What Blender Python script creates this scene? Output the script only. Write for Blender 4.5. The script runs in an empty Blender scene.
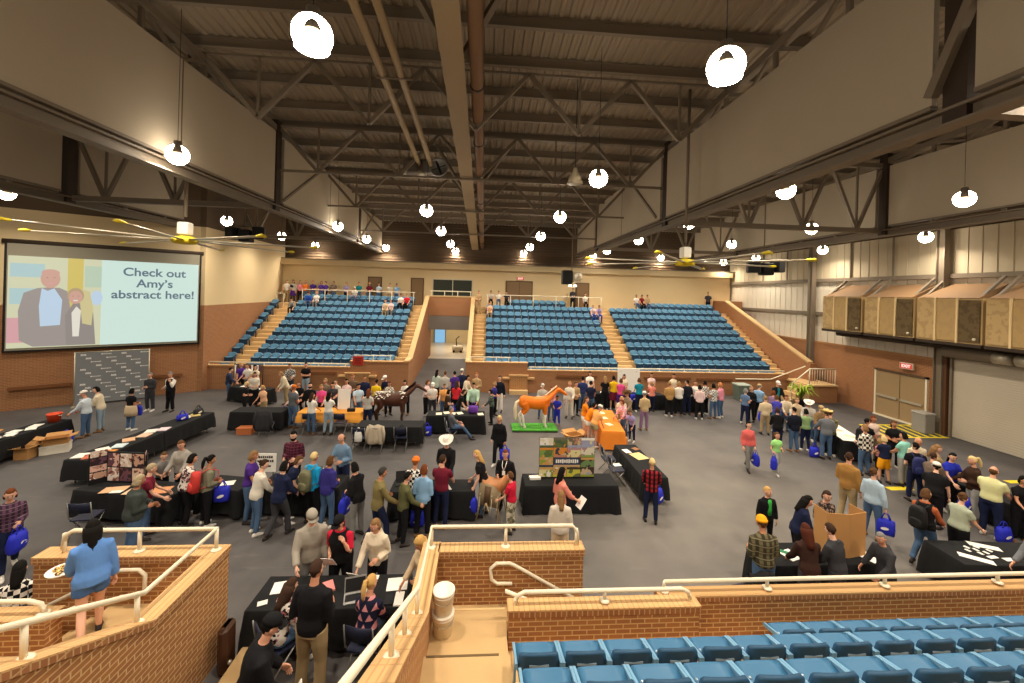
import bpy, math, random
import numpy as np
from mathutils import Vector, Matrix
random.seed(7)
SC = bpy.context.scene
COL = SC.collection
PI = math.pi

# ------------------------------------------------------------------ colours and materials
def lin(c):
    c = c / 255.0
    return c / 12.92 if c <= 0.04045 else ((c + 0.055) / 1.055) ** 2.4
def hexc(h):
    return (lin(int(h[0:2], 16)), lin(int(h[2:4], 16)), lin(int(h[4:6], 16)), 1.0)
MATS = {}
def mat(name, h, rough=0.7, metal=0.0, spec=0.3, bump=0.0, bscale=40.0, var=0.0, vscale=3.0):
    """plain colour with an optional noise variation of the colour and noise bump"""
    key = (name, h, rough, metal, bump, var)
    if key in MATS: return MATS[key]
    m = bpy.data.materials.new(name); m.use_nodes = True
    nt = m.node_tree; b = nt.nodes['Principled BSDF']
    b.inputs['Base Color'].default_value = hexc(h)
    b.inputs['Roughness'].default_value = rough
    b.inputs['Metallic'].default_value = metal
    b.inputs['Specular IOR Level'].default_value = spec
    if var or bump:
        tc = nt.nodes.new('ShaderNodeTexCoord')
    if var:
        n = nt.nodes.new('ShaderNodeTexNoise'); n.inputs['Scale'].default_value = vscale; n.inputs['Detail'].default_value = 6
        nt.links.new(tc.outputs['Object'], n.inputs['Vector'])
        mx = nt.nodes.new('ShaderNodeMix'); mx.data_type = 'RGBA'
        c = hexc(h)
        mx.inputs['A'].default_value = tuple(max(0, x * (1 - var)) for x in c[:3]) + (1,)
        mx.inputs['B'].default_value = tuple(min(1, x * (1 + var)) for x in c[:3]) + (1,)
        nt.links.new(n.outputs['Fac'], mx.inputs['Factor'])
        nt.links.new(mx.outputs['Result'], b.inputs['Base Color'])
    if bump:
        n2 = nt.nodes.new('ShaderNodeTexNoise'); n2.inputs['Scale'].default_value = bscale
        nt.links.new(tc.outputs['Object'], n2.inputs['Vector'])
        bp = nt.nodes.new('ShaderNodeBump'); bp.inputs['Strength'].default_value = bump; bp.inputs['Distance'].default_value = 0.02
        nt.links.new(n2.outputs['Fac'], bp.inputs['Height']); nt.links.new(bp.outputs['Normal'], b.inputs['Normal'])
    MATS[key] = m
    return m
def emis(name, h, s):
    key = (name, h, s)
    if key in MATS: return MATS[key]
    m = bpy.data.materials.new(name); m.use_nodes = True
    b = m.node_tree.nodes['Principled BSDF']
    b.inputs['Base Color'].default_value = (0.02, 0.02, 0.02, 1); b.inputs['Roughness'].default_value = 0.6
    b.inputs['Emission Color'].default_value = hexc(h); b.inputs['Emission Strength'].default_value = s
    MATS[key] = m
    return m
def brick_mat(name, h1, h2, hm, w=0.21, hgt=0.07, rowlock=False):
    m = bpy.data.materials.new(name); m.use_nodes = True
    nt = m.node_tree; b = nt.nodes['Principled BSDF']; b.inputs['Roughness'].default_value = 0.85
    tc = nt.nodes.new('ShaderNodeTexCoord')
    so = nt.nodes.new('ShaderNodeSeparateXYZ'); nt.links.new(tc.outputs['Object'], so.inputs[0])
    sn = nt.nodes.new('ShaderNodeSeparateXYZ'); nt.links.new(tc.outputs['Normal'], sn.inputs[0])
    def mth(op, a, bb=None):
        n = nt.nodes.new('ShaderNodeMath'); n.operation = op
        for i, x in enumerate((a, bb)):
            if x is None: continue
            if isinstance(x, (int, float)): n.inputs[i].default_value = x
            else: nt.links.new(x, n.inputs[i])
        return n.outputs[0]
    ax, ay = mth('ABSOLUTE', sn.outputs[0]), mth('ABSOLUTE', sn.outputs[1])
    side = mth('GREATER_THAN', ax, ay)               # face looks along local x: run the courses along y
    inv = mth('SUBTRACT', 1.0, side)
    u = mth('ADD', mth('MULTIPLY', so.outputs[0], inv), mth('MULTIPLY', so.outputs[1], side))
    cb = nt.nodes.new('ShaderNodeCombineXYZ')
    nt.links.new(u, cb.inputs[0]); nt.links.new(so.outputs[2], cb.inputs[1])
    br = nt.nodes.new('ShaderNodeTexBrick')
    br.inputs['Color1'].default_value = hexc(h1); br.inputs['Color2'].default_value = hexc(h2); br.inputs['Mortar'].default_value = hexc(hm)
    br.inputs['Scale'].default_value = 1.0
    br.inputs['Brick Width'].default_value = w; br.inputs['Row Height'].default_value = hgt
    br.inputs['Mortar Size'].default_value = 0.009; br.inputs['Mortar Smooth'].default_value = 0.2
    br.inputs['Bias'].default_value = -0.1
    if rowlock: br.offset = 0.0
    nt.links.new(cb.outputs[0], br.inputs['Vector'])
    nt.links.new(br.outputs['Color'], b.inputs['Base Color'])
    bp = nt.nodes.new('ShaderNodeBump'); bp.inputs['Strength'].default_value = 0.4; bp.inputs['Distance'].default_value = 0.01
    inv2 = mth('SUBTRACT', 1.0, br.outputs['Fac'])
    nt.links.new(inv2, bp.inputs['Height']); nt.links.new(bp.outputs['Normal'], b.inputs['Normal'])
    return m
def pattern_mat(name, kind, h1, h2, h3=None, sc=1.0):
    key = ('pat', name, kind, h1, h2, h3, sc)
    if key in MATS: return MATS[key]
    m = bpy.data.materials.new(name); m.use_nodes = True
    nt = m.node_tree; b = nt.nodes['Principled BSDF']; b.inputs['Roughness'].default_value = 0.85
    b.inputs['Specular IOR Level'].default_value = 0.15
    tc = nt.nodes.new('ShaderNodeTexCoord')
    def mix(fac, a, c):
        n = nt.nodes.new('ShaderNodeMix'); n.data_type = 'RGBA'
        nt.links.new(fac, n.inputs['Factor'])
        for s, x in (('A', a), ('B', c)):
            if isinstance(x, str): n.inputs[s].default_value = hexc(x)
            else: nt.links.new(x, n.inputs[s])
        return n.outputs['Result']
    def wave(axis, scale, thr):
        n = nt.nodes.new('ShaderNodeTexWave'); n.bands_direction = axis; n.inputs['Scale'].default_value = scale; n.inputs['Distortion'].default_value = 0.0
        nt.links.new(tc.outputs['Object'], n.inputs['Vector'])
        r = nt.nodes.new('ShaderNodeMath'); r.operation = 'GREATER_THAN'; r.inputs[1].default_value = thr
        nt.links.new(n.outputs['Fac'], r.inputs[0]); return r.outputs[0]
    if kind == 'plaid':
        a = mix(wave('X', 3.2 * sc, 0.5), h1, h2)
        r2 = nt.nodes.new('ShaderNodeMath'); r2.operation = 'MULTIPLY'; r2.inputs[1].default_value = 0.6
        nt.links.new(wave('Z', 3.2 * sc, 0.5), r2.inputs[0])
        col = mix(r2.outputs[0], a, h2)
        if h3:
            r3 = nt.nodes.new('ShaderNodeMath'); r3.operation = 'MULTIPLY'; r3.inputs[1].default_value = 0.5
            nt.links.new(wave('Z', 3.2 * sc, 0.93), r3.inputs[0]); col = mix(r3.outputs[0], col, h3)
    elif kind == 'check':
        n = nt.nodes.new('ShaderNodeTexChecker'); n.inputs['Scale'].default_value = 15 * sc
        n.inputs['Color1'].default_value = hexc(h1); n.inputs['Color2'].default_value = hexc(h2)
        nt.links.new(tc.outputs['Object'], n.inputs['Vector']); col = n.outputs['Color']
    elif kind == 'stripe':
        col = mix(wave('Z', 5 * sc, 0.55), h1, h2)
    elif kind == 'tri':                                # rows of little triangles
        so = nt.nodes.new('ShaderNodeSeparateXYZ'); nt.links.new(tc.outputs['Object'], so.inputs[0])
        def mm(op, a, c):
            n = nt.nodes.new('ShaderNodeMath'); n.operation = op
            for i, x in enumerate((a, c)):
                if isinstance(x, (int, float)): n.inputs[i].default_value = x
                else: nt.links.new(x, n.inputs[i])
            return n.outputs[0]
        z = mm('MULTIPLY', so.outputs[2], 7.5); row = mm('FLOOR', z, 0); fz = mm('FRACT', z, 0)
        x = mm('ADD', mm('MULTIPLY', so.outputs[0], 7.0), mm('MULTIPLY', row, 0.5)); fx = mm('FRACT', x, 0)
        dx = mm('ABSOLUTE', mm('SUBTRACT', fx, 0.5), 0)
        col = mix(mm('LESS_THAN', mm('ADD', dx, mm('MULTIPLY', fz, 0.5)), 0.36), h1, h2)
    else:                                              # blotches, floral, camouflage
        n = nt.nodes.new('ShaderNodeTexNoise'); n.inputs['Scale'].default_value = 13 * sc; n.inputs['Detail'].default_value = 2
        nt.links.new(tc.outputs['Object'], n.inputs['Vector'])
        r = nt.nodes.new('ShaderNodeMath'); r.operation = 'GREATER_THAN'; r.inputs[1].default_value = 0.53
        nt.links.new(n.outputs['Fac'], r.inputs[0]); col = mix(r.outputs[0], h1, h2)
        if h3:
            n3 = nt.nodes.new('ShaderNodeTexNoise'); n3.inputs['Scale'].default_value = 19 * sc
            nt.links.new(tc.outputs['Object'], n3.inputs['Vector'])
            r3 = nt.nodes.new('ShaderNodeMath'); r3.operation = 'GREATER_THAN'; r3.inputs[1].default_value = 0.6
            nt.links.new(n3.outputs['Fac'], r3.inputs[0]); col = mix(r3.outputs[0], col, h3)
    nt.links.new(col, b.inputs['Base Color'])
    MATS[key] = m
    return m

# ------------------------------------------------------------------ mesh builder
class MB:
    def __init__(s): s.v = []; s.f = []; s.m = []; s.s = []
    def add(s, vs, fs, mi=0, sm=False):
        b = len(s.v); s.v.extend(tuple(float(c) for c in p) for p in vs)
        for f in fs: s.f.append(tuple(b + i for i in f)); s.m.append(mi); s.s.append(sm)
        return s
    def box(s, x0, x1, y0, y1, z0, z1, mi=0):
        vs = [(x, y, z) for z in (z0, z1) for y in (y0, y1) for x in (x0, x1)]
        return s.add(vs, [(0, 2, 3, 1), (4, 5, 7, 6), (0, 1, 5, 4), (2, 6, 7, 3), (0, 4, 6, 2), (1, 3, 7, 5)], mi)
    def cbox(s, c, d, rz=0.0, rx=0.0, mi=0, bev=0.0):
        M = Matrix.Translation(c) @ Matrix.Rotation(rz, 4, 'Z') @ Matrix.Rotation(rx, 4, 'X')
        hx, hy, hz = d[0] / 2, d[1] / 2, d[2] / 2
        if bev <= 0:
            vs = [M @ Vector((x, y, z)) for z in (-hz, hz) for y in (-hy, hy) for x in (-hx, hx)]
            return s.add(vs, [(0, 2, 3, 1), (4, 5, 7, 6), (0, 1, 5, 4), (2, 6, 7, 3), (0, 4, 6, 2), (1, 3, 7, 5)], mi)
        rings = []
        for z, k in ((-hz, bev), (-hz + bev, 0), (hz - bev, 0), (hz, bev)):
            ax, ay = hx - k, hy - k; q = bev
            rings.append([M @ Vector(p + (z,)) for p in ((-ax + q, -ay), (ax - q, -ay), (ax, -ay + q), (ax, ay - q), (ax - q, ay), (-ax + q, ay), (-ax, ay - q), (-ax, -ay + q))])
        return s.loft(rings, mi, False)
    def loft(s, rings, mi=0, sm=True, caps=True):
        n = len(rings[0]); vs = [p for r in rings for p in r]; fs = []
        for i in range(len(rings) - 1):
            for j in range(n):
                k = (j + 1) % n
                fs.append((i * n + j, i * n + k, (i + 1) * n + k, (i + 1) * n + j))
        if caps:
            fs.append(tuple(reversed(range(n)))); fs.append(tuple(range((len(rings) - 1) * n, len(rings) * n)))
        return s.add(vs, fs, mi, sm)
    def tube(s, pts, r, n=8, mi=0, sm=True, caps=True, flat=1.0):
        pts = [Vector(p) for p in pts]; k = len(pts)
        rs = [r] * k if isinstance(r, (int, float)) else r
        up = None; rings = []
        for i in range(k):
            d = (pts[min(i + 1, k - 1)] - pts[max(i - 1, 0)])
            if d.length < 1e-9: d = Vector((0, 0, 1))
            d.normalize()
            if up is None:
                up = Vector((0, 0, 1)) if abs(d.z) < 0.9 else Vector((0, 1, 0))
            a = d.cross(up)
            if a.length < 1e-6: a = d.cross(Vector((1, 0, 0)))
            a.normalize(); b = a.cross(d).normalized(); up = b
            rings.append([pts[i] + (a * math.cos(t) + b * math.sin(t) * flat) * rs[i] for t in [2 * PI * j / n for j in range(n)]])
        return s.loft(rings, mi, sm, caps)
    def lathe(s, prof, c=(0, 0, 0), n=16, mi=0, sm=True, axis='Z', sy=1.0):
        rings = []
        for r, z in prof:
            ring = []
            for j in range(n):
                t = 2 * PI * j / n; x, y = r * math.cos(t), r * math.sin(t) * sy
                ring.append((c[0] + x, c[1] + y, c[2] + z) if axis == 'Z' else (c[0] + x, c[1] - z, c[2] + y) if axis == 'Y' else (c[0] + z, c[1] + x, c[2] + y))
            rings.append(ring)
        return s.loft(rings, mi, sm)
    def prism(s, poly, a, b, plane='XZ', mi=0):
        """poly in a plane, pushed from a to b along the third axis"""
        f = {'XZ': lambda p, t: (p[0], t, p[1]), 'YZ': lambda p, t: (t, p[0], p[1]), 'XY': lambda p, t: (p[0], p[1], t)}[plane]
        n = len(poly); vs = [f(p, a) for p in poly] + [f(p, b) for p in poly]
        fs = [tuple(reversed(range(n))), tuple(range(n, 2 * n))] + [(j, (j + 1) % n, n + (j + 1) % n, n + j) for j in range(n)]
        return s.add(vs, fs, mi)
    def sphere(s, c, r, n=10, k=7, mi=0, M=None, sm=True):
        rx, ry, rz = (r, r, r) if isinstance(r, (int, float)) else r
        rings = []
        for i in range(k + 1):
            ph = PI * (0.02 + 0.96 * i / k); z = -math.cos(ph); q = math.sin(ph)
            ring = []
            for j in range(n):
                t = 2 * PI * j / n
                p = Vector((q * math.cos(t) * rx, q * math.sin(t) * ry, z * rz))
                if M is not None: p = M @ p
                ring.append(Vector(c) + p)
            rings.append(ring)
        return s.loft(rings, mi, sm)
    def xf(s, M, i0=0):
        for i in range(i0, len(s.v)): s.v[i] = tuple(M @ Vector(s.v[i]))
        return s
    def mesh(s, name, mats):
        me = bpy.data.meshes.new(name)
        me.from_pydata(s.v, [], s.f)
        for m in (mats if isinstance(mats, (list, tuple)) else [mats]): me.materials.append(m)
        me.polygons.foreach_set('material_index', s.m)
        me.polygons.foreach_set('use_smooth', s.s)
        me.update()
        return me
def link(name, me, parent=None, loc=(0, 0, 0), rz=0.0):
    o = bpy.data.objects.new(name, me); COL.objects.link(o)
    o.location = loc; o.rotation_euler = (0, 0, rz)
    if parent is not None: o.parent = parent
    return o
def obj(name, mb, mats, parent=None, loc=(0, 0, 0), rz=0.0):
    return link(name, mb.mesh(name, mats), parent, loc, rz)
LABELS = set()
def tag(o, label, cat, group=None, kind=None):
    o['label'] = label; o['category'] = cat
    if group: o['group'] = group
    if kind: o['kind'] = kind
    return o
def thing(name, label, cat, loc=(0, 0, 0), rz=0.0, group=None):
    o = bpy.data.objects.new(name, None); COL.objects.link(o); o.empty_display_size = 0.1
    o.location = loc; o.rotation_euler = (0, 0, rz)
    return tag(o, label, cat, group)
def struct(name, mb, mats, loc=(0, 0, 0), rz=0.0):
    o = obj(name, mb, mats, None, loc, rz); o['kind'] = 'structure'
    return o
ORD = ['first', 'second', 'third', 'fourth', 'fifth', 'sixth', 'seventh', 'eighth', 'ninth', 'tenth', 'eleventh', 'twelfth', 'thirteenth', 'fourteenth', 'fifteenth', 'sixteenth', 'seventeenth', 'eighteenth', 'nineteenth']

# ------------------------------------------------------------------ shared materials
M_BRICK = brick_mat('red_brick', '98643c', 'a5703f', 'c8a470')
M_BRICKF = brick_mat('brown_brick', '94603a', 'a06a42', 'a88460')
M_ROWL = brick_mat('brick_rowlock', '94603a', 'a06a40', 'bd9868', w=0.075, hgt=0.2, rowlock=True)
M_CAP = brick_mat('tan_brick_coping', 'c9a06c', 'd2a973', 'b8905e', w=0.075, hgt=0.2, rowlock=True)
M_CONC = mat('tan_concrete', 'c9a877', 0.85, var=0.18, vscale=1.3, bump=0.1)
M_FLOOR = None
M_RAIL = mat('cream_paint', 'e6dcc2', 0.4)
M_CREAM = mat('cream_plaster', 'd8c298', 0.9, var=0.06, vscale=0.6)
M_WHITEWALL = mat('white_metal_siding', 'd9d0bd', 0.7, var=0.05, vscale=0.5)
M_STEEL = mat('brown_painted_steel', '7c7060', 0.6)
M_STEELD = mat('dark_brown_steel', '3a2e24', 0.6)
M_DECK = mat('roof_deck', '938571', 0.7)
M_PANEL = mat('taupe_fabric', 'b5a994', 0.95, bump=0.15, bscale=60, var=0.05, vscale=1.0)
M_BLACK = mat('black_cloth', '17181a', 0.9, bump=0.25, bscale=9)
M_ORANGEC = mat('orange_cloth', 'e8862c', 0.85, bump=0.25, bscale=9)
M_GOLDC = mat('golden_orange_cloth', 'e09a3c', 0.85, bump=0.2, bscale=9)
M_WHITE = mat('white_paper', 'efece4', 0.8)
M_DARK = mat('black_plastic', '1b1b1d', 0.5)
M_GREYM = mat('grey_metal', '8d8d8a', 0.45, 0.6)
M_CARD = mat('cardboard', 'b98a55', 0.9, var=0.06)
M_ROYAL = mat('royal_blue_nylon', '2a33c4', 0.6, bump=0.3, bscale=14)
M_NAVYB = mat('navy_nylon', '232a52', 0.7)
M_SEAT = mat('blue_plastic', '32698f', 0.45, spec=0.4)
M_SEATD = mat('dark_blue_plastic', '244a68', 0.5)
M_YEL = mat('yellow_paint', 'e6cf2e', 0.6)
M_ALU = mat('aluminium', 'c6bda8', 0.4, 0.5)

# ------------------------------------------------------------------ floor
def floor_material():
    m = bpy.data.materials.new('dark_rubber_matting'); m.use_nodes = True
    nt = m.node_tree; b = nt.nodes['Principled BSDF']; b.inputs['Roughness'].default_value = 0.62; b.inputs['Specular IOR Level'].default_value = 0.35
    tc = nt.nodes.new('ShaderNodeTexCoord')
    n = nt.nodes.new('ShaderNodeTexNoise'); n.inputs['Scale'].default_value = 0.35; n.inputs['Detail'].default_value = 8; n.inputs['Roughness'].default_value = 0.65
    nt.links.new(tc.outputs['Object'], n.inputs['Vector'])
    r = nt.nodes.new('ShaderNodeValToRGB')
    r.color_ramp.elements[0].position = 0.3; r.color_ramp.elements[0].color = hexc('464445')
    r.color_ramp.elements[1].position = 0.72; r.color_ramp.elements[1].color = hexc('615d5b')
    nt.links.new(n.outputs['Fac'], r.inputs['Fac'])
    n2 = nt.nodes.new('ShaderNodeTexNoise'); n2.inputs['Scale'].default_value = 2.2; n2.inputs['Detail'].default_value = 5
    mp = nt.nodes.new('ShaderNodeMapping'); mp.inputs['Scale'].default_value = (0.5, 2.0, 1); mp.inputs['Rotation'].default_value = (0, 0, 0.6)
    nt.links.new(tc.outputs['Object'], mp.inputs['Vector']); nt.links.new(mp.outputs[0], n2.inputs['Vector'])
    r2 = nt.nodes.new('ShaderNodeValToRGB'); r2.color_ramp.elements[0].position = 0.62; r2.color_ramp.elements[0].color = (0, 0, 0, 1)
    r2.color_ramp.elements[1].position = 0.85; r2.color_ramp.elements[1].color = (0.35, 0.35, 0.35, 1)
    nt.links.new(n2.outputs['Fac'], r2.inputs['Fac'])
    mx = nt.nodes.new('ShaderNodeMix'); mx.data_type = 'RGBA'; mx.inputs['B'].default_value = hexc('8d877f')
    nt.links.new(r2.outputs['Color'], mx.inputs['Factor']); nt.links.new(r.outputs['Color'], mx.inputs['A'])
    # a lighter area in the middle of the open floor, broken up by noise
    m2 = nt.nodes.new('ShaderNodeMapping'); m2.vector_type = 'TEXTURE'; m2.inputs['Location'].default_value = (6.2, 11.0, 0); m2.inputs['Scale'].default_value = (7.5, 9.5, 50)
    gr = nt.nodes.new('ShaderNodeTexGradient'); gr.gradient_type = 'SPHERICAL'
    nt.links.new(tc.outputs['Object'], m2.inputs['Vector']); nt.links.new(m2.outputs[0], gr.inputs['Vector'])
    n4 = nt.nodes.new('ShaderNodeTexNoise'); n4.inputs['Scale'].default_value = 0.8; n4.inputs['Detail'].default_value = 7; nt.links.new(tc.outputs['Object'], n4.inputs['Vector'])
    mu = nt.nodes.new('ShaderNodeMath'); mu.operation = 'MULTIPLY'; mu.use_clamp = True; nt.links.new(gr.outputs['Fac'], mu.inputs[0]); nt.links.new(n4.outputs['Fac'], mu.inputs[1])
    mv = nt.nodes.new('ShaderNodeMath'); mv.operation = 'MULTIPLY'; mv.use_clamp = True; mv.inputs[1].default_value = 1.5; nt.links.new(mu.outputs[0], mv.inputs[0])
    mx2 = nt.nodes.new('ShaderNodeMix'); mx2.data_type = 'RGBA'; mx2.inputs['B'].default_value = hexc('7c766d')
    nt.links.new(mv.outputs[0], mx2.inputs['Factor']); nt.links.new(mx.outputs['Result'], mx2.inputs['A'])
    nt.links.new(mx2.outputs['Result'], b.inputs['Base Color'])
    return m
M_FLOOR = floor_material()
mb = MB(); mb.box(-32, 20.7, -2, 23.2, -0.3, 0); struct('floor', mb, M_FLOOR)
mb = MB(); mb.prism([(23.2, -0.3), (23.2, 0.0), (31, 0.6), (31, -0.3)], -4.25, -1.0, 'YZ'); struct('floor_ramp', mb, M_FLOOR)
mb = MB(); mb.box(-5.5, 0.5, 31, 41, 0.4, 0.6); struct('floor_tunnel', mb, mat('polished_concrete', 'cdbfa6', 0.35))

# ------------------------------------------------------------------ left diagonal wall, back wall, right wall
DA = (-20.87, 18.83); DROT = math.atan2(4.19, 5.81)
def diag(s, y, z=0):
    c, q = math.cos(DROT), math.sin(DROT)
    return (DA[0] + s * c - y * q, DA[1] + s * q + y * c, z)
mb = MB(); mb.box(-9, 7.0, 0, 0.3, 0, 4.67, 0); mb.box(-9, 7.0, 0.0, 0.3, 4.67, 8.9, 1); mb.box(-9, 7.0, -0.04, 0.0, 4.6, 4.67, 2); mb.box(-9, 7.0, 0.05, 0.3, 8.9, 14.0, 3)
struct('wall_left', mb, [M_BRICKF, M_CREAM, mat('brick_ledge', 'a97c50', 0.8), mat('dark_metal_siding', '5a4a39', 0.8, var=0.1, vscale=0.4)], (DA[0], DA[1], 0), DROT)
mb = MB()
for z0, z1, q in ((0, 4.65, 0), (4.65, 8.9, 1), (8.9, 14.0, 2)):
    mb.add([(x, y, z) for z in (z0, z1) for x, y in ((-15.15, 22.75), (-15.95, 33.0), (-16.3, 33.0), (-15.45, 22.75))], [(0, 1, 5, 4), (1, 2, 6, 5), (2, 3, 7, 6), (3, 0, 4, 7), (4, 5, 6, 7), (3, 2, 1, 0)], q)
struct('wall_left_side', mb, [M_BRICKF, M_CREAM, mat('dark_metal_siding', '5a4a39', 0.8, var=0.1, vscale=0.4)])
M_ROOFWALL = mat('dark_metal_siding', '5a4a39', 0.8, var=0.1, vscale=0.4)
mb = MB()
mb.box(-16.6, -4.25, 32.6, 32.9, 4.0, 8.0, 0); mb.box(-4.25, -1.0, 32.6, 32.9, 4.6, 5.4, 0); mb.box(-4.25, -1.0, 32.6, 32.9, 6.75, 8.0, 0)
mb.box(-1.0, 20.7, 32.6, 32.9, 4.0, 8.0, 0)
mb.box(-16.4, 20.7, 32.2, 32.9, 7.55, 8.0, 0)
struct('wall_back', mb, [M_CREAM])
mb = MB(); mb.box(-24, 25, 33.2, 33.4, 7.6, 13.5, 0)
for k in range(24): mb.box(-24, 25, 33.1, 33.2, 8.1 + k * 0.22, 8.16 + k * 0.22, 0)
struct('wall_back_upper', mb, [M_ROOFWALL])
mb = MB(); mb.box(-24, 25, 32.2, 33.4, 7.98, 8.06); struct('trim_1', mb, M_STEEL)
mb = MB(); mb.box(20.7, 21.0, 2, 12.9, 0, 3.3, 0); mb.box(20.7, 21.0, 16.35, 17.3, 0, 3.3, 0); mb.box(20.7, 21.0, 19.65, 32.9, 0, 3.3, 0)
mb.box(20.7, 21.0, 17.3, 19.65, 2.35, 3.3, 0); mb.box(20.66, 20.72, 16.35, 32.9, 3.24, 3.34, 2)
mb.box(20.9, 21.1, 2, 33, 3.3, 7.1, 1); mb.box(20.9, 21.1, 2, 33, 7.1, 9.2, 3)
for k in range(60):
    y = 3.0 + k * 0.5
    mb.box(20.87, 20.9, y, y + 0.06, 3.3, 7.1, 1); mb.box(20.87, 20.9, y, y + 0.06, 7.1, 9.2, 3)
struct('wall_right', mb, [M_BRICKF, M_WHITEWALL, mat('brick_ledge', 'a97c50', 0.8), mat('shaded_white_siding', 'c0b398', 0.8)])  # top band is white siding too; its shade is put into the colour
mb = MB(); mb.box(21.1, 21.3, 2, 33, 9.0, 13.8); struct('wall_right_upper', mb, M_ROOFWALL)
for i, y in enumerate((23.9, 16.7, 9.5)):
    mb = MB(); mb.box(20.42, 20.7, y - 0.17, y - 0.14, 0, 9.4); mb.box(20.42, 20.7, y + 0.14, y + 0.17, 0, 9.4); mb.box(20.54, 20.58, y - 0.14, y + 0.14, 0, 9.4)
    struct('column', mb, M_STEEL)
for z in (5.05, 7.1):
    mb = MB(); mb.box(20.72, 20.9, 2, 32.5, z - 0.1, z + 0.1); struct('wall_girt_beam', mb, M_STEEL)
for y in (11.6, 13.8, 19.1, 21.5, 26.3, 28.7):
    mb = MB(); mb.box(20.78, 20.84, y, y + 0.06, 7.2, 9.2); struct('wall_sag_beam', mb, M_STEEL)

# doors, windows
M_DOOR = mat('brown_door', '7d6447', 0.6)
M_FRAME = mat('door_frame', '5b4733', 0.6)
def back_door(n, x0, x1, double=False):
    mb = MB(); mb.box(x0 - 0.08, x1 + 0.08, 32.5, 32.62, 4.6, 6.78, 1); mb.box(x0, x1, 32.46, 32.5, 4.62, 6.7, 0)
    if double: mb.box((x0 + x1) / 2 - 0.02, (x0 + x1) / 2 + 0.02, 32.44, 32.47, 4.62, 6.7, 1)
    d = struct('door_%d' % n, mb, [M_DOOR, M_FRAME])
    h = MB(); h.tube([(x1 - 0.12, 32.42, 5.55), (x1 - 0.26, 32.42, 5.55)], 0.02, 6); obj('door_handle', h, M_GREYM, d)
back_door(1, -9.24, -8.3); back_door(2, -5.85, -5.0); back_door(3, 1.75, 3.8, True); back_door(4, 7.52, 8.5)
mb = MB(); mb.box(-4.25, -1.0, 32.62, 32.7, 5.4, 6.75, 0)
w = struct('window_1', mb, mat('dark_glass', '3c4038', 0.08, 0.0, 0.8))
f = MB()
for a in ((-4.25, -4.17), (-1.08, -1.0), (-2.65, -2.59)): f.box(a[0], a[1], 32.56, 32.62, 5.4, 6.75)
f.box(-4.25, -1.0, 32.56, 32.62, 5.35, 5.43); f.box(-4.25, -1.0, 32.56, 32.62, 6.7, 6.78); obj('window_frame', f, M_ALU, w)
mb = MB(); mb.box(20.62, 20.7, 17.3, 18.45, 0.02, 2.3, 0); mb.box(20.62, 20.7, 18.49, 19.65, 0.02, 2.3, 0)
mb.box(20.58, 20.72, 17.22, 17.3, 0, 2.4, 1); mb.box(20.58, 20.72, 19.65, 19.73, 0, 2.4, 1); mb.box(20.58, 20.72, 17.22, 19.73, 2.3, 2.4, 2)
mb.box(20.5, 20.72, 17.25, 19.7, 0, 0.06, 1)
d = struct('door_5', mb, [mat('tan_brown_door', '9c8460', 0.6), M_RAIL, M_FRAME])
for y0, y1 in ((17.4, 18.4), (18.55, 19.55)):
    h = MB(); h.box(20.54, 20.6, y0, y1, 1.0, 1.1); obj('push_bar', h, M_ALU, d)
mb = MB(); mb.box(20.72, 20.78, 12.9, 16.35, 0, 3.45, 0)
for k in range(34): mb.box(20.69, 20.72, 12.9, 16.35, 0.03 + k * 0.1, 0.08 + k * 0.1, 0)
mb.box(20.6, 20.78, 16.27, 16.35, 0, 3.5, 1); mb.box(20.6, 20.78, 12.9, 12.98, 0, 3.5, 1)
d = struct('door_6', mb, [mat('grey_tan_metal', 'c6bcaa', 0.5, var=0.08, vscale=0.8), M_STEEL])
h = MB(); h.tube([(20.45, 12.6, 3.75), (20.45, 16.4, 3.75)], 0.26, 14); obj('roller_drum', h, M_STEEL, d)
for k, y in enumerate((14.0, 13.3)):
    h = MB(); h.tube([(20.2, y, 3.75), (20.2, y + 0.5, 3.75)], 0.22, 14); obj('drum_band', h, M_ALU, d)
mb = MB(); mb.box(20.5, 20.69, 16.4, 16.52, 0, 3.6); struct('trim_2', mb, mat('dark_wood', '5a3c26', 0.7))

def exit_sign(loc, rz, label):
    t = thing('exit_sign', label, 'sign', loc, rz)
    a = MB(); a.cbox((0, 0, 0), (0.62, 0.08, 0.3)); obj('housing', a, mat('sign_housing', 'd8c8b0', 0.6), t)
    a = MB(); a.box(-0.28, 0.28, -0.05, -0.042, -0.12, 0.12); obj('face', a, emis('red_lit_face', 'e84a34', 0.8), t)
    text('lettering', 'EXIT', 0.2, emis('lit_white', 'ffe6d8', 1.2), t, (0, -0.055, -0.07))
    return t
def text(name, body, size, m, parent, loc, off=0.006, rot=(PI / 2, 0, 0)):
    c = bpy.data.curves.new(name, 'FONT'); c.body = body; c.size = size; c.align_x = 'CENTER'; c.extrude = 0.002; c.offset = off
    c.materials.append(m)
    q = bpy.data.objects.new('tmp_text', c); COL.objects.link(q); bpy.context.view_layer.update()
    me = bpy.data.meshes.new_from_object(q.evaluated_get(bpy.context.evaluated_depsgraph_get())); bpy.data.objects.remove(q); bpy.data.curves.remove(c)
    me.name = name
    if not me.materials: me.materials.append(m)
    o = link(name, me, parent, loc); o.rotation_euler = rot
    return o
exit_sign((2.85, 32.4, 6.98), 0, 'red lit EXIT sign above the double door on the back wall')
exit_sign((20.55, 18.1, 2.78), -PI / 2, 'red EXIT sign above the brown double door on right wall')

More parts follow.
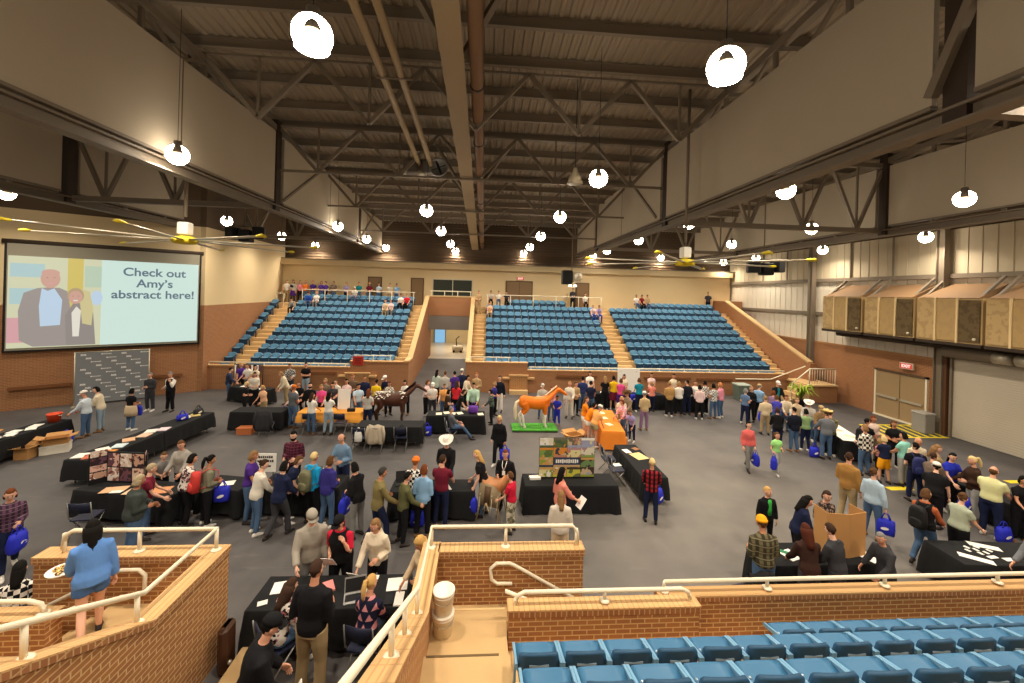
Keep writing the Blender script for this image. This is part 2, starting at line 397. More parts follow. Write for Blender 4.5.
# ------------------------------------------------------------------ far stands: parapets, tunnel, terraces
def wallbox(name, x0, x1, y0, y1, z1, m=None, cap=True, over=0.02):
    mb = MB(); mb.box(x0, x1, y0, y1, 0, z1 - (0.09 if cap else 0), 0)
    if cap: mb.box(x0 - over, x1 + over, y0 - over, y1 + over, z1 - 0.09, z1 - 0.02, 2); mb.box(x0 - over, x1 + over, y0 - over, y1 + over, z1 - 0.02, z1, 1)
    return struct(name, mb, [m or M_BRICKF, M_CAP, M_ROWL])
wallbox('wall_parapet_far_left', -15.5, -7.5, 23.2, 23.42, 1.35)
wallbox('wall_parapet_far_block', -7.5, -4.25, 23.2, 23.45, 1.7)
wallbox('wall_parapet_far_middle_block', -1.0, 2.6, 23.2, 23.45, 1.75)
wallbox('wall_parapet_far_right', 2.6, 18.6, 23.2, 23.42, 1.33)
M_COPING = mat('cream_coping', 'c8a878', 0.8)
for nm, x0, x1 in (('wall_tunnel_left', -4.5, -4.25), ('wall_tunnel_right', -1.0, -0.78)):
    mb = MB(); mb.prism([(23.44, 0), (23.44, 1.66), (24.3, 1.66), (31, 5.3), (32.6, 5.3), (32.6, 0)], x0, x1, 'YZ', 0)
    for a, b in (((23.2, 1.66), (24.3, 1.66)), ((24.3, 1.66), (31, 5.3)), ((31, 5.3), (32.6, 5.3))):
        mb.prism([a, b, (b[0], b[1] + 0.1), (a[0], a[1] + 0.1)], x0 - 0.03, x1 + 0.03, 'YZ', 1)
    struct(nm, mb, [M_BRICKF, M_COPING])
mb = MB(); mb.box(-4.25, -1.0, 31, 31.2, 3.9, 5.34, 0); mb.box(-4.27, -0.98, 30.97, 31.25, 5.34, 5.42, 1); mb.box(-4.25, -1.0, 31.02, 31.25, 2.82, 3.9, 2)
struct('wall_tunnel_header', mb, [M_BRICKF, M_COPING, mat('grey_roller_shutter', '77716a', 0.6)])
M_TUN = mat('tunnel_plaster', 'dccaa4', 0.8)
mb = MB(); mb.box(-5.5, -5.3, 31.2, 41, 0.4, 3.6); mb.box(0.3, 0.5, 31.2, 41, 0.4, 3.6); mb.box(-5.5, 0.5, 40.8, 41, 0.4, 3.6); mb.box(-5.5, 0.5, 31.2, 41, 3.5, 3.7)
struct('wall_tunnel_inner', mb, M_TUN)
mb = MB(); mb.box(-4.9, -3.9, 40.7, 40.8, 0.6, 2.8, 0)
d = struct('door_7', mb, [emis('daylit_glass', '8cc4ea', 0.9)])
h = MB(); h.box(-5.0, -4.9, 40.64, 40.7, 0.6, 2.9); h.box(-3.9, -3.8, 40.64, 40.7, 0.6, 2.9); h.box(-5.0, -3.8, 40.64, 40.7, 2.8, 2.92); obj('door_frame', h, M_GREYM, d)
t = thing('floor_scrubber', 'white wheeled floor cleaning machine inside the far tunnel', 'cleaning machine', (-2.2, 34.5, 0.6))
a = MB(); a.cbox((0, 0, 0.3), (0.9, 0.7, 0.45), bev=0.08); obj('body', a, mat('offwhite_plastic', 'd8cdb4', 0.5), t)
a = MB(); a.tube([(-0.1, 0, 0.5), (-0.15, 0, 1.1), (0.1, 0, 1.35)], 0.04, 8); a.tube([(0.1, -0.25, 1.35), (0.1, 0.25, 1.35)], 0.03, 8); obj('handle', a, M_DARK, t)
for q in (-0.3, 0.3):
    a = MB(); a.lathe([(0.1, -0.05), (0.1, 0.05)], (q, -0.37, 0.1), 12, axis='Y'); obj('wheel', a, M_DARK, t)
t = thing('utility_cart', 'dark framed upright cart standing right side of the far tunnel', 'cart', (-0.9, 33.6, 0.6))
a = MB()
for q in (-0.3, 0.3): a.tube([(q, 0, 0.1), (q, 0, 1.3)], 0.03, 6)
a.tube([(-0.3, 0, 1.3), (0.3, 0, 1.3)], 0.03, 6); obj('frame', a, M_DARK, t)
a = MB(); a.cbox((0, 0, 0.75), (0.5, 0.04, 0.7)); obj('panel', a, mat('cart_panel', '8a8374', 0.6), t)
a = MB(); a.cbox((0, 0, 0.15), (0.7, 0.5, 0.08)); obj('deck', a, M_DARK, t)

ROWN = 9
def rowY(i): return 24.2 + 0.78 * i
def rowZ(i): return 0.69 + 0.435 * i
def terrace(name, x0, x1):
    p = [(23.42, 0), (23.42, rowZ(0))]
    for i in range(1, 10):
        y = rowY(i) - 0.55
        p += [(y, rowZ(i - 1)), (y, rowZ(i))]
    p += [(31.7, rowZ(9)), (31.7, 4.6), (32.6, 4.6), (32.6, 0)]
    mb = MB(); vs_side = p
    # treads and risers as strips plus the end faces as thin slices (the profile is not convex)
    for k in range(len(p) - 1):
        a, b = p[k], p[k + 1]
        if a == b: continue
        mb.add([(x0, a[0], a[1]), (x1, a[0], a[1]), (x1, b[0], b[1]), (x0, b[0], b[1])], [(0, 1, 2, 3)])
    for x in (x0, x1):
        for k in range(1, len(p) - 2):
            a, b = p[k], p[k + 1]
            if abs(a[0] - b[0]) < 1e-6: continue
            mb.add([(x, a[0], 0), (x, a[0], a[1]), (x, b[0], b[1]), (x, b[0], 0)], [(0, 1, 2, 3)])
    o = struct(name, mb, M_CONC); return o
terrace('floor_terrace_left', -15.25, -4.5); terrace('floor_terrace_right', -0.78, 19.4)
def aisle(x0, x1, i0=0):
    mb = MB()
    for i in range(i0, 9):
        y = rowY(i) + 0.23
        mb.box(x0, x1, y - 0.38, y, rowZ(i), rowZ(i) + 0.215)
    struct('floor_aisle_steps', mb, mat('aisle_concrete', 'd6b581', 0.8))
aisle(-14.75, -13.85); aisle(-5.3, -4.55); aisle(-0.75, 0.02); aisle(8.42, 9.5); aisle(18.55, 19.35)
# side wall right of the far right stand
mb = MB()
A0, A1 = (19.25, 30.9), (19.6, 22.9); ZA, ZB = 5.55, 2.05
mb.add([(A0[0], A0[1], 0), (A1[0], A1[1], 0), (A1[0], A1[1], ZB), (A0[0], A0[1], ZA), (A0[0] + .25, A0[1], 0), (A1[0] + .25, A1[1], 0), (A1[0] + .25, A1[1], ZB), (A0[0] + .25, A0[1], ZA)],
       [(0, 1, 2, 3), (5, 4, 7, 6), (0, 3, 7, 4), (1, 5, 6, 2)], 0)
mb.add([(A0[0] - .04, A0[1], ZA), (A1[0] - .04, A1[1], ZB), (A1[0] - .04, A1[1], ZB + .1), (A0[0] - .04, A0[1], ZA + .1), (A0[0] + .3, A0[1], ZA), (A1[0] + .3, A1[1], ZB), (A1[0] + .3, A1[1], ZB + .1), (A0[0] + .3, A0[1], ZA + .1)],
       [(0, 1, 2, 3), (5, 4, 7, 6), (3, 2, 6, 7), (1, 5, 6, 2), (0, 3, 7, 4)], 1)
mb.box(19.25, 20.7, 30.9, 32.6, 0, 5.6, 0); mb.box(19.55, 19.95, 22.7, 22.95, 0, 2.05, 0)
struct('wall_stand_right', mb, [M_BRICKF, M_COPING])
mb = MB(); mb.box(18.6, 20.3, 21.6, 23.4, 0, 0.95, 0); mb.box(18.5, 20.3, 21.5, 23.4, 0.95, 1.03, 1)
for k in range(4): mb.box(17.5 + k * 0.28, 18.6, 21.6, 22.6, k * 0.24, (k + 1) * 0.24, 1)
struct('floor_stair_landing', mb, [M_BRICKF, M_CONC])

# ------------------------------------------------------------------ rails
def rail(label, pts, posts, r=0.03, drop=0.16, m=None, name='guard_rail', base=True):
    t = thing(name, label, 'railing', (0, 0, 0))
    a = MB(); a.tube(pts, r, 8); obj('top_rail', a, m or M_RAIL, t)
    for p in posts:
        a = MB(); a.tube([(p[0], p[1], p[2]), (p[0], p[1], p[2] - drop)], r * 0.85, 8); q = obj('post', a, m or M_RAIL, t)
        if base:
            b = MB(); b.lathe([(r * 2.4, 0), (r * 2.4, 0.015), (r * 1.2, 0.03)], (p[0], p[1], p[2] - drop), 10); obj('flange', b, m or M_RAIL, q)
    return t
def spaced(a, b, n, ends=True):
    a, b = Vector(a), Vector(b)
    return [tuple(a.lerp(b, (i + (0 if ends else 0.5)) / (n - 1 if ends else n))) for i in range(n)]
rail('cream rail along the parapet of the far left stand', [(-15.3, 23.3, 1.5), (-7.6, 23.3, 1.5)], spaced((-15.2, 23.3, 1.5), (-7.8, 23.3, 1.5), 6), 0.035, 0.15)
rail('short cream rail on brick block left of the far tunnel', [(-7.3, 23.3, 2.0), (-5.2, 23.3, 2.0)], spaced((-7.2, 23.3, 2.0), (-5.3, 23.3, 2.0), 3), 0.03, 0.3)
rail('short cream rail on brick block right of the far tunnel', [(-0.8, 23.3, 2.02), (1.6, 23.3, 2.02)], spaced((-0.7, 23.3, 2.02), (1.5, 23.3, 2.02), 4), 0.03, 0.27)
rail('cream rail along the parapet of the far middle and right stands', [(2.7, 23.3, 1.48), (18.4, 23.3, 1.48)], spaced((2.8, 23.3, 1.48), (18.3, 23.3, 1.48), 11), 0.035, 0.15)
rail('cream rail behind the upper row of far left stand', [(-13.7, 30.85, 5.62), (-5.3, 30.85, 5.62)], spaced((-13.6, 30.85, 5.62), (-5.4, 30.85, 5.62), 6), 0.03, 1.05)
rail('cream rail behind the upper row of far middle stand', [(0.1, 30.85, 5.6), (9.2, 30.85, 5.6)], spaced((0.2, 30.85, 5.6), (9.1, 30.85, 5.6), 6), 0.03, 1.05)
rail('cream rail above the brick header of far tunnel', [(-4.2, 31.1, 5.78), (-1.05, 31.1, 5.78)], spaced((-4.1, 31.1, 5.78), (-1.1, 31.1, 5.78), 4), 0.035, 0.36)
rail('small cream rail at the far left corner of top walkway', [(-15.3, 30.6, 5.3), (-14.8, 30.6, 5.3)], [(-15.3, 30.6, 5.3), (-14.8, 30.6, 5.3)], 0.03, 1.05)
t = rail('cream sloping handrail with balusters at the right corner landing', [(17.5, 21.55, 1.1), (18.55, 21.55, 1.95), (20.1, 21.55, 1.95)], [(17.5, 21.55, 1.1), (18.55, 21.55, 1.95), (20.1, 21.55, 1.95)], 0.035, 0.92, name='stair_railing')
for k in range(9):
    a = MB(); x = 18.7 + k * 0.155; a.tube([(x, 21.55, 1.1), (x, 21.55, 1.93)], 0.012, 5); obj('baluster', a, M_RAIL, t)
rail('cream sloping handrail at right end of the far parapet', [(15.2, 23.1, 1.0), (17.4, 23.1, 1.0), (19.0, 22.4, 1.95)], [], 0.035, 0.0, name='wall_handrail')
M_WOOD = mat('brown_wood', '7a4d2c', 0.6)
def bump_rail(label, a, b):
    t = thing('wall_bump_rail', label, 'wall rail')
    m = MB(); a, b = Vector(a), Vector(b); d = (b - a).normalized(); n = Vector((-d.y, d.x, 0)) * 0.05; u = Vector((0, 0, 0.07))
    m.loft([[a - n - u, a + n - u, a + n + u, a - n + u], [b - n - u, b + n - u, b + n + u, b - n + u]], 0, False); obj('plank', m, M_WOOD, t)
    for f in (0.15, 0.85):
        m = MB(); c = a.lerp(b, f); m.cbox((c.x + n.x * 1.6, c.y + n.y * 1.6, c.z), (0.08, 0.08, 0.1)); obj('bracket', m, M_STEELD, t)
bump_rail('brown wooden rail on left wall, left of grey backdrop', diag(0.2, -0.1, 0.98), diag(2.1, -0.1, 0.98))
bump_rail('brown wooden rail on left wall, right of grey backdrop', diag(4.95, -0.1, 0.98), diag(6.1, -0.1, 0.98))
bump_rail('brown wooden rail on parapet behind crossed arms person', (-9.8, 23.1, 1.0), (-8.2, 23.1, 1.0))
bump_rail('brown wooden rail on parapet behind the orange horse', (4.3, 23.1, 1.0), (6.7, 23.1, 1.0))
bump_rail('brown wooden rail on parapet behind the pale pink person', (9.6, 23.1, 0.98), (12.4, 23.1, 0.98))
bump_rail('brown wooden rail on parapet beside the grey green bin', (12.8, 23.1, 0.95), (15.0, 23.1, 0.95))
def gate(x0, x1, label, step):
    t = thing('brick_gate_frame', label, 'gate', ((x0 + x1) / 2, 23.1, 0))
    w = (x1 - x0) / 2
    m = MB(); m.box(-w, w, -0.04, 0.08, 0.2, 0.98); obj('panel', m, M_BRICK, t)
    m = MB(); m.box(-w - 0.05, w + 0.05, -0.1, 0.08, 0.98, 1.06); obj('lintel', m, M_CAP, t)
    for q in (-1, 1):
        m = MB(); m.box(q * (w + 0.2) - 0.2, q * (w + 0.2) + 0.2, -0.14, 0.08, 0.82, 0.92); obj('ledge', m, M_CAP, t)
    if step:
        m = MB(); m.box(-w, w, -0.4, 0.08, 0, 0.22); obj('step', m, M_CONC, t)
gate(1.55, 2.6, 'brick recess with coping and pale step right of the far tunnel', True)
gate(-7.7, -6.4, 'brick recess with coping below the red sign', False)
t = thing('red_sign', 'small square red sign on the brick block left of far tunnel', 'sign', (-7.05, 23.15, 1.72))
m = MB(); m.cbox((0, 0, 0), (0.6, 0.04, 0.5)); obj('board', m, mat('red_enamel', 'b5342a', 0.5), t)
m = MB()
for k in range(3): m.cbox((0, -0.025, 0.12 - k * 0.12), (0.36 - 0.06 * (k % 2), 0.01, 0.05))
obj('marking', m, mat('dark_red_print', '7c1f18', 0.6), t)
t = thing('trash_bin', 'grey green square bin by the far right parapet', 'bin', (14.9, 22.1, 0))
m = MB(); m.loft([[(-0.3, -0.27, 0), (0.3, -0.27, 0), (0.3, 0.27, 0), (-0.3, 0.27, 0)], [(-0.35, -0.32, 0.85), (0.35, -0.32, 0.85), (0.35, 0.32, 0.85), (-0.35, 0.32, 0.85)]], 0, False); obj('body', m, mat('greygreen_plastic', '5d6a5f', 0.6), t)
m = MB(); m.cbox((0, 0, 0.89), (0.76, 0.7, 0.08), bev=0.02); obj('rim', m, mat('light_rim', '9aa398', 0.6), t)
t = thing('trash_bin', 'tall grey bin beside the brown double door on right wall', 'bin', (20.0, 16.85, 0))
m = MB(); m.cbox((0, 0, 0.42), (0.5, 0.6, 0.84), bev=0.03); obj('body', m, mat('grey_plastic', '8c8983', 0.6), t)
m = MB(); m.cbox((0, 0, 0.88), (0.54, 0.64, 0.08), bev=0.02); obj('lid', m, mat('pale_grey_plastic', 'a9a59c', 0.6), t)
t = thing('potted_palm', 'bright yellow green leafy potted plant at right corner landing', 'plant', (17.6, 21.0, 0))
m = MB(); m.lathe([(0.16, 0), (0.22, 0.35), (0.24, 0.38), (0.2, 0.38)], n=12); obj('pot', m, M_DARK, t)
m = MB(); rnd = random.Random(3)
for k in range(34):
    a = rnd.uniform(0, 2 * PI); l = rnd.uniform(0.5, 0.85); h = rnd.uniform(0.5, 1.0); c, s = math.cos(a), math.sin(a)
    P = [Vector((0, 0, 0.35)), Vector((c * l * 0.35, s * l * 0.35, 0.35 + h * 0.75)), Vector((c * l * 0.75, s * l * 0.75, 0.35 + h * 0.85)), Vector((c * l, s * l, 0.35 + h * 0.55))]
    n = Vector((-s, c, 0)); wd = [0.02, 0.05, 0.05, 0.005]
    m.loft([[p - n * q, p + Vector((0, 0, 0.012)), p + n * q, p - Vector((0, 0, 0.004))] for p, q in zip(P, wd)])
obj('leaves', m, mat('lime_leaf', '9bb43a', 0.6), t)
# yellow hatching on the floor by the door (painted)
mb = MB(); mb.box(17.6, 20.4, 16.1, 16.22, 0.001, 0.006); mb.box(17.9, 20.6, 17.75, 17.87, 0.001, 0.006)
for k in range(8):
    x = 17.55 + k * 0.38; mb.add([(x, 16.2, 0.004), (x + 0.14, 16.2, 0.004), (x + 0.5, 17.8, 0.004), (x + 0.36, 17.8, 0.004)], [(0, 1, 2, 3)])
mb.box(12.75, 13.55, 11.58, 11.8, 0.001, 0.006); mb.box(17.4, 18.4, 12.0, 12.2, 0.001, 0.006)
struct('floor_marking', mb, M_YEL)

# ------------------------------------------------------------------ near brick blocks
def sloped(name, x0, x1, yf):
    """side wall of a near tunnel: level by the front, climbing towards the camera"""
    mb = MB(); mb.prism([(yf, 0), (yf, 1.57), (5.2, 1.57), (2.2, 3.2), (2.2, 0)], x0, x1, 'YZ', 0)
    for a, b in (((yf + 0.02, 1.57), (5.2, 1.57)), ((5.2, 1.57), (2.2, 3.2))):
        mb.prism([a, b, (b[0], b[1] + 0.07), (a[0], a[1] + 0.07)], x0 - 0.02, x1 + 0.02, 'YZ', 2)
        mb.prism([(a[0], a[1] + 0.07), (b[0], b[1] + 0.07), (b[0], b[1] + 0.09), (a[0], a[1] + 0.09)], x0 - 0.02, x1 + 0.02, 'YZ', 1)
    return struct(name, mb, [M_BRICK, M_CAP, M_ROWL])
sloped('wall_near_left_side', -4.18, -3.95, 6.65)
mb = MB(); mb.box(-6.6, -4.18, 6.42, 6.65, 0, 1.56, 0); mb.box(-6.62, -4.2, 6.4, 6.67, 1.56, 1.64, 2); mb.box(-6.62, -4.2, 6.4, 6.67, 1.64, 1.66, 1); struct('wall_near_left_front', mb, [M_BRICK, M_CAP, M_ROWL])
mb = MB(); mb.box(-13, -5.5, 5.5, 5.72, 0, 1.36, 0); mb.box(-13, -5.48, 5.48, 5.74, 1.36, 1.43, 2); mb.box(-13, -5.48, 5.48, 5.74, 1.43, 1.45, 1); struct('wall_near_left_parapet', mb, [M_BRICK, M_CAP, M_ROWL])
mb = MB(); mb.box(-5.5, -4.18, 5.0, 6.42, 0, 0.93); mb.box(-5.5, -4.18, 4.4, 5.0, 0, 1.15); mb.box(-5.5, -4.18, 3.8, 4.4, 0, 1.4); mb.box(-5.5, -4.18, 3.0, 3.8, 0, 1.7)
for k in range(4): mb.box(-5.5 - 0.28 * (k + 1), -5.5 - 0.28 * k, 5.72, 6.42, 0, 0.75 - k * 0.19)
mb.box(-13, -5.5, 4.3, 5.5, 0, 1.0); mb.box(-13, -5.5, 3.4, 4.3, 0, 1.55)
struct('floor_near_left_landing', mb, M_CONC)
sloped('wall_near_centre_side', -0.87, -0.63, 6.64)
mb = MB(); mb.box(-0.63, 1.72, 6.42, 6.62, 0, 1.56, 0); mb.box(-0.63, 1.74, 6.4, 6.64, 1.56, 1.64, 2); mb.box(-0.63, 1.74, 6.4, 6.64, 1.64, 1.66, 1); struct('wall_near_centre_front', mb, [M_BRICK, M_CAP, M_ROWL])
mb = MB(); mb.box(0.46, 3.22, 5.58, 5.78, 0, 1.26, 0); mb.box(0.44, 3.24, 5.56, 5.8, 1.26, 1.34, 2); mb.box(0.44, 3.24, 5.56, 5.8, 1.34, 1.36, 1); struct('wall_near_parapet_low', mb, [M_BRICK, M_CAP, M_ROWL])
mb = MB(); mb.box(2.82, 14, 5.97, 6.15, 0, 1.11, 0); mb.box(2.8, 14, 5.95, 6.17, 1.11, 1.18, 2); mb.box(2.8, 14, 5.95, 6.17, 1.18, 1.2, 1); struct('wall_near_parapet_right', mb, [M_BRICK, M_CAP, M_ROWL])
mb = MB()
mb.box(-0.63, 0.7, 5.8, 6.42, 0, 0.79); mb.box(-0.63, 0.44, 5.0, 6.07, 0, 1.0); mb.box(-0.63, 0.44, 4.3, 5.0, 0, 1.27); mb.box(-0.63, 0.44, 3.6, 4.3, 0, 1.54); mb.box(-0.63, 0.44, 2.6, 3.6, 0, 1.85)
for k in range(4): mb.box(0.7 + 0.26 * k, 0.96 + 0.26 * k, 5.8, 6.42, 0, 0.6 - k * 0.17)
mb.box(0.44, 3.24, 4.95, 5.58, 0, 0.79); mb.box(0.44, 14, 4.25, 4.95, 0, 1.1); mb.box(3.24, 14, 4.95, 5.15, 0, 0.79); mb.box(3.24, 14, 5.15, 5.97, 0, 0.54)
mb.box(0.44, 14, 3.35, 4.25, 0, 1.65); mb.box(0.44, 14, 2.4, 3.35, 0, 2.2)
struct('floor_near_terrace', mb, M_CONC)
mb = MB(); mb.box(-0.62, 0.43, 6.05, 6.08, 0.95, 1.005, 0); mb.box(-0.6, 0.3, 4.98, 5.01, 1.2, 1.275, 1)
struct('trim_3', mb, [mat('pale_nosing', 'e2c490', 0.8), mat('dark_nosing', '6a5638', 0.8)])

# rails on the near blocks
t = rail('cream rail round the top of the near left brick block', [(-6.3, 6.53, 1.72), (-6.27, 6.53, 1.92), (-6.15, 6.53, 1.99), (-4.07, 6.53, 1.99), (-4.07, 5.2, 1.99), (-4.07, 2.3, 3.56)],
         [(-6.28, 6.53, 1.95), (-5.2, 6.53, 1.99), (-4.07, 6.53, 1.99), (-4.07, 5.1, 2.02), (-4.07, 3.9, 2.68)], 0.032, 0.33)
t = rail('cream rail round the top of the near centre brick block', [(1.64, 6.53, 1.68), (1.63, 6.53, 1.88), (1.55, 6.53, 1.98), (-0.75, 6.53, 1.98), (-0.75, 5.2, 1.98), (-0.75, 2.3, 3.55)],
         [(1.62, 6.53, 1.93), (0.45, 6.53, 1.98), (-0.75, 6.53, 1.98), (-0.75, 5.15, 2.0), (-0.75, 4.3, 2.46), (-0.75, 3.65, 2.82)], 0.032, 0.33)
rail('cream rail on the low parapet in front of left near seats', [(0.56, 5.68, 1.38), (0.58, 5.68, 1.48), (0.68, 5.68, 1.53), (3.0, 5.68, 1.53), (3.1, 5.68, 1.48), (3.13, 5.68, 1.38)], [(0.56, 5.68, 1.45), (1.85, 5.68, 1.53), (3.12, 5.68, 1.45)], 0.03, 0.15)
rail('long cream rail on the near right parapet', [(2.9, 6.06, 1.24), (2.92, 6.06, 1.36), (13.5, 6.06, 1.38)], [(2.92, 6.06, 1.36), (4.6, 6.06, 1.37), (6.6, 6.06, 1.37), (8.6, 6.06, 1.38), (10.6, 6.06, 1.38)], 0.03, 0.15)
rail('short cream rail on the near left low parapet', [(-9, 5.6, 1.62), (-5.8, 5.6, 1.62), (-5.65, 5.6, 1.58), (-5.6, 5.6, 1.46)], [(-5.62, 5.6, 1.55), (-7.2, 5.6, 1.62)], 0.03, 0.1)
def hooked(label, pts, br):
    t = thing('wall_handrail', label, 'handrail')
    a = MB(); a.tube(pts, 0.028, 8); obj('rail', a, M_RAIL, t)
    for p in br:
        a = MB(); a.tube([p, (p[0], p[1] + 0.07, p[2] - 0.04)], 0.018, 6); obj('bracket', a, M_RAIL, t)
hooked('hooked cream handrail on the inner face of near centre block', [(0.56, 6.34, 1.18), (0.32, 6.34, 1.18), (0.23, 6.34, 1.25), (0.21, 6.34, 1.42), (0.3, 6.34, 1.5), (0.51, 6.34, 1.5), (0.6, 6.34, 1.46), (1.7, 6.34, 0.84)], [(0.42, 6.34, 1.16), (0.4, 6.34, 1.48), (0.75, 6.34, 1.36)])
hooked('hooked cream handrail on the inner face of near left block', [(-5.31, 6.34, 1.1), (-5.05, 6.34, 1.1), (-4.96, 6.34, 1.18), (-4.96, 6.34, 1.42), (-5.05, 6.34, 1.5), (-5.3, 6.34, 1.5), (-5.42, 6.34, 1.45), (-6.45, 6.34, 0.92)], [(-5.15, 6.34, 1.48)])
hooked('cream handrail end beside the low parapet of centre stair', [(0.42, 5.86, 1.42), (0.75, 5.86, 1.28), (1.5, 5.86, 0.85)], [])
hooked('cream handrail end beside the low parapet of left stair', [(-5.35, 5.8, 1.4), (-5.7, 5.8, 1.25), (-6.3, 5.8, 0.95)], [])
t = thing('utility_box', 'dark brown rounded box on the near left block corner by the floor', 'box', (-3.74, 6.3, 0))
a = MB(); a.cbox((0, 0, 0.35), (0.14, 0.3, 0.7), bev=0.05); obj('case', a, mat('dark_brown_metal', '4a2f1f', 0.5), t)
a = MB(); a.sphere((0.09, -0.06, 0.16), 0.035); obj('knob', a, M_ALU, t)
t = thing('kerb_block', 'low tan concrete block on floor beside the dark brown box', 'block', (-3.42, 6.12, 0))
a = MB(); a.cbox((0, 0, 0.12), (0.32, 0.75, 0.24), bev=0.02); obj('block', a, M_CONC, t)
M_BUCK = mat('white_plastic', 'efe6d4', 0.4)
for k, lab in enumerate(('white plastic bucket at the bottom of the stack on the stair landing', 'lidded white plastic bucket on top of the stack on the stair landing')):
    t = thing('bucket', lab, 'bucket', (-0.46, 5.66, 1.0 + k * 0.31), 0, 'stacked white buckets')
    a = MB(); a.lathe([(0.125, 0), (0.145, 0.24), (0.152, 0.245), (0.152, 0.26), (0.146, 0.265), (0.148, 0.295)], n=20); obj('body', a, M_BUCK, t)
    a = MB(); a.lathe([(0.156, 0.275), (0.158, 0.305), (0.14, 0.308), (0.13, 0.302)], n=20); obj('lid', a, M_BUCK, t)
    a = MB(); a.tube([(0.15 * math.cos(q), 0.15 * math.sin(q) - 0.01, 0.24 - 0.06 * math.sin(PI * k2 / 8)) for k2, q in enumerate([PI + PI * i / 8 for i in range(9)])], 0.004, 5); obj('handle', a, M_GREYM, t)

# ------------------------------------------------------------------ seats
def seat_parts():
    """seat facing +Y, pan front edge at y = 0, tread at z = 0; returns named meshes"""
    W = 0.236
    pan = MB(); rings = []
    for y, z, th in ((0.005, 0.43, 0.03), (-0.02, 0.455, 0.035), (-0.06, 0.448, 0.035), (-0.2, 0.435, 0.03), (-0.36, 0.415, 0.03)):
        row = []
        for x in (-1, -0.6, 0, 0.6, 1): row.append((x * W * (0.9 if y > -0.03 else 1), y - (0.03 * x * x if y > -0.03 else 0), z + 0.02 * abs(x) ** 2))
        for x in (1, 0.6, 0, -0.6, -1): row.append((x * W * (0.88 if y > -0.03 else 0.97), y - (0.03 * x * x if y > -0.03 else 0), z + 0.02 * abs(x) ** 2 - th))
        rings.append(row)
    pan.loft(rings, 0, True)
    back = MB(); rings = []
    for z, y, w in ((0.3, -0.36, 0.9), (0.42, -0.375, 0.98), (0.55, -0.39, 1.0), (0.65, -0.4, 0.95), (0.675, -0.41, 0.85)):
        row = []
        for x in (-1, -0.6, 0, 0.6, 1): row.append((x * W * w, y + 0.045 * abs(x) ** 2, z - (0.03 * abs(x) ** 2 if z > 0.6 else 0)))
        for x in (1, 0.6, 0, -0.6, -1): row.append((x * W * w, y - 0.045 + 0.045 * abs(x) ** 2, z - (0.03 * abs(x) ** 2 if z > 0.6 else 0)))
        rings.append(row)
    back.loft(rings, 0, True)
    slot = MB(); slot.cbox((0, -0.43, 0.54), (0.22, 0.012, 0.02))
    bolts = MB()
    for x in (-0.17, 0.17): bolts.sphere((x, -0.2, 0.45), 0.016, 6, 4)
    arms = []
    for sgn in (-1, 1):
        a = MB(); x = sgn * 0.254
        a.prism([(-0.3, 0.0), (-0.22, 0.0), (-0.2, 0.42), (-0.26, 0.44)], x - 0.012, x + 0.012, 'YZ', 0); a.prism([(-0.42, 0.5), (-0.02, 0.41), (0.0, 0.44), (-0.02, 0.46), (-0.42, 0.56)], x - 0.014, x + 0.014, 'YZ', 0)
        arms.append(a)
    return pan, back, slot, bolts, arms
pan, back, slot, bolts, arms = seat_parts()
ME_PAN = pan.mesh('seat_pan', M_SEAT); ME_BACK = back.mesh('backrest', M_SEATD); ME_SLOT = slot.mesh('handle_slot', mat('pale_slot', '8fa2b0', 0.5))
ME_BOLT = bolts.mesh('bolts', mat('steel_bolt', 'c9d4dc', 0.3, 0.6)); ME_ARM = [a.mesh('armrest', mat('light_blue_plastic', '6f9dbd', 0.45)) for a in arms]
n_seat = [0]
def near_seat(x, y, z, label, group):
    t = thing('stadium_seat', label, 'seat', (x, y, z), 0, group)
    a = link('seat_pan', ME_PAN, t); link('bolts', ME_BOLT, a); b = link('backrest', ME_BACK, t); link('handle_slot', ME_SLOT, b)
    for m in ME_ARM: link('armrest', m, t)
    n_seat[0] += 1
for r, (x0, y, z, n, nm) in enumerate(((4.27, 5.7, 0.54, 9, 'front'), (0.45, 4.86, 1.1, 13, 'second'), (0.43, 3.94, 1.65, 12, 'third'))):
    for k in range(n):
        near_seat(x0 + 0.27 + 0.54 * k, y, z, 'blue stadium seat in the %s near row, %s from its left end' % (nm, ORD[k]), 'near blue stadium seats')
# far seats: one mesh each, facing the camera, shared mesh data
fs = MB()
for part, mi in ((pan, 0), (back, 1), (arms[0], 2)):
    fs.add(part.v, part.f, mi, True)
fs.m = [0 if i < len(pan.f) else 1 if i < len(pan.f) + len(back.f) else 2 for i in range(len(fs.f))]
R180 = Matrix.Translation((0, -0.43, 0)) @ Matrix.Rotation(PI, 4, 'Z') 
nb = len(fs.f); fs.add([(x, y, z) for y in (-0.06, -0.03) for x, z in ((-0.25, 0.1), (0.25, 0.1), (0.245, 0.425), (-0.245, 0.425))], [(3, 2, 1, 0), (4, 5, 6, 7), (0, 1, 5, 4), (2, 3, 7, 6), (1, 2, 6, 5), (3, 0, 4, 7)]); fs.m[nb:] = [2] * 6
fs.xf(R180)
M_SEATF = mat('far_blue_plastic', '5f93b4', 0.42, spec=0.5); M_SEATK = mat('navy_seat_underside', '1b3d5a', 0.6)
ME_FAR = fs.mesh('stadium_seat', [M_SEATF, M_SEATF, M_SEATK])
rest = MB()
secs = [('left', -13.7, 16), ('middle', 0.12, 16), ('right', 9.6, 17)]
spots = []
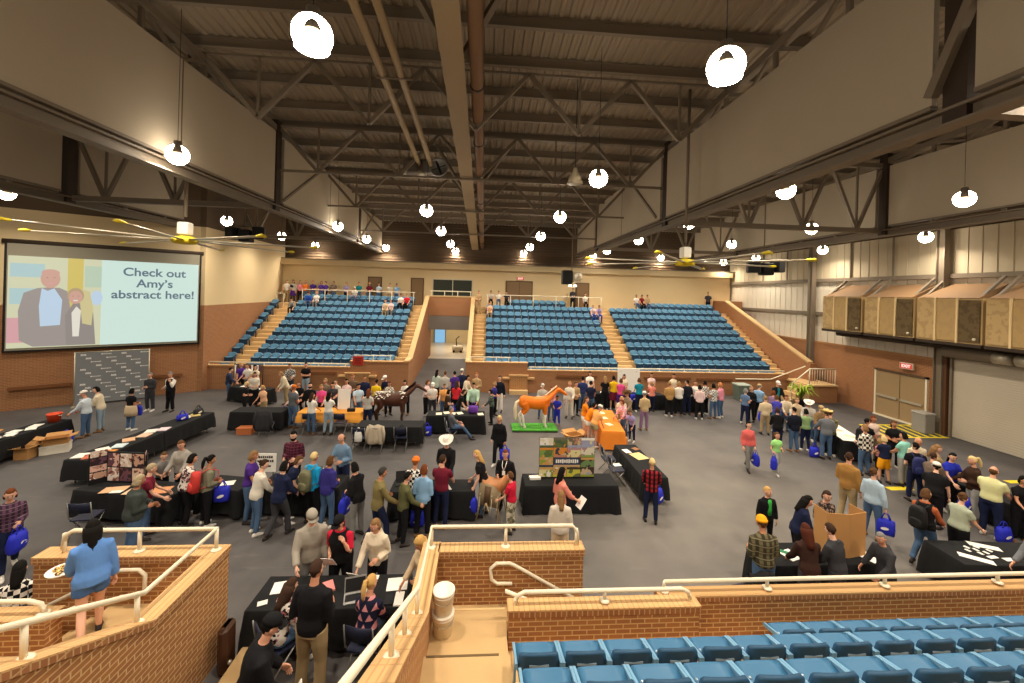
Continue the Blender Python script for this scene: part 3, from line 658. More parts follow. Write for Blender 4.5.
for i in range(0, 10):
    for nm, x0, n in secs:
        for k in range(n):
            x = x0 + 0.26 + 0.52 * k
            if i == 0 and nm == 'left' and x > -7.6: continue
            if i == 0 and nm == 'middle' and x < 2.9: continue
            if i == 9 and (nm == 'middle' and not 1.6 < x < 6.5): continue
            if i == 9 and nm == 'right' and x < 12.2: continue
            spots.append((i, nm, k, x))
for i in range(9): spots.append((i, 'corner', 0, -14.88 - 0.05 * i))
spots.sort(key=lambda s: (s[0], s[1] != 'corner'))
left_n = 300 - n_seat[0]
for i, nm, k, x in spots:
    y, z = rowY(i), rowZ(i)
    if i == 9: y += 0.25
    if left_n > 0:
        left_n -= 1
        o = bpy.data.objects.new('stadium_seat', ME_FAR); COL.objects.link(o); o.location = (x, y, z)
        if nm == 'corner': tag(o, 'single blue seat against the left side wall, %s row up' % ORD[i], 'seat', 'single seats by the left side wall')
        else: tag(o, 'blue seat in %s row up of the far %s stand, %s from left' % (ORD[i], nm, ORD[k]), 'seat', 'blue seats of the far stands')
    else:
        rest.add([(p[0] + x, p[1] + y, p[2] + z) for p in fs.v], fs.f, 0, True)
rest.m = (fs.m * (len(rest.f) // len(fs.f)))
o = obj('stadium_seats', rest, [M_SEATF, M_SEATF, M_SEATK]); tag(o, 'upper rows of blue seats in the far stands', 'seats', None, 'stuff')

# ------------------------------------------------------------------ roof
def roofz(y): return 14.0 - 0.08 * y
mb = MB(); rb = []
x = -24.0; prof = []
while x < 25.2:
    prof += [(x, 0.0), (x + 0.1, 0.0), (x + 0.14, 0.05), (x + 0.24, 0.05)]; x += 0.28
vs = []; fs2 = []
for (px, pz) in prof: vs += [(px, -5, roofz(-5) + pz), (px, 33.3, roofz(33.3) + pz)]
for k in range(len(prof) - 1): fs2.append((2 * k, 2 * k + 1, 2 * k + 3, 2 * k + 2))
mb.add(vs, fs2); struct('ceiling', mb, M_DECK)
y = 2.5; 
while y < 33:
    z = roofz(y); mb = MB()
    mb.box(-23.5, 24.5, y - 0.05, y + 0.07, z - 0.04, z - 0.01); mb.box(-23.5, 24.5, y - 0.02, y + 0.0, z - 0.3, z - 0.02); mb.box(-23.5, 24.5, y - 0.07, y + 0.07, z - 0.32, z - 0.29)
    struct('ceiling_purlin_beam', mb, M_STEEL); y += 1.62
def bar(mb, a, b, w=0.06, mi=0):
    a, b = Vector(a), Vector(b); d = (b - a).normalized(); u = Vector((0, 0, 1)) if abs(d.z) < 0.9 else Vector((1, 0, 0))
    s = d.cross(u).normalized() * w; q = s.cross(d).normalized() * w
    mb.loft([[p - s - q, p + s - q, p + s + q, p - s + q] for p in (a, b)], mi, False)
# long trusses along the depth
for nm, X, zb, w in (('ceiling_truss_left_inner', -8.5, 9.02, 0.13), ('ceiling_truss_right_inner', 7.65, 9.02, 0.13), ('ceiling_truss_left_outer', -16.2, 9.02, 0.12), ('ceiling_truss_right_outer', 17.6, 9.02, 0.12)):
    mb = MB()
    mb.box(X - 0.16, X + 0.16, 1.5, 33, zb - 0.02, zb + 0.03); mb.box(X - 0.03, X + 0.03, 1.5, 33, zb - 0.24, zb); mb.box(X - 0.16, X + 0.16, 1.5, 33, zb - 0.27, zb - 0.22)
    yy = 1.5
    while yy < 32:
        bar(mb, (X, yy, roofz(yy) - 0.6), (X, yy + 2.2, roofz(yy + 2.2) - 0.6), 0.11)
        bar(mb, (X, yy, zb), (X, yy, roofz(yy) - 0.6), 0.05)
        bar(mb, (X, yy, roofz(yy) - 0.6), (X, yy + 1.1, 11.9), 0.045); bar(mb, (X, yy + 1.1, 11.9), (X, yy + 2.2, roofz(yy + 2.2) - 0.6), 0.045)
        yy += 2.2
    struct(nm, mb, M_STEEL)
# main posts of the trusses and the cross trusses
for X in (-8.5, 7.65, -16.2, 17.6):
    for y in (6.0, 16.6, 27.0):
        mb = MB(); mb.box(X - 0.14, X + 0.14, y - 0.17, y + 0.17, 8.8, 12.4); struct('ceiling_post_beam', mb, M_STEELD)
def cross(y, x0, x1, zb, zt, n, c=0.1):
    mb = MB(); bar(mb, (x0, y, zt), (x1, y, zt), c)
    if c > 0.04: bar(mb, (x0, y, zb), (x1, y, zb), c)
    for k in range(n):
        a = x0 + (x1 - x0) * k / n; b = x0 + (x1 - x0) * (k + 1) / n; c = (a + b) / 2
        bar(mb, (a, y, zt), (c, y, zb), 0.06); bar(mb, (c, y, zb), (b, y, zt), 0.06); bar(mb, (c, y, zb), (c, y, zt), 0.035)
    struct('ceiling_cross_truss', mb, M_STEEL)
for y in (16.7, 27.0):
    cross(y, -16.2, -8.5, 9.0, 11.9, 3); cross(y, 7.65, 17.6, 9.0, 11.9, 4); cross(y, -8.5, 7.65, roofz(y) - 2.2, roofz(y) - 0.4, 5, 0.045)
cross(6.0, -16.2, -8.5, 9.0, 11.9, 3); cross(6.0, 7.65, 17.6, 9.0, 11.9, 4); cross(12.4, -8.5, 7.65, roofz(12.4) - 2.2, roofz(12.4) - 0.4, 5, 0.035); cross(21.5, -8.5, 7.65, roofz(21.5) - 2.2, roofz(21.5) - 0.4, 5, 0.045)
# taupe fabric panels hung on the trusses
def panel(X, y0, y1, z0, z1, label, seams=()):
    t = thing('hanging_baffle_panel', label, 'baffle panel')
    m = MB(); m.box(X - 0.05, X + 0.05, y0, y1, z0, z1); obj('fabric_face', m, M_PANEL, t)
    for s in seams:
        m = MB(); m.box(X - 0.06, X + 0.06, s - 0.015, s + 0.015, z0, z1); obj('seam', m, mat('seam_brown', '6e5b44', 0.9), t)
    m = MB(); m.box(X - 0.07, X + 0.07, y0, y1, z0 - 0.05, z0 + 0.02); obj('bottom_batten', m, M_STEEL, t)
panel(-8.36, 1.8, 16.2, 9.15, 11.85, 'long taupe baffle panel hanging upper left, nearest to camera', (7.0, 11.4))
panel(-8.36, 16.9, 26.6, 9.15, 11.8, 'taupe baffle panel on the left truss, beyond the nearest one', (21.8,))
panel(-8.36, 27.2, 32.5, 9.2, 11.2, 'smallest taupe baffle panel at far end of left truss')
panel(7.52, 6.3, 16.3, 9.15, 11.9, 'long taupe baffle panel hanging upper right, nearest to camera', ())
panel(7.52, 1.6, 5.7, 9.15, 11.9, 'taupe baffle panel cut by the upper right photo corner', ())
panel(7.52, 16.9, 26.7, 9.15, 11.85, 'taupe baffle panel on the right truss, beyond the post', (21.8,))
panel(7.52, 27.3, 32.5, 9.2, 11.3, 'smallest taupe baffle panel at far end of right truss')
panel(-16.1, 1.8, 16.2, 9.2, 11.8, 'outer left taupe baffle panel seen below the near left one')
panel(-16.1, 16.9, 32.5, 9.2, 11.8, 'outer left taupe baffle panel toward the back wall')
panel(17.5, 1.8, 16.3, 9.2, 11.8, 'outer right taupe baffle panel above the wall boxes')
panel(17.5, 16.9, 32.5, 9.2, 11.8, 'outer right taupe baffle panel toward the back wall')
mb = MB()
for X in (7.65,):
    bar(mb, (X - 0.2, 5.0, 12.3), (X - 0.2, 6.3, 9.3), 0.07); bar(mb, (X - 0.2, 17.2, 9.3), (X - 0.2, 20.5, 11.8), 0.05)
bar(mb, (-8.3, 16.9, 9.3), (-8.3, 20.5, 11.6), 0.05); bar(mb, (-8.3, 27.2, 9.3), (-8.3, 30, 11.3), 0.05)
struct('ceiling_brace_beam', mb, M_STEEL)
# centre beam, brown pipe, thin pipes
def beamz(y): return 11.95 - 0.083 * y
mb = MB()
mb.loft([[(-1.17, y, beamz(y)), (-0.64, y, beamz(y)), (-0.64, y, beamz(y) + 0.05), (-0.86, y, beamz(y) + 0.06), (-0.86, y, beamz(y) + 0.9), (-0.95, y, beamz(y) + 0.9), (-0.95, y, beamz(y) + 0.06), (-1.17, y, beamz(y) + 0.05)] for y in (2.0, 33.0)], 0, False)
struct('ceiling_centre_beam', mb, mat('tan_painted_steel', '9b8768', 0.6))
t = thing('ceiling_duct', 'round brown duct running along the centre roof beam', 'duct')
m = MB(); m.tube([(-0.36, 2, beamz(2) + 0.2), (-0.36, 32.5, beamz(32.5) + 0.2)], 0.17, 14); obj('pipe', m, mat('brown_duct', '7d5f45', 0.5), t)
for k in range(9):
    y = 4 + 3.3 * k; m = MB(); m.tube([(-0.36, y, beamz(y) + 0.2), (-0.36, y + 0.08, beamz(y) + 0.195)], 0.19, 14); obj('hanger_ring', m, M_STEELD, t)
for X, lab in ((-2.92, 'left of two thin tan pipes beside the centre roof beam'), (-2.42, 'right of two thin tan pipes beside the centre roof beam')):
    t = thing('ceiling_pipe', lab, 'pipe'); m = MB(); m.tube([(X, 2, 12.3), (X, 17.3, 11.1)], 0.1, 10); obj('pipe', m, mat('tan_pipe', 'a08a68', 0.5), t)
    m = MB(); m.tube([(X - 0.15, 11, 11.5), (X + 0.3, 11, 11.5)], 0.03, 6); m.tube([(X - 0.12, 11, 11.5), (X - 0.12, 11, 13.0)], 0.012, 5); obj('hanger', m, M_STEEL, t)
mb = MB(); bar(mb, (-0.7, 9.6, 11.35), (0.9, 7.6, 12.9), 0.07); bar(mb, (-1.1, 9.2, 11.4), (-2.3, 7.8, 12.9), 0.07); bar(mb, (-0.7, 19.6, 10.5), (0.9, 17.6, 12.2), 0.06); bar(mb, (-1.1, 19.2, 10.5), (-2.3, 17.8, 12.2), 0.06)
struct('ceiling_strut_beam', mb, M_STEEL)
for k, (x, y, z) in enumerate(((-2.85, 17.6, 10.75),)):
    t = thing('unit_heater', 'hanging heater and fan cluster at the end of thin pipes', 'heater', (x, y, z))
    m = MB(); m.cbox((0, 0, 0.3), (1.5, 0.9, 0.6), bev=0.05); obj('cabinet', m, mat('grey_brown_metal', '5f574c', 0.5), t)
    m = MB(); m.lathe([(0.36, 0), (0.4, 0.12), (0.36, 0.14), (0.33, 0.05)], (0.75, -0.46, 0.25), 14, axis='Y'); obj('fan_ring', m, M_GREYM, t)
    for a in range(4):
        m = MB(); q = a * PI / 2 + 0.4; m.tube([(0.75, -0.52, 0.25), (0.75 + 0.3 * math.cos(q), -0.5, 0.25 + 0.3 * math.sin(q))], 0.05, 6, flat=0.3); obj('fan_blade', m, M_DARK, t)
    for sx in (-0.6, 0.55):
        m = MB(); m.tube([(sx, 0, 0.6), (sx, 0, 2.0)], 0.015, 5); obj('hanger_rod', m, M_STEEL, t)
    for j, (dx, dz) in enumerate(((-0.75, -0.15), (0.1, -0.2))):
        m = MB(); m.tube([(dx, -0.2, 0.1), (dx - 0.1, -0.45, -0.05), (dx - 0.05, -0.75, -0.1)], [0.16, 0.15, 0.14], 10); obj('air_nozzle', m, M_ALU, t)
t = thing('bell_lamp', 'unlit bell shaped lamp hanging left of a lit high bay', 'lamp', (2.85, 13, 9.45))
m = MB(); m.lathe([(0.26, 0), (0.2, 0.2), (0.08, 0.38), (0.06, 0.5), (0.03, 0.52)], n=16); obj('shade', m, mat('pale_shade', 'b8ab90', 0.5), t)
m = MB(); m.tube([(0, 0, 0.5), (0, 0, roofz(13) - 9.5)], 0.012, 5); obj('cord', m, M_DARK, t)
t = thing('hanging_loudspeaker', 'black and cream loudspeaker cluster hanging before the back wall', 'loudspeaker', (6.1, 28, 6.5))
m = MB(); m.cbox((-0.35, 0, 0.5), (0.7, 0.6, 1.0), bev=0.04); obj('cabinet', m, M_DARK, t)
m = MB(); m.cbox((0.35, 0, 0.55), (0.62, 0.6, 0.75), bev=0.04); obj('horn_box', m, mat('cream_plastic', 'd8c9a8', 0.5), t)
m = MB(); m.lathe([(0.08, 0), (0.25, 0.25), (0.27, 0.27)], (0.35, -0.3, 0.55), 12, axis='Y'); obj('horn', m, mat('pale_horn', 'f0e6cf', 0.4), t)
m = MB(); m.tube([(0, 0, 0.9), (0, 0, 5)], 0.03, 6); obj('hanger_rod', m, M_STEEL, t)
for k, dx in enumerate((-0.15, 0.2)):
    m = MB(); m.lathe([(0.09, 0), (0.13, -0.16)], (dx, -0.25, 0.0), 10); obj('floodlight', m, emis('flood_lens', 'fff2d8', 3.0), t)
t = thing('hanging_loudspeaker', 'dark loudspeaker cluster hanging right of the right ceiling fan', 'loudspeaker', (12.7, 17.5, 7.3))
for k, (dx, dz) in enumerate(((-0.5, 0), (0.1, -0.1), (0.65, 0.05))):
    m = MB(); m.cbox((dx, 0, dz), (0.5, 0.45, 0.55), rz=0.4 * (k - 1), bev=0.03); obj('cabinet', m, M_DARK, t)
m = MB(); m.tube([(0, 0, 0.2), (0, 0, 4.8)], 0.03, 6); m.tube([(-0.7, 0, 0.35), (0.8, 0, 0.35)], 0.03, 6); obj('hanger_frame', m, M_STEEL, t)
t = thing('hanging_loudspeaker', 'dark loudspeaker cluster hanging by the left ceiling fan', 'loudspeaker', (-11.3, 19.5, 8.2))
for k, (dx, dz) in enumerate(((-0.5, 0), (0.1, -0.1), (0.65, 0.05))):
    m = MB(); m.cbox((dx, 0, dz), (0.5, 0.45, 0.55), rz=0.4 * (k - 1), bev=0.03); obj('cabinet', m, M_DARK, t)
m = MB(); m.tube([(0, 0, 0.2), (0, 0, 4.0)], 0.03, 6); m.tube([(-0.7, 0, 0.35), (0.8, 0, 0.35)], 0.03, 6); obj('hanger_frame', m, M_STEEL, t)

# large ceiling fans with yellow tipped blades
def big_fan(x, y, z, a0, label, nb=8, R=3.6):
    t = thing('ceiling_fan', label, 'fan', (x, y, z))
    m = MB(); m.lathe([(0.12, -0.12), (0.3, -0.1), (0.34, 0.0), (0.3, 0.08), (0.12, 0.12)], n=16); obj('hub', m, M_YEL, t)
    m = MB(); m.cbox((0, 0, 0.34), (0.3, 0.3, 0.38), bev=0.03); obj('motor', m, mat('white_enamel', 'e9e4d8', 0.4), t)
    m = MB(); m.tube([(0, 0, 0.7), (0, 0, roofz(y) - z)], 0.05, 8); obj('down_rod', m, M_STEEL, t)
    for k in range(nb):
        a = a0 + 2 * PI * k / nb; c, s = math.cos(a), math.sin(a); n = Vector((-s, c, 0))
        ring = lambda r, w, th: [Vector((c * r, s * r, 0)) + n * (w * u) + Vector((0, 0, th * v - 0.12 * w * u)) for u, v in ((-1, 0), (-0.4, 1), (0.5, 0.8), (1, 0), (0.3, -0.5), (-0.6, -0.4))]
        m = MB(); m.loft([ring(0.3, 0.09, 0.03), ring(R - 0.22, 0.09, 0.025)], 0, True); b = obj('blade', m, M_ALU, t)
        m = MB(); m.loft([ring(R - 0.24, 0.1, 0.04), ring(R - 0.05, 0.11, 0.06), ring(R, 0.06, 0.04)], 0, True); obj('blade_tip', m, M_YEL, b)
big_fan(6.82, 13.3, 7.0, 0.12, 'large ceiling fan with yellow tipped blades, right side of the arena')
big_fan(-9.0, 12.6, 7.1, 0.3, 'large ceiling fan with yellow tipped blades, before the projection screen')

# wall hung boxes on the right
for k, (y1, nm) in enumerate(((21.9, 'farthest'), (19.35, 'second farthest'), (16.85, 'second nearest'), (14.35, 'nearest'))):
    y0 = y1 - 2.4
    t = thing('wall_air_cooler', 'tan framed ventilation box hung on right wall, %s of four' % nm, 'ventilation box', (0, 0, 0), 0, 'tan wall boxes')
    m = MB(); m.box(19.55, 20.5, y0, y1, 4.25, 6.1); obj('casing', m, mat('tan_metal', 'b89c6c', 0.6), t)
    for j, (a, b, hx) in enumerate(((y1 - 0.75, y1 - 0.06, 'c0a474'), (y1 - 1.55, y1 - 0.83, 'b89b6a'), (y0 + 0.06, y1 - 1.63, '6b5a40'))):
        m = MB(); m.box(19.5, 19.56, a, b, 4.32, 6.02); obj('filter_panel', m, pattern_mat('pad_%d' % j, 'blot', hx, 'b2966a' if j < 2 else '5c4d35', None, 0.3), t)
    for yy in (y1 - 0.79, y1 - 1.59):
        m = MB(); m.box(19.46, 19.56, yy - 0.035, yy + 0.035, 4.25, 6.1); obj('frame_bar', m, mat('pale_tan_metal', 'e6cc98', 0.5), t)
    m = MB(); m.prism([(19.5, 6.1), (20.85, 6.1), (20.85, 6.75)], y0 + 0.1, y1 - 0.1, 'XZ'); obj('hood', m, mat('tan_hood', '86694a', 0.7), t)
    m = MB(); m.box(19.5, 20.85, y0, y1, 4.12, 4.25); obj('drip_tray', m, M_STEELD, t)
    for yy in (y0 + 0.2, y1 - 0.2):
        m = MB(); bar(m, (19.7, yy, 6.1), (20.85, yy, 7.1), 0.05); obj('bracket', m, M_STEEL, t)
    m = MB(); m.sphere((19.47, y0 + 0.2, 4.45), 0.06, 8, 6); obj('float_valve', m, M_RAIL, t)
t = thing('wall_duct', 'dark duct running under the ventilation boxes on right wall', 'duct'); m = MB(); m.tube([(20.4, 12, 3.98), (20.4, 21.8, 3.98)], 0.13, 10); obj('pipe', m, M_STEELD, t)

# ------------------------------------------------------------------ lamps
M_LENS = emis('lamp_lens', 'fff0d0', 9.0)
M_HOUS = mat('lamp_housing', '8a8073', 0.4, 0.3)
lh = MB(); lh.lathe([(0.05, 0.62), (0.11, 0.6), (0.12, 0.36), (0.15, 0.2)], n=14); ME_H = lh.mesh('housing', M_HOUS)
lr = MB(); lr.lathe([(0.14, 0.22), (0.2, 0.16), (0.25, 0.03), (0.255, 0.0), (0.24, 0.02), (0.19, 0.14), (0.13, 0.2)], n=18); ME_R = lr.mesh('reflector', emis('lit_acrylic_reflector', 'ffe3b8', 2.5))
ll = MB(); ll.lathe([(0.01, -0.03), (0.12, -0.03), (0.2, 0.0), (0.225, 0.03), (0.01, 0.04)], n=18); ME_L = ll.mesh('lens', M_LENS)
def lamp(x, y, z, label, energy):
    t = thing('high_bay_lamp', label, 'lamp', (x, y, z), 0, 'high bay lamps')
    for nm, me in (('housing', ME_H), ('reflector', ME_R), ('lens', ME_L)): link(nm, me, t).scale = (0.78, 0.78, 0.78)
    m = MB(); m.tube([(0, 0, 0.45), (0, 0, max(0.7, roofz(y) - z - 0.3))], 0.007, 5); obj('hanger_cable', m, M_DARK, t)
    for nm, kind, zz, e in (('lamp_light', 'AREA', -0.06, energy), ('lamp_glow', 'POINT', 0.12, energy * 0.6)):
        L = bpy.data.lights.new(nm, kind); L.energy = e; L.color = (1.0, 0.87, 0.70)
        if kind == 'AREA': L.shape = 'DISK'; L.size = 0.42; L.spread = math.radians(150)
        else: L.shadow_soft_size = 0.25
        o = bpy.data.objects.new(nm, L); COL.objects.link(o); o.location = (0, 0, zz); o.parent = t
        o.visible_camera = True
LE = 215.0
rows = [(-2.5, 9.05, 'row just left of the centre beam', (5.39, 16.7, 22.2, 28.2, 33.0)), (3.1, 9.05, 'row just right of the centre beam', (5.45, 11.1, 16.9, 22.8, 28.4, 33.0)),
        (-7.95, 9.05, 'row along the left baffle panels', (5.2, 10.8, 22.0, 27.2, 32.4)), (8.9, 9.05, 'row along the right baffle panels', (5.5, 11.4, 17.1, 22.9, 29.0, 32.8)),
        (-13.4, 9.05, 'far left row', (5.3, 10.9, 21.6, 27.2, 32.4)), (14.7, 9.05, 'far right row', (5.6, 11.4, 17.2, 23.1, 28.6, 32.8)),
        (-18.5, 9.05, 'outermost left row', (11.0, 16.7)), (19.7, 8.78, 'row beside the right wall', (11.5, 16.7, 22.2, 28.0, 32.0))]
for X, z, nm, ys in rows:
    for k, y in enumerate(ys): lamp({5.39: -2.34, 5.45: 3.31}.get(y, X), y, z - 0.08, 'lit high bay lamp, %s away from camera in %s' % (ORD[k], nm), LE * (0.55 if X > 19 else 1.0))
# rows that carry on over the near stands, behind the photographer
for k, (x, y) in enumerate(((-7.9, -0.5), (-2.5, -0.3), (3.1, -0.3), (8.9, -0.2), (14.7, -0.2))):
    lamp(x, y, 9.05, 'lit round high bay lamp over the near stand, %s from the left' % ORD[k], LE)
L = bpy.data.lights.new('tunnel_light', 'AREA'); L.energy = 160; L.color = (1.0, 0.9, 0.72); L.shape = 'RECTANGLE'; L.size = 1.2; L.size_y = 5
o = bpy.data.objects.new('tunnel_light', L); COL.objects.link(o); o.location = (-2.5, 36, 3.4)
L = bpy.data.lights.new('concourse_light', 'AREA'); L.energy = 0.0
bpy.data.lights.remove(L)

# ------------------------------------------------------------------ projection screen on the diagonal wall
t = thing('projection_screen', 'large projection screen on left wall showing two people and a caption', 'screen', (DA[0], DA[1], 0), DROT)
m = MB(); m.box(0.02, 6.76, -0.14, -0.02, 2.58, 7.42); obj('frame', m, mat('black_frame', '1d1915', 0.6), t)
m = MB(); m.box(0.1, 6.68, -0.155, -0.14, 2.66, 7.36); obj('fabric', m, mat('screen_fabric', '8f8a7a', 0.8), t)
m = MB(); m.tube([(-0.05, -0.12, 7.45), (6.85, -0.12, 7.45)], 0.1, 10); obj('case', m, M_STEELD, t)
pic = obj('slide', MB().box(0.14, 6.64, -0.17, -0.156, 2.76, 6.82), emis('slide_mint', 'd3ebe0', 0.9), t)
ph = MB()
E = [emis('slide_%d' % i, h, 0.85) for i, h in enumerate(('dcdcb8', 'a49a94', 'c6dcf0', 'd8a896', 'd8cc96', 'dcc76a', 'c2d6bc', 'e0a8ac', 'efe9da', '998f8a', 'bfa37e', 'b6d4d4'))]
def poly(pts, d, mi): ph.prism([(p[0], p[1]) for p in pts], -0.172 - d, -0.171, 'XZ', mi)
def ell(cx, cz, rx, rz, d, mi, n=20): poly([(cx + rx * math.cos(2 * PI * k / n), cz + rz * math.sin(2 * PI * k / n)) for k in range(n)], d, mi)
poly([(0.14, 2.76), (3.0, 2.76), (3.0, 6.82), (0.14, 6.82)], 0.001, 0)
poly([(0.2, 5.9), (1.2, 5.9), (1.2, 6.5), (0.2, 6.5)], 0.002, 11); poly([(0.2, 4.7), (1.0, 4.7), (1.0, 5.4), (0.2, 5.4)], 0.002, 11)
poly([(1.9, 4.4), (2.4, 4.4), (2.4, 6.82), (1.9, 6.82)], 0.002, 5); poly([(2.45, 5.5), (3.0, 5.5), (3.0, 6.5), (2.45, 6.5)], 0.002, 6)
poly([(0.14, 3.0), (0.75, 3.0), (0.75, 4.1), (0.14, 4.1)], 0.002, 7); ell(2.85, 5.0, 0.2, 0.35, 0.002, 2)
poly([(0.5, 3.1), (0.45, 4.4), (0.6, 5.2), (1.0, 5.42), (1.25, 5.45), (1.65, 5.45), (1.9, 5.3), (2.0, 4.6), (2.0, 3.2), (2.0, 2.8), (0.9, 2.8)], 0.003, 1)
poly([(1.1, 3.7), (1.05, 4.6), (1.12, 5.42), (1.3, 5.3), (1.5, 5.42), (1.75, 4.9), (1.7, 3.75)], 0.004, 2)
ell(1.38, 5.85, 0.3, 0.42, 0.005, 3); ell(1.38, 6.12, 0.28, 0.16, 0.006, 3); ell(1.28, 5.9, 0.035, 0.02, 0.007, 9, 8); ell(1.5, 5.9, 0.035, 0.02, 0.007, 9, 8); ell(1.39, 5.64, 0.1, 0.03, 0.007, 7, 8)
poly([(1.9, 2.8), (1.85, 4.2), (2.1, 4.75), (2.5, 4.75), (2.75, 4.3), (2.85, 2.8)], 0.004, 9)
poly([(2.1, 3.2), (2.05, 4.3), (2.2, 4.6), (2.35, 4.4), (2.3, 3.2)], 0.005, 8)
poly([(2.4, 3.8), (2.3, 4.9), (2.35, 5.4), (2.62, 5.3), (2.75, 4.5), (2.7, 3.7)], 0.006, 4); ell(2.17, 5.1, 0.27, 0.36, 0.007, 10); ell(2.17, 5.02, 0.22, 0.3, 0.008, 3)
ell(2.08, 5.08, 0.03, 0.02, 0.009, 9, 8); ell(2.26, 5.08, 0.03, 0.02, 0.009, 9, 8); ell(2.17, 4.87, 0.09, 0.03, 0.009, 8, 8)
obj('slide_photograph', ph, E, pic)
M_TXT = emis('slide_text', '6e8494', 0.7)
for k, (s, z) in enumerate((('Check out', 6.12), ('Amy\u2019s', 5.56), ('abstract here!', 5.0))): text('slide_caption', s, 0.56, M_TXT, pic, (4.92, -0.176, z), 0.011)

# grey backdrop with pale marks
t = thing('backdrop_banner', 'grey step and repeat backdrop with small white marks below the screen', 'backdrop', diag(3.52, -0.55, 0), DROT)
m = MB(); m.box(-1.24, 1.24, -0.015, 0.015, 0.08, 2.46); obj('banner', m, mat('banner_grey', '7d8083', 0.8, var=0.08, vscale=1.2), t)
rnd = random.Random(5); M_PRINT = mat('banner_print', 'f2f0ea', 0.7)
for r in range(13):
    z = 0.3 + r * 0.172
    for c in range(5):
        x = -1.1 + c * 0.68 - (r % 4) * 0.17
        if not -1.15 < x < 1.0: continue
        m = MB()
        if (r + c) % 2:
            m.cbox((x + 0.03, -0.02, z), (0.05, 0.006, 0.05))
            for j in range(8): m.cbox((x + 0.085 + j * 0.035, -0.02, z), (0.022, 0.006, 0.03 + 0.012 * rnd.random()))
        else:
            for j in range(4): m.cbox((x + 0.03 + j * 0.045, -0.02, z + 0.005), (0.032, 0.006, 0.05))
            m.cbox((x + 0.1, -0.02, z - 0.035), (0.2, 0.006, 0.014))
        obj('logo_print', m, M_PRINT, t)
for q in (-1.27, 1.27):
    m = MB(); m.tube([(q, 0, 0), (q, 0, 2.5)], 0.025, 8); obj('pole', m, M_ALU, t)
    m = MB(); m.cbox((q, 0, 0.015), (0.1, 0.6, 0.03)); obj('foot', m, M_ALU, t)
m = MB(); m.tube([(-1.27, 0, 2.48), (1.27, 0, 2.48)], 0.02, 8); obj('top_bar', m, M_ALU, t)

TABLES = [(-2.37, 6.85, 2.44, 0.76, 0, 'black', 0.12, 'nearest table, in the mouth of the near tunnel'),
 (2.44, 10.8, 2.5, 0.72, 0, 'black', 0.01, 'table under the tall photo display board'),
 (4.9, 12.1, 2.44, 0.72, 90, 'black', 0.18, 'table pointing at the red plaid shirt'),
 (5.12, 16.0, 2.75, 0.85, 82, 'orange', 0.06, 'bright orange covered table right of the orange horse'),
 (-1.05, 16.7, 2.35, 0.72, 0, 'black', 0.05, 'table carrying the purple bag'),
 (-3.4, 15.35, 2.4, 0.78, 0, 'black', 0.2, 'table in front of the brown horse'),
 (-9.0, 17.0, 2.0, 0.74, 0, 'black', 0.1, 'table left of the person in orange cap'),
 (-6.15, 17.0, 2.5, 0.74, 0, 'gold', 0.35, 'golden draped table with white poster board'),
 (-11.4, 20.7, 2.2, 0.66, -22, 'black', 0.1, 'corner table beside the far left parapet'),
 (6.0, 20.5, 1.8, 0.6, 0, 'black', 0.05, 'parapet table behind the orange horse'),
 (8.5, 20.3, 1.7, 0.6, 0, 'black', 0.05, 'parapet table below far right stand'),
 (10.35, 19.95, 1.9, 0.6, 0, 'black', 0.05, 'parapet table at the camel jacket'),
 (14.6, 17.3, 2.44, 0.76, 84, 'white', 0.3, 'long white topped table in right crowd, far end'),
 (14.0, 14.8, 2.44, 0.76, 70, 'whiteblack', 0.1, 'white topped black skirted table in right crowd, near end'),
 (13.95, 10.0, 2.44, 0.76, 90, 'black', 0.06, 'table at right edge behind the blue bags'),
 (10.75, 7.5, 2.44, 0.78, -4, 'black', 0.1, 'table at lower right edge carrying white cards'),
 (6.75, 7.6, 2.3, 0.7, 0, 'black', 0.05, 'table holding the cardboard board'),
 (-15.3, 14.5, 2.3, 0.74, 90, 'black', 0.15, 'table by the left wall carrying an orange tub'),
 (-15.2, 12.0, 2.3, 0.74, 90, 'black', 0.15, 'table at the left edge of the photo'),
 (-11.22, 13.2, 2.3, 0.8, 86, 'black', 0.2, 'nearer of two joined tables before the backdrop'),
 (-11.06, 15.5, 2.3, 0.8, 86, 'black', 0.2, 'farther of two joined tables before the backdrop'),
 (-8.5, 10.5, 2.5, 0.74, -10, 'black', 0.15, 'table with the folding photo display'),
 (-6.4, 10.7, 1.1, 0.7, -10, 'black', 0.15, 'short table beside the photo display table'),
 (-4.55, 10.8, 2.0, 0.74, -3, 'black', 0.08, 'table with the white sign'),
 (-1.2, 10.5, 2.1, 0.66, 0, 'black', 0.08, 'table with the laptop, behind near brick block')]
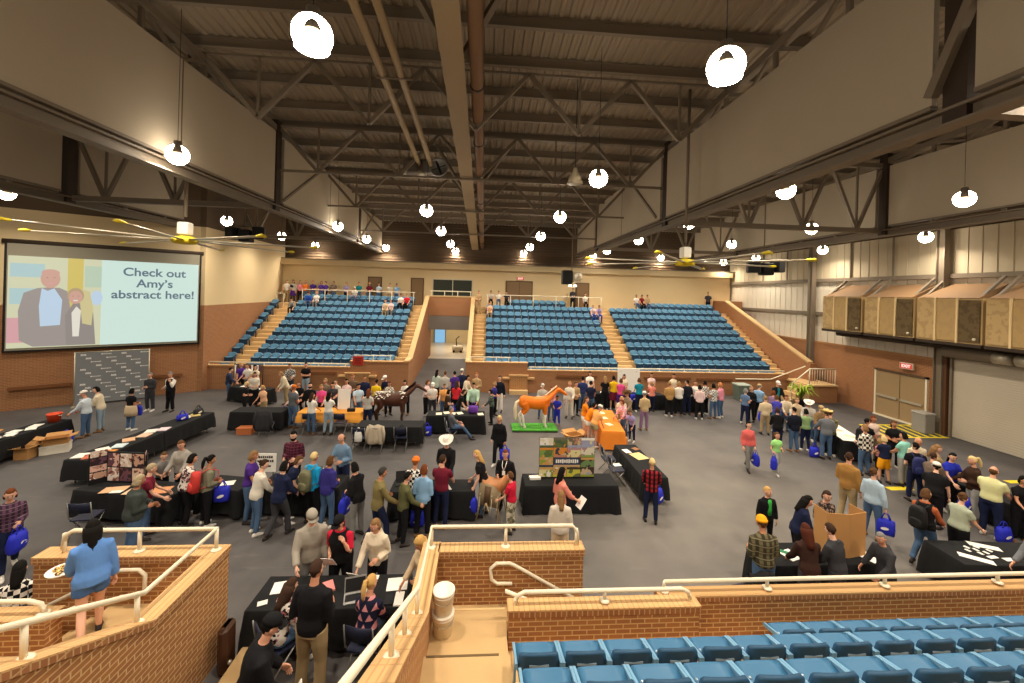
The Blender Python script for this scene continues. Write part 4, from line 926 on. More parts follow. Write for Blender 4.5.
# ------------------------------------------------------------------ tables and cloths
CLOTHS = {'black': M_BLACK, 'orange': M_ORANGEC, 'gold': M_GOLDC, 'white': M_WHITE}
M_TTOP = mat('table_laminate', 'b7ad98', 0.6)
def table(cx, cy, L, W, rot, cloth, hem, where):
    rz = math.radians(rot)
    t = thing('folding_table', 'folding ' + where, 'table', (cx, cy, 0), rz)
    m = MB(); m.box(-L / 2 + 0.02, L / 2 - 0.02, -W / 2 + 0.02, W / 2 - 0.02, 0.69, 0.728); obj('tabletop', m, M_TTOP, t)
    for sx in (-1, 1):
        for sy in (-1, 1):
            m = MB(); x, y = sx * (L / 2 - 0.22), sy * (W / 2 - 0.1); m.tube([(x, y, 0), (x, y, 0.69)], 0.016, 6); obj('leg', m, M_GREYM, t)
    m = MB(); rnd = random.Random(int(cx * 100 + cy * 10)); per = []
    nx, ny = int(L / 0.09), int(W / 0.09)
    for i in range(nx): per.append((-L / 2 + L * i / nx, -W / 2, 0, -1))
    for i in range(ny): per.append((L / 2, -W / 2 + W * i / ny, 1, 0))
    for i in range(nx): per.append((L / 2 - L * i / nx, W / 2, 0, 1))
    for i in range(ny): per.append((-L / 2, W / 2 - W * i / ny, -1, 0))
    rings = []
    for z, k in ((hem, 1.0), (hem + 0.25, 0.7), (0.6, 0.25), (0.725, 0.02), (0.742, 0.0)):
        ring = []
        for j, (x, y, a, b) in enumerate(per):
            w = (math.sin(j * 1.9 + cx) * 0.5 + math.sin(j * 0.83 + cy) * 0.5) * 0.035 * k + 0.03 * k
            corner = 0.05 * k * max(0, 1 - 4 * min(abs(abs(x) - L / 2), 1)) * max(0, 1 - 4 * min(abs(abs(y) - W / 2), 1))
            e = 0.006 if z < 0.74 else -0.004
            cxx, cyy = math.copysign(corner, x), math.copysign(corner, y)
            ring.append((x + a * (w + e) + cxx, y + b * (w + e) + cyy, z - (0.05 * k * (corner > 0.02) if z < 0.3 else 0)))
        rings.append(ring)
    m.loft(rings, 0, True, False)
    n = len(per); m.f.append(tuple(range((len(rings) - 1) * n, len(rings) * n))); m.m.append(1 if cloth == 'whiteblack' else 0); m.s.append(False)
    mats = [M_BLACK, M_WHITE] if cloth == 'whiteblack' else [CLOTHS[cloth]]
    c = obj('tablecloth', m, mats, None, (cx, cy, 0), rz)
    nm = {'black': 'black', 'orange': 'orange', 'gold': 'golden orange', 'white': 'white', 'whiteblack': 'black and white'}[cloth]
    tag(c, nm + ' cloth over the ' + where, 'tablecloth')
for T in TABLES: table(*T)

# ------------------------------------------------------------------ folding chairs
def fold_chair(x, y, rz, label, col='1e2236'):
    t = thing('folding_chair', label, 'chair', (x, y, 0), rz)
    cm = mat('chair_plastic', col, 0.5)
    m = MB(); m.loft([[(-0.2, -0.2, 0.43), (0.2, -0.2, 0.43), (0.2, -0.2, 0.455), (-0.2, -0.2, 0.455)], [(-0.21, 0.2, 0.45), (0.21, 0.2, 0.45), (0.21, 0.2, 0.475), (-0.21, 0.2, 0.475)]], 0, False); obj('seat', m, cm, t)
    m = MB(); rings = []
    for z, yy in ((0.6, -0.22), (0.72, -0.245), (0.84, -0.26)):
        rings.append([(-0.21, yy + 0.03, z), (0, yy, z), (0.21, yy + 0.03, z), (0.21, yy + 0.055, z), (0, yy + 0.025, z), (-0.21, yy + 0.055, z)])
    m.loft(rings, 0, True); obj('backrest', m, cm, t)
    for s in (-1, 1):
        m = MB(); m.tube([(s * 0.225, -0.24, 0.86), (s * 0.225, -0.19, 0.5), (s * 0.225, 0.22, 0.0)], 0.013, 6); obj('front_leg', m, M_GREYM, t)
        m = MB(); m.tube([(s * 0.2, 0.17, 0.44), (s * 0.2, -0.26, 0.0)], 0.013, 6); obj('rear_leg', m, M_GREYM, t)
    return t
def coat(x, y, z, rz, col, label, w=0.5, h=0.6):
    """a coat hung over a chair back: two hanging halves joined over the top"""
    m = MB(); rings = []
    n = 16
    for k in range(9):
        q = k / 8; a = (q - 0.5) * 2
        zz = z - abs(a) * h + (0.03 if abs(a) < 0.2 else 0); yy = 0.05 * math.copysign(min(1, abs(a) * 2.5), a) + 0.04 * a
        top = []; bot = []
        for j in range(n + 1):
            u = j / n * 2 - 1; ww = w / 2 * (1 + 0.18 * abs(a))
            f = 0.025 * math.sin(u * 9 + a * 2)
            top.append((u * ww, yy + f * abs(a) + 0.02 * (1 if a > 0 else -1), zz + 0.02 * math.sin(u * 5))); bot.append((u * ww * 0.97, yy + f * abs(a) - 0.02 * (1 if a > 0 else -1), zz - 0.015 + 0.02 * math.sin(u * 5)))
        rings.append(top + bot[::-1])
    m.loft(rings, 0, True)
    for s in (-1, 1): m.tube([(s * w * 0.5, -0.03, z - 0.02), (s * w * 0.62, -0.06, z - h * 0.4), (s * w * 0.6, -0.07, z - h * 0.85)], [0.06, 0.055, 0.05], 8)
    o = obj('coat', m, mat('coat_cloth', col, 0.9, bump=0.3, bscale=12), None, (x, y, 0), rz)
    return tag(o, label, 'coat')
fold_chair(-1.66, 6.2, -0.21, 'dark blue folding chair under the person with pink triangles')
fold_chair(-2.95, 6.17, -0.7, 'dark folding chair under the long haired person at near table')
fold_chair(4.2, 12.9, -PI / 2, 'black folding chair at left side of table pointing at red plaid, farther one')
fold_chair(4.2, 12.1, -PI / 2, 'black folding chair at left side of table pointing at red plaid, nearer one')
fold_chair(-1.15, 15.58, -1.31, 'dark folding chair under the slouched person with stretched legs')
fold_chair(-3.75, 14.75, 0, 'folding chair with a pale coat before the brown horse table')
fold_chair(-4.35, 14.75, 0, 'folding chair with a white bag before the brown horse table')
fold_chair(-2.9, 14.85, 0, 'folding chair holding a dark bag before the brown horse table')
fold_chair(-6.8, 16.4, 0, 'dark folding chair at left end of golden draped table')
fold_chair(-5.6, 16.4, 0, 'dark folding chair at right end of golden draped table')
fold_chair(-8.35, 16.2, 0, 'folding chair with a dark coat before the black table by orange cap')
fold_chair(4.98, 7.0, 0.2, 'folding chair with black coat left of the amber knit hat')
fold_chair(-7.13, 6.68, 0.52, 'dark folding chair behind the low brick wall at left edge')
fold_chair(-8.9, 9.75, 0.1, 'dark folding chair beside the photo display table')
coat(-3.75, 14.55, 0.93, 0, 'b9ab96', 'pale beige coat hanging on a chair before the brown horse', 0.48, 0.62)
coat(-8.35, 15.97, 0.95, 0, '2b2b2e', 'dark coat with pale print hanging on a chair near orange cap', 0.5, 0.7)
coat(4.98, 6.77, 0.95, 0.2, '141416', 'black coat hanging on the chair beside amber knit hat', 0.46, 0.55)

# ------------------------------------------------------------------ bags
def tote(loc, rz, col, label, w=0.34, h=0.36, handles=True, group=None, print_=True):
    """a soft tote hanging with its handle loops at loc"""
    t = thing('tote_bag', label, 'bag', loc, rz, group)
    m = MB(); rings = []
    for q, ww, dd in ((0.0, 0.94, 0.05), (0.25, 0.99, 0.085), (0.6, 1.02, 0.1), (0.9, 0.98, 0.085), (1.0, 0.9, 0.05)):
        z = -0.14 - h * q; ring = []
        for j in range(16):
            a = 2 * PI * j / 16; c, s = math.cos(a), math.sin(a)
            ring.append((math.copysign(abs(c) ** 0.5, c) * w / 2 * ww, math.copysign(abs(s) ** 0.7, s) * dd * (1 + 0.15 * math.sin(3 * a + q * 5)), z + 0.008 * math.sin(5 * a)))
        rings.append(ring)
    m.loft(rings, 0, True); obj('sack', m, mat('bag_fabric', col, 0.65, bump=0.3, bscale=14), t)
    for s in (-1, 1):
        m = MB(); m.tube([(-w * 0.25, s * 0.045, -0.15), (-w * 0.1, s * 0.02, -0.02), (0, s * 0.012, 0.0), (w * 0.1, s * 0.02, -0.02), (w * 0.25, s * 0.045, -0.15)], 0.012, 6, flat=0.5); obj('handle', m, mat('bag_fabric', col, 0.65, bump=0.3, bscale=14), t)
    if print_:
        for s in (-1, 1):
            m = MB(); m.add([(0.075 * math.cos(a), s * 0.105, -0.14 - h * 0.55 + 0.035 * math.sin(a) + 0.25 * 0.075 * math.cos(a)) for a in [2 * PI * j / 16 for j in range(16)]], [tuple(range(16)) if s < 0 else tuple(reversed(range(16)))]); obj('white_print', m, M_WHITE, t)
    return t
BLUE = '2730c0'
tote((11.9, 9.15, 0.51), 0.2, BLUE, 'royal blue tote bag on the floor below the bending white cap')
tote((12.9, 9.0, 0.51), 0.0, BLUE, 'royal blue tote bag on floor right of the dark brown jacket')
tote((13.3, 8.65, 0.51), 0.4, BLUE, 'royal blue tote bag at right edge near the pale yellow shirt')
tote((12.55, 9.55, 0.95), 0.3, BLUE, 'royal blue tote bag held up in the middle of right crowd')
tote((12.4, 14.1, 0.51), 0.0, BLUE, 'royal blue tote bag on floor left of the straw cowboy hat')
tote((-1.5, 9.95, 0.51), 0.0, BLUE, 'royal blue tote bag on floor before the laptop table cloth')
tote((-2.15, 16.15, 0.51), 0.2, BLUE, 'royal blue tote bag on floor at left end of purple bag table')
tote((-14.65, 15.2, 0.51), 1.3, BLUE, 'royal blue tote bag on floor below the orange tub')
t = tote((-0.35, 16.7, 1.2), 0.0, '6a3aa0', 'big purple paper bag standing on the black table before the tunnel', 0.4, 0.3, True, None, False)
tote((-11.05, 15.6, 1.09), 0.9, BLUE, 'royal blue bag lying on the farther table before the backdrop', 0.36, 0.2)
tote((-11.0, 16.35, 1.08), 1.2, '222226', 'black bag with white paper at far end of table before backdrop', 0.34, 0.2)
tote((-4.35, 14.55, 0.86), 0.2, 'e8e6e0', 'white plastic bag hanging on a chair before the brown horse', 0.26, 0.36)
tote((-2.9, 14.85, 0.86), 0.4, '2a2434', 'dark bag with tan strap on a chair before brown horse', 0.36, 0.2)
tote((5.45, 15.1, 0.5), 0.0, 'c98a58', 'tan tote bag on the floor behind the photo display board', 0.4, 0.36)

# ------------------------------------------------------------------ paper, boxes and small things on the tables
def paper(x, y, rz, label, w=0.22, d=0.28, h=0.742, col='efece4', name='paper_sheet', cat='paper', th=0.006):
    m = MB(); m.cbox((0, 0, th / 2), (w, d, th)); o = obj(name, m, mat('paper_' + col, col, 0.8), None, (x, y, h + 0.002), rz)
    return tag(o, label, cat)
paper(-3.3, 6.95, 0.2, 'white paper at the far left corner of near table'); paper(-2.05, 7.12, 0.3, 'small white card in the middle far edge of near table', 0.14, 0.1)
paper(-1.9, 6.95, -0.1, 'pale green leaflet in the middle of near table', 0.2, 0.28, col='cfd8b8'); paper(-1.78, 7.15, 0.0, 'small white card right of middle on near table', 0.12, 0.1)
paper(-1.36, 6.98, 0.1, 'white food paper at right end of near table', 0.34, 0.3); paper(-1.26, 6.63, 0.05, 'white pad at the near right corner of near table', 0.14, 0.3, th=0.02)
paper(-1.42, 6.62, 0.1, 'black notebook at the near right corner of near table', 0.13, 0.22, col='1c1c20', name='notebook', cat='notebook', th=0.02)
paper(-2.55, 6.9, 0.5, 'crumpled pink paper at the middle of near table', 0.3, 0.26, col='d98a86', th=0.03); paper(-3.4, 6.62, 0.4, 'small white card at near left corner of near table', 0.14, 0.1)
t = thing('laptop', 'open silver laptop on the near black table', 'laptop', (-1.98, 6.68, 0.744), 0.25)
m = MB(); m.cbox((0, 0, 0.009), (0.34, 0.24, 0.018), bev=0.004); obj('base', m, mat('silver', 'b9b9b6', 0.3, 0.6), t)
m = MB(); m.cbox((0, 0.0, 0.02), (0.3, 0.15, 0.004)); obj('keyboard', m, M_DARK, t)
m = MB(); m.cbox((0, 0.16, 0.12), (0.34, 0.012, 0.23), rx=-0.35); q = obj('lid', m, mat('silver', 'b9b9b6', 0.3, 0.6), t)
m = MB(); m.cbox((0, 0.154, 0.12), (0.31, 0.004, 0.19), rx=-0.35); obj('screen', m, M_DARK, q)
t = thing('laptop', 'open black laptop on the table behind near brick block', 'laptop', (-2.0, 10.6, 0.744), 0.2)
m = MB(); m.cbox((0, 0, 0.009), (0.36, 0.25, 0.018)); obj('base', m, M_DARK, t)
m = MB(); m.cbox((0, 0.16, 0.13), (0.36, 0.012, 0.25), rx=-0.3); obj('lid', m, M_DARK, t)
for k, (x, y, w, d, r) in enumerate(((9.95, 7.35, 0.16, 0.5, 0.9), (10.1, 7.6, 0.06, 0.09, 0.2), (10.2, 7.7, 0.06, 0.09, 0.3), (10.3, 7.62, 0.06, 0.09, 0.1), (10.42, 7.7, 0.06, 0.09, 0.4), (10.25, 7.5, 0.06, 0.09, 0.0), (10.4, 7.52, 0.06, 0.09, 0.2), (10.55, 7.58, 0.06, 0.09, 0.3), (10.35, 7.38, 0.2, 0.08, 0.1), (10.6, 7.3, 0.2, 0.1, 0.0), (10.62, 7.72, 0.5, 0.16, -0.5))):
    paper(x, y, r, 'white card on lower right edge table, %s from its left side' % ORD[k], w, d, name='paper_card', cat='paper card')
paper(7.75, 7.5, 0.4, 'white sheet at right end of the cardboard board table', 0.3, 0.4); paper(6.2, 7.55, 0.3, 'white and green leaflet beside amber knit hat', 0.3, 0.3); paper(6.45, 7.45, 0.0, 'white sheet in front of the auburn haired person', 0.2, 0.28)
paper(6.15, 7.62, 0.9, 'green folder beside amber knit hat on table', 0.1, 0.3, col='2f7a52', h=0.752, name='folder', cat='folder')
paper(4.75, 12.75, 0.2, 'white leaflet at far end of table pointing at red plaid', 0.2, 0.3); paper(5.0, 12.35, 0.3, 'large round cream mat on table pointing at red plaid', 0.4, 0.5, col='e2c98a', name='placemat', cat='mat')
paper(5.12, 12.95, 0.5, 'brown leaflet at far right corner of table pointing at red plaid', 0.2, 0.2, col='9a6a48'); paper(4.3, 12.35, 0.2, 'white sheet lying on the nearer chair by the table pointing at red plaid', 0.25, 0.2, h=0.47)
paper(1.5, 10.85, 0.1, 'white box lid at left end of photo display board table', 0.3, 0.16, th=0.06, name='paper_box', cat='box')
paper(-8.85, 10.35, 0.2, 'peach coloured round mat left on the photo display table', 0.5, 0.3, col='dcae86', name='placemat', cat='mat'); paper(-8.25, 10.25, 0.0, 'peach coloured round mat middle of the photo display table', 0.5, 0.3, col='e3bb96', name='placemat', cat='mat')
paper(-8.7, 10.22, 0.1, 'white card on near edge of the photo display table', 0.24, 0.12, h=0.752); paper(-7.75, 10.3, 0.2, 'tan cloth mat at right end of photo display table', 0.4, 0.35, col='c98d62', name='placemat', cat='mat')
paper(-6.4, 10.65, 0.3, 'white paper on the short table beside photo display', 0.3, 0.25)
for k, (x, y, c, r) in enumerate(((-11.5, 12.35, 'e8e4da', 0.2), (-11.2, 12.3, 'c46a50', 0.5), (-11.0, 12.6, 'd8893c', 0.1), (-11.3, 12.8, 'e6e2d8', 0.9), (-11.1, 13.1, 'cfe0e4', 0.3), (-11.25, 13.6, 'e0b08a', 0.7), (-11.1, 14.0, 'e2c0a4', 0.1), (-11.2, 14.4, 'f0ece4', 0.4), (-10.95, 14.6, 'e6d0d8', 0.2), (-11.15, 15.95, 'eadfc0', 0.3), (-11.0, 16.2, 'd9c27a', 0.6))):
    paper(x, y, r, 'coloured handout on the joined tables before backdrop, %s from the near end' % ORD[k], 0.3, 0.36, col=c, name='handout', cat='handout', th=0.02)
for k, (x, y, r) in enumerate(((-15.3, 13.7, 0.2), (-15.2, 14.0, 0.5), (-15.4, 14.3, 0.1), (-15.2, 14.6, 0.7), (-15.35, 14.9, 0.3))):
    paper(x, y, r, 'white handout on left wall table, %s from the near end' % ORD[k], 0.26, 0.32, name='handout', cat='handout', th=0.015)
for k, (x, y, r) in enumerate(((-1.75, 16.6, 0.1), (-1.45, 16.75, 0.3), (-1.2, 16.65, 0.0), (-0.9, 16.7, 0.4), (-0.05, 16.6, 0.2))):
    paper(x, y, r, 'pale handout on purple bag table, %s from its left end' % ORD[k], 0.24, 0.3, col='e6dfc4', name='handout', cat='handout')
for k, (x, y, r) in enumerate(((14.75, 18.2, 0.2), (14.6, 17.6, 0.5), (14.65, 17.0, 0.1), (14.5, 16.4, 0.3), (14.35, 15.5, 0.3), (14.05, 14.9, 0.2), (13.9, 14.2, 0.6))):
    paper(x, y, r, 'pale handout on long right crowd tables, %s from the far end' % ORD[k], 0.26, 0.34, col=('d8ccb0', 'c2cfd6', 'd9b8a0')[k % 3], name='handout', cat='handout')
for k, (x, y) in enumerate(((5.15, 16.9), (5.05, 16.2), (5.0, 15.4))):
    paper(x, y, 0.2 * k, 'pale sheet on the bright orange table, %s from far end' % ORD[k], 0.24, 0.3, col='f0dcb8')
for k, (x, y) in enumerate(((-11.9, 20.9), (-11.3, 20.65), (-10.8, 20.45), (5.6, 20.5), (6.3, 20.5), (8.2, 20.3), (8.8, 20.3), (10.0, 19.95), (10.6, 19.95))):
    paper(x, y, 0.3 * k, 'white sheet on the tables along far parapet, %s from the left' % ORD[k], 0.26, 0.3)
paper(-4.9, 10.75, 0.2, 'white sheet on table with white sign, left one'); paper(-4.1, 10.75, -0.1, 'white sheet on table with white sign, right one'); paper(-0.9, 10.35, 0.4, 'white sheet under the reaching hand on laptop table', 0.3, 0.3)
paper(-6.9, 16.95, 0.1, 'white sheet at left end of golden draped table'); paper(-5.35, 16.85, 0.1, 'black boxes row at right end of golden draped table', 0.3, 0.14, col='222224', name='card_box', cat='box', th=0.12)

# sign on the table at left centre
t = thing('table_sign', 'white sign with two lines of dark writing on table, left centre', 'sign', (-6.0, 11.55, 0.63), 0.0)
m = MB(); m.cbox((0, 0, 0.26), (0.66, 0.02, 0.5), rx=-0.05); obj('board', m, M_WHITE, t)
m = MB(); rnd = random.Random(2)
for r, (z, n, w) in enumerate(((0.42, 9, 0.045), (0.31, 10, 0.045))):
    for k in range(n): m.cbox((-0.26 + k * 0.056 + 0.03 * (r == 0), -0.016, z), (w * rnd.uniform(0.6, 0.95), 0.006, rnd.uniform(0.05, 0.07)))
m.cbox((0.05, -0.013, 0.14), (0.3, 0.006, 0.1), rx=0.0)
obj('lettering', m, mat('dark_ink', '4a3f3a', 0.7), t)
m = MB(); m.tube([(0, 0.02, 0.1), (0, 0.25, -0.62)], 0.015, 6); m.tube([(-0.25, 0.02, 0.05), (-0.25, -0.02, -0.62)], 0.015, 6); m.tube([(0.25, 0.02, 0.05), (0.25, -0.02, -0.62)], 0.015, 6); obj('easel_legs', m, M_DARK, t)

# tall photo display board on the centre table
t = thing('display_board', 'tall black framed display board with a grid of farm photographs', 'display board', (2.38, 10.9, 0.75), 0.0)
m = MB(); m.cbox((0, 0, 0.55), (1.54, 0.03, 1.1), rx=0.0); obj('backing', m, M_DARK, t)
cols = [['e6e4dc', '4f5f4a', '6f6a58', '9aa0bc'], ['7d9a4e', 'd58a3a', 'b9826a', 'b08a92'], ['c99a58', '3c4454', '3c4454', '6d8a58'], ['8f9a44', 'c9a060', 'c7c24e', '4a3a34']]
for r in range(4):
    for c in range(4):
        if r == 2 and c in (1, 2): continue
        m = MB(); x, z = -0.575 + c * 0.383, 0.965 - r * 0.268
        m.cbox((x, -0.02, z), (0.375, 0.012, 0.262)); q = obj('photo_print', m, pattern_mat('photo_%d%d' % (r, c), 'blot', cols[r][c], ('d8d2bc', '5c7040', 'c2b090', 'd8cf9a')[(r + c) % 4], cols[(r + 1) % 4][c], 0.28), t)
        m = MB(); m.cbox((x, -0.027, z + (0.1 if (r + c) % 2 else -0.1)), (0.375, 0.004, 0.06)); obj('photo_band', m, mat('band_' + cols[r][(c + 1) % 4], cols[r][(c + 1) % 4], 0.6), q)
m = MB(); m.cbox((0, -0.02, 0.46), (0.74, 0.014, 0.2)); q = obj('title_strip', m, mat('navy_strip', '33405c', 0.6), t)
m = MB(); rnd = random.Random(9)
for k in range(11): m.cbox((-0.29 + k * 0.058, -0.03, 0.46), (0.04, 0.006, rnd.uniform(0.08, 0.11)))
obj('lettering', m, M_WHITE, q)
m = MB(); m.cbox((0, -0.02, 0.33), (0.74, 0.012, 0.05)); obj('caption_strip', m, mat('tan_strip', 'caa878', 0.7), t)
for s in (-1, 1):
    m = MB(); m.tube([(s * 0.6, 0.02, 1.0), (s * 0.6, 0.24, 0.0)], 0.012, 6); obj('stand_leg', m, M_DARK, t)
# three part photo display on the left table
t = thing('folding_display', 'three panel folding display of dark framed photographs on left table', 'display', (-8.9, 10.72, 0.75), -0.1)
for k, (x, y, w, r) in enumerate(((-0.62, -0.1, 0.36, 0.9), (0, 0, 1.0, 0), (0.58, -0.06, 0.22, -0.9))):
    m = MB(); m.cbox((x, y, 0.38), (w, 0.03, 0.76), rz=r); q = obj('panel', m, M_DARK, t)
    nc = 3 if k == 1 else 1
    for i in range(nc):
        for j in range(2 if k == 1 else 4):
            m = MB(); M = Matrix.Translation((x, y, 0)) @ Matrix.Rotation(r, 4, 'Z'); hh = 0.33 if k == 1 else 0.15
            m.cbox(((i - (nc - 1) / 2) * 0.32, -0.02, 0.2 + j * (0.36 if k == 1 else 0.18)), ((0.29 if k == 1 else w * 0.85), 0.008, hh)); m.xf(M)
            obj('photo_print', m, pattern_mat('fotos_%d%d%d' % (k, i, j), 'blot', ('c9a28c', 'b78f86', '6a4a5a', 'd8c4b4')[(i + j + k) % 4], ('efe4da', '3a2c34', 'e0b8a8')[(i + 2 * j) % 3], '7a4a40', 0.5), q)
# cardboard trifold
t = thing('cardboard_trifold', 'tall brown cardboard folding board seen from its back', 'display board', (7.3, 7.55, 0.745))
for k, (x0, y0, x1, y1) in enumerate(((-0.38, -0.05, 0.02, -0.12), (0.02, -0.12, 0.44, -0.04), (0.44, -0.04, 0.4, 0.3), (-0.38, -0.05, -0.36, 0.3))):
    a, b = Vector((x0, y0, 0)), Vector((x1, y1, 0)); d = (b - a); n = Vector((-d.y, d.x, 0)).normalized() * 0.006
    m = MB(); m.loft([[a - n, b - n, b + n, a + n], [p + Vector((0, 0, 0.86)) for p in (a - n, b - n, b + n, a + n)]], 0, False); obj('panel', m, M_CARD, t)
def poster(x, y, z, w, h, label, legs=True):
    t = thing('poster_board', label, 'poster board', (x, y, z))
    m = MB(); m.cbox((0, 0, h / 2), (w, 0.02, h), rx=-0.06); obj('board', m, M_WHITE, t)
    for s in (-1, 1):
        m = MB(); m.tube([(s * w * 0.35, 0.03, h * 0.9), (s * w * 0.35, 0.22, 0.0 if legs else -z)], 0.012, 6); obj('stand_leg', m, M_DARK, t)
poster(-5.75, 17.15, 0.745, 0.5, 0.82, 'white poster board standing on the golden draped table')
poster(8.35, 22.4, 0.0, 1.3, 1.65, 'large bright white poster board below the far right stand')
# orange tub, boxes, rack
t = thing('plastic_tub', 'orange red plastic tub on the left wall table', 'tub', (-15.22, 15.35, 0.746))
m = MB(); m.lathe([(0.15, 0), (0.2, 0.27), (0.215, 0.28), (0.21, 0.29), (0.185, 0.28), (0.14, 0.03), (0.01, 0.03)], n=18); obj('body', m, mat('red_orange_plastic', 'd8502c', 0.5), t)
for s in (-1, 1):
    m = MB(); m.tube([(s * 0.2, -0.06, 0.24), (s * 0.24, 0, 0.22), (s * 0.2, 0.06, 0.24)], 0.012, 6); obj('handle', m, M_RAIL, t)
def carton(x, y, z, w, d, h, rz, label, col='b98a55', flaps=True):
    t = thing('cardboard_box', label, 'box', (x, y, z), rz)
    cm = mat('carton_' + col, col, 0.9)
    m = MB(); T = 0.012
    m.box(-w / 2, w / 2, -d / 2, d / 2, 0, T); m.box(-w / 2, w / 2, -d / 2, -d / 2 + T, T, h); m.box(-w / 2, w / 2, d / 2 - T, d / 2, T, h); m.box(-w / 2, -w / 2 + T, -d / 2 + T, d / 2 - T, T, h); m.box(w / 2 - T, w / 2, -d / 2 + T, d / 2 - T, T, h)
    if not flaps: m.box(-w / 2 - 0.01, w / 2 + 0.01, -d / 2 - 0.01, d / 2 + 0.01, h, h + 0.05)
    obj('body', m, cm, t)
    if flaps:
        for sx, sy in ((1, 0), (-1, 0), (0, 1), (0, -1)):
            m = MB(); L = (d if sx else w) / 2; q = 0.2
            if sx: m.add([(sx * w / 2, -L, h), (sx * w / 2, L, h), (sx * (w / 2 + q), L, h + 0.07), (sx * (w / 2 + q), -L, h + 0.07), (sx * w / 2, -L, h - 0.01), (sx * w / 2, L, h - 0.01), (sx * (w / 2 + q), L, h + 0.06), (sx * (w / 2 + q), -L, h + 0.06)], [(0, 1, 2, 3), (7, 6, 5, 4), (0, 3, 7, 4), (1, 5, 6, 2), (3, 2, 6, 7)])
            else: m.add([(-L, sy * d / 2, h), (L, sy * d / 2, h), (L, sy * (d / 2 + q), h + 0.07), (-L, sy * (d / 2 + q), h + 0.07), (-L, sy * d / 2, h - 0.01), (L, sy * d / 2, h - 0.01), (L, sy * (d / 2 + q), h + 0.06), (-L, sy * (d / 2 + q), h + 0.06)], [(0, 1, 2, 3), (7, 6, 5, 4), (0, 3, 7, 4), (1, 5, 6, 2), (3, 2, 6, 7)])
            obj('flap', m, cm, t)
carton(-14.3, 14.5, 0, 0.68, 0.42, 0.24, 0.6, 'flat white box on floor under the open cardboard box', 'd9d2c2', False)
carton(-14.3, 14.52, 0.295, 0.6, 0.4, 0.2, 0.6, 'open cardboard box on top of the flat white box')
carton(-14.72, 14.0, 0, 0.36, 0.36, 0.36, 0.2, 'open cardboard box on floor against the left wall table')
carton(-15.3, 13.4, 0.746, 0.4, 0.3, 0.2, 0.1, 'small open cardboard box on the left wall table')
carton(-9.2, 16.35, 0, 0.55, 0.35, 0.2, 0.05, 'low orange brown box on floor under the black table left', 'b5683c', False)
carton(3.65, 15.6, 0, 0.6, 0.45, 0.3, 0.4, 'open tan box on floor left of bright orange table', 'c29258')
t = thing('halter_rack', 'rack of hanging dark and white halters against far left parapet', 'rack', (-12.75, 22.75, 0))
m = MB()
for s in (-0.75, 0.75): m.tube([(s, 0, 0), (s, 0, 1.5)], 0.025, 6)
m.tube([(-0.75, 0, 1.48), (0.75, 0, 1.48)], 0.025, 6); obj('frame', m, M_DARK, t)
for k in range(15):
    x = -0.68 + k * 0.097; m = MB(); l = 0.75 + 0.1 * math.sin(k * 2.1); m.tube([(x - 0.02, -0.03, 1.47), (x, -0.05, 1.47 - l), (x + 0.03, -0.03, 1.45)], 0.02, 5); obj('halter', m, mat('strap_%d' % (k % 3), ('e2dccd', '3a2a48', '4a2a24')[k % 3], 0.8), t)

# saddle on a stand
t = thing('saddle_stand', 'wooden stand carrying the saddle near the centre', 'stand', (0.33, 10.3, 0), 1.15)
m = MB()
for sx in (-0.22, 0.22):
    for sy in (-0.24, 0.24): m.tube([(sx * 0.6, sy * 0.8, 0.78), (sx * 1.3, sy * 1.3, 0)], 0.02, 6)
obj('legs', m, mat('pale_wood', 'b39a76', 0.7), t)
m = MB(); m.tube([(-0.0, -0.32, 0.72), (0, 0.32, 0.72)], 0.07, 10); obj('barrel', m, mat('pale_wood', 'b39a76', 0.7), t)
t = thing('western_saddle', 'tan leather western saddle with hanging fleece and straps', 'saddle', (0.33, 10.3, 0.885), 1.15)
LEA = mat('tan_leather', 'b47a4c', 0.5, bump=0.1); LED = mat('dark_leather', '5d4632', 0.6); FLE = mat('olive_fleece', '8a7b60', 0.95, bump=0.5, bscale=30)
m = MB(); rings = []
for y, zt, w in ((-0.34, 0.2, 0.24), (-0.3, 0.22, 0.27), (-0.2, 0.09, 0.25), (0.0, 0.04, 0.24), (0.15, 0.08, 0.22), (0.22, 0.16, 0.18), (0.26, 0.14, 0.14)):
    rings.append([(w * math.cos(a), y, zt * 0.3 + zt * 0.7 * max(0, math.sin(a)) + 0.02 - (0.12 if math.sin(a) <= 0.05 else 0) ) for a in [PI * k / 8 for k in range(9)]] + [(w * 0.8 * math.cos(a), y, -0.09) for a in [PI - PI * k / 4 for k in range(5)]])
m.loft(rings, 0, True); obj('seat', m, LEA, t)
m = MB(); m.lathe([(0.02, 0.12), (0.025, 0.22), (0.05, 0.24), (0.05, 0.26), (0.01, 0.27)], (0, 0.22, 0.0), 12); obj('horn', m, LEA, t)
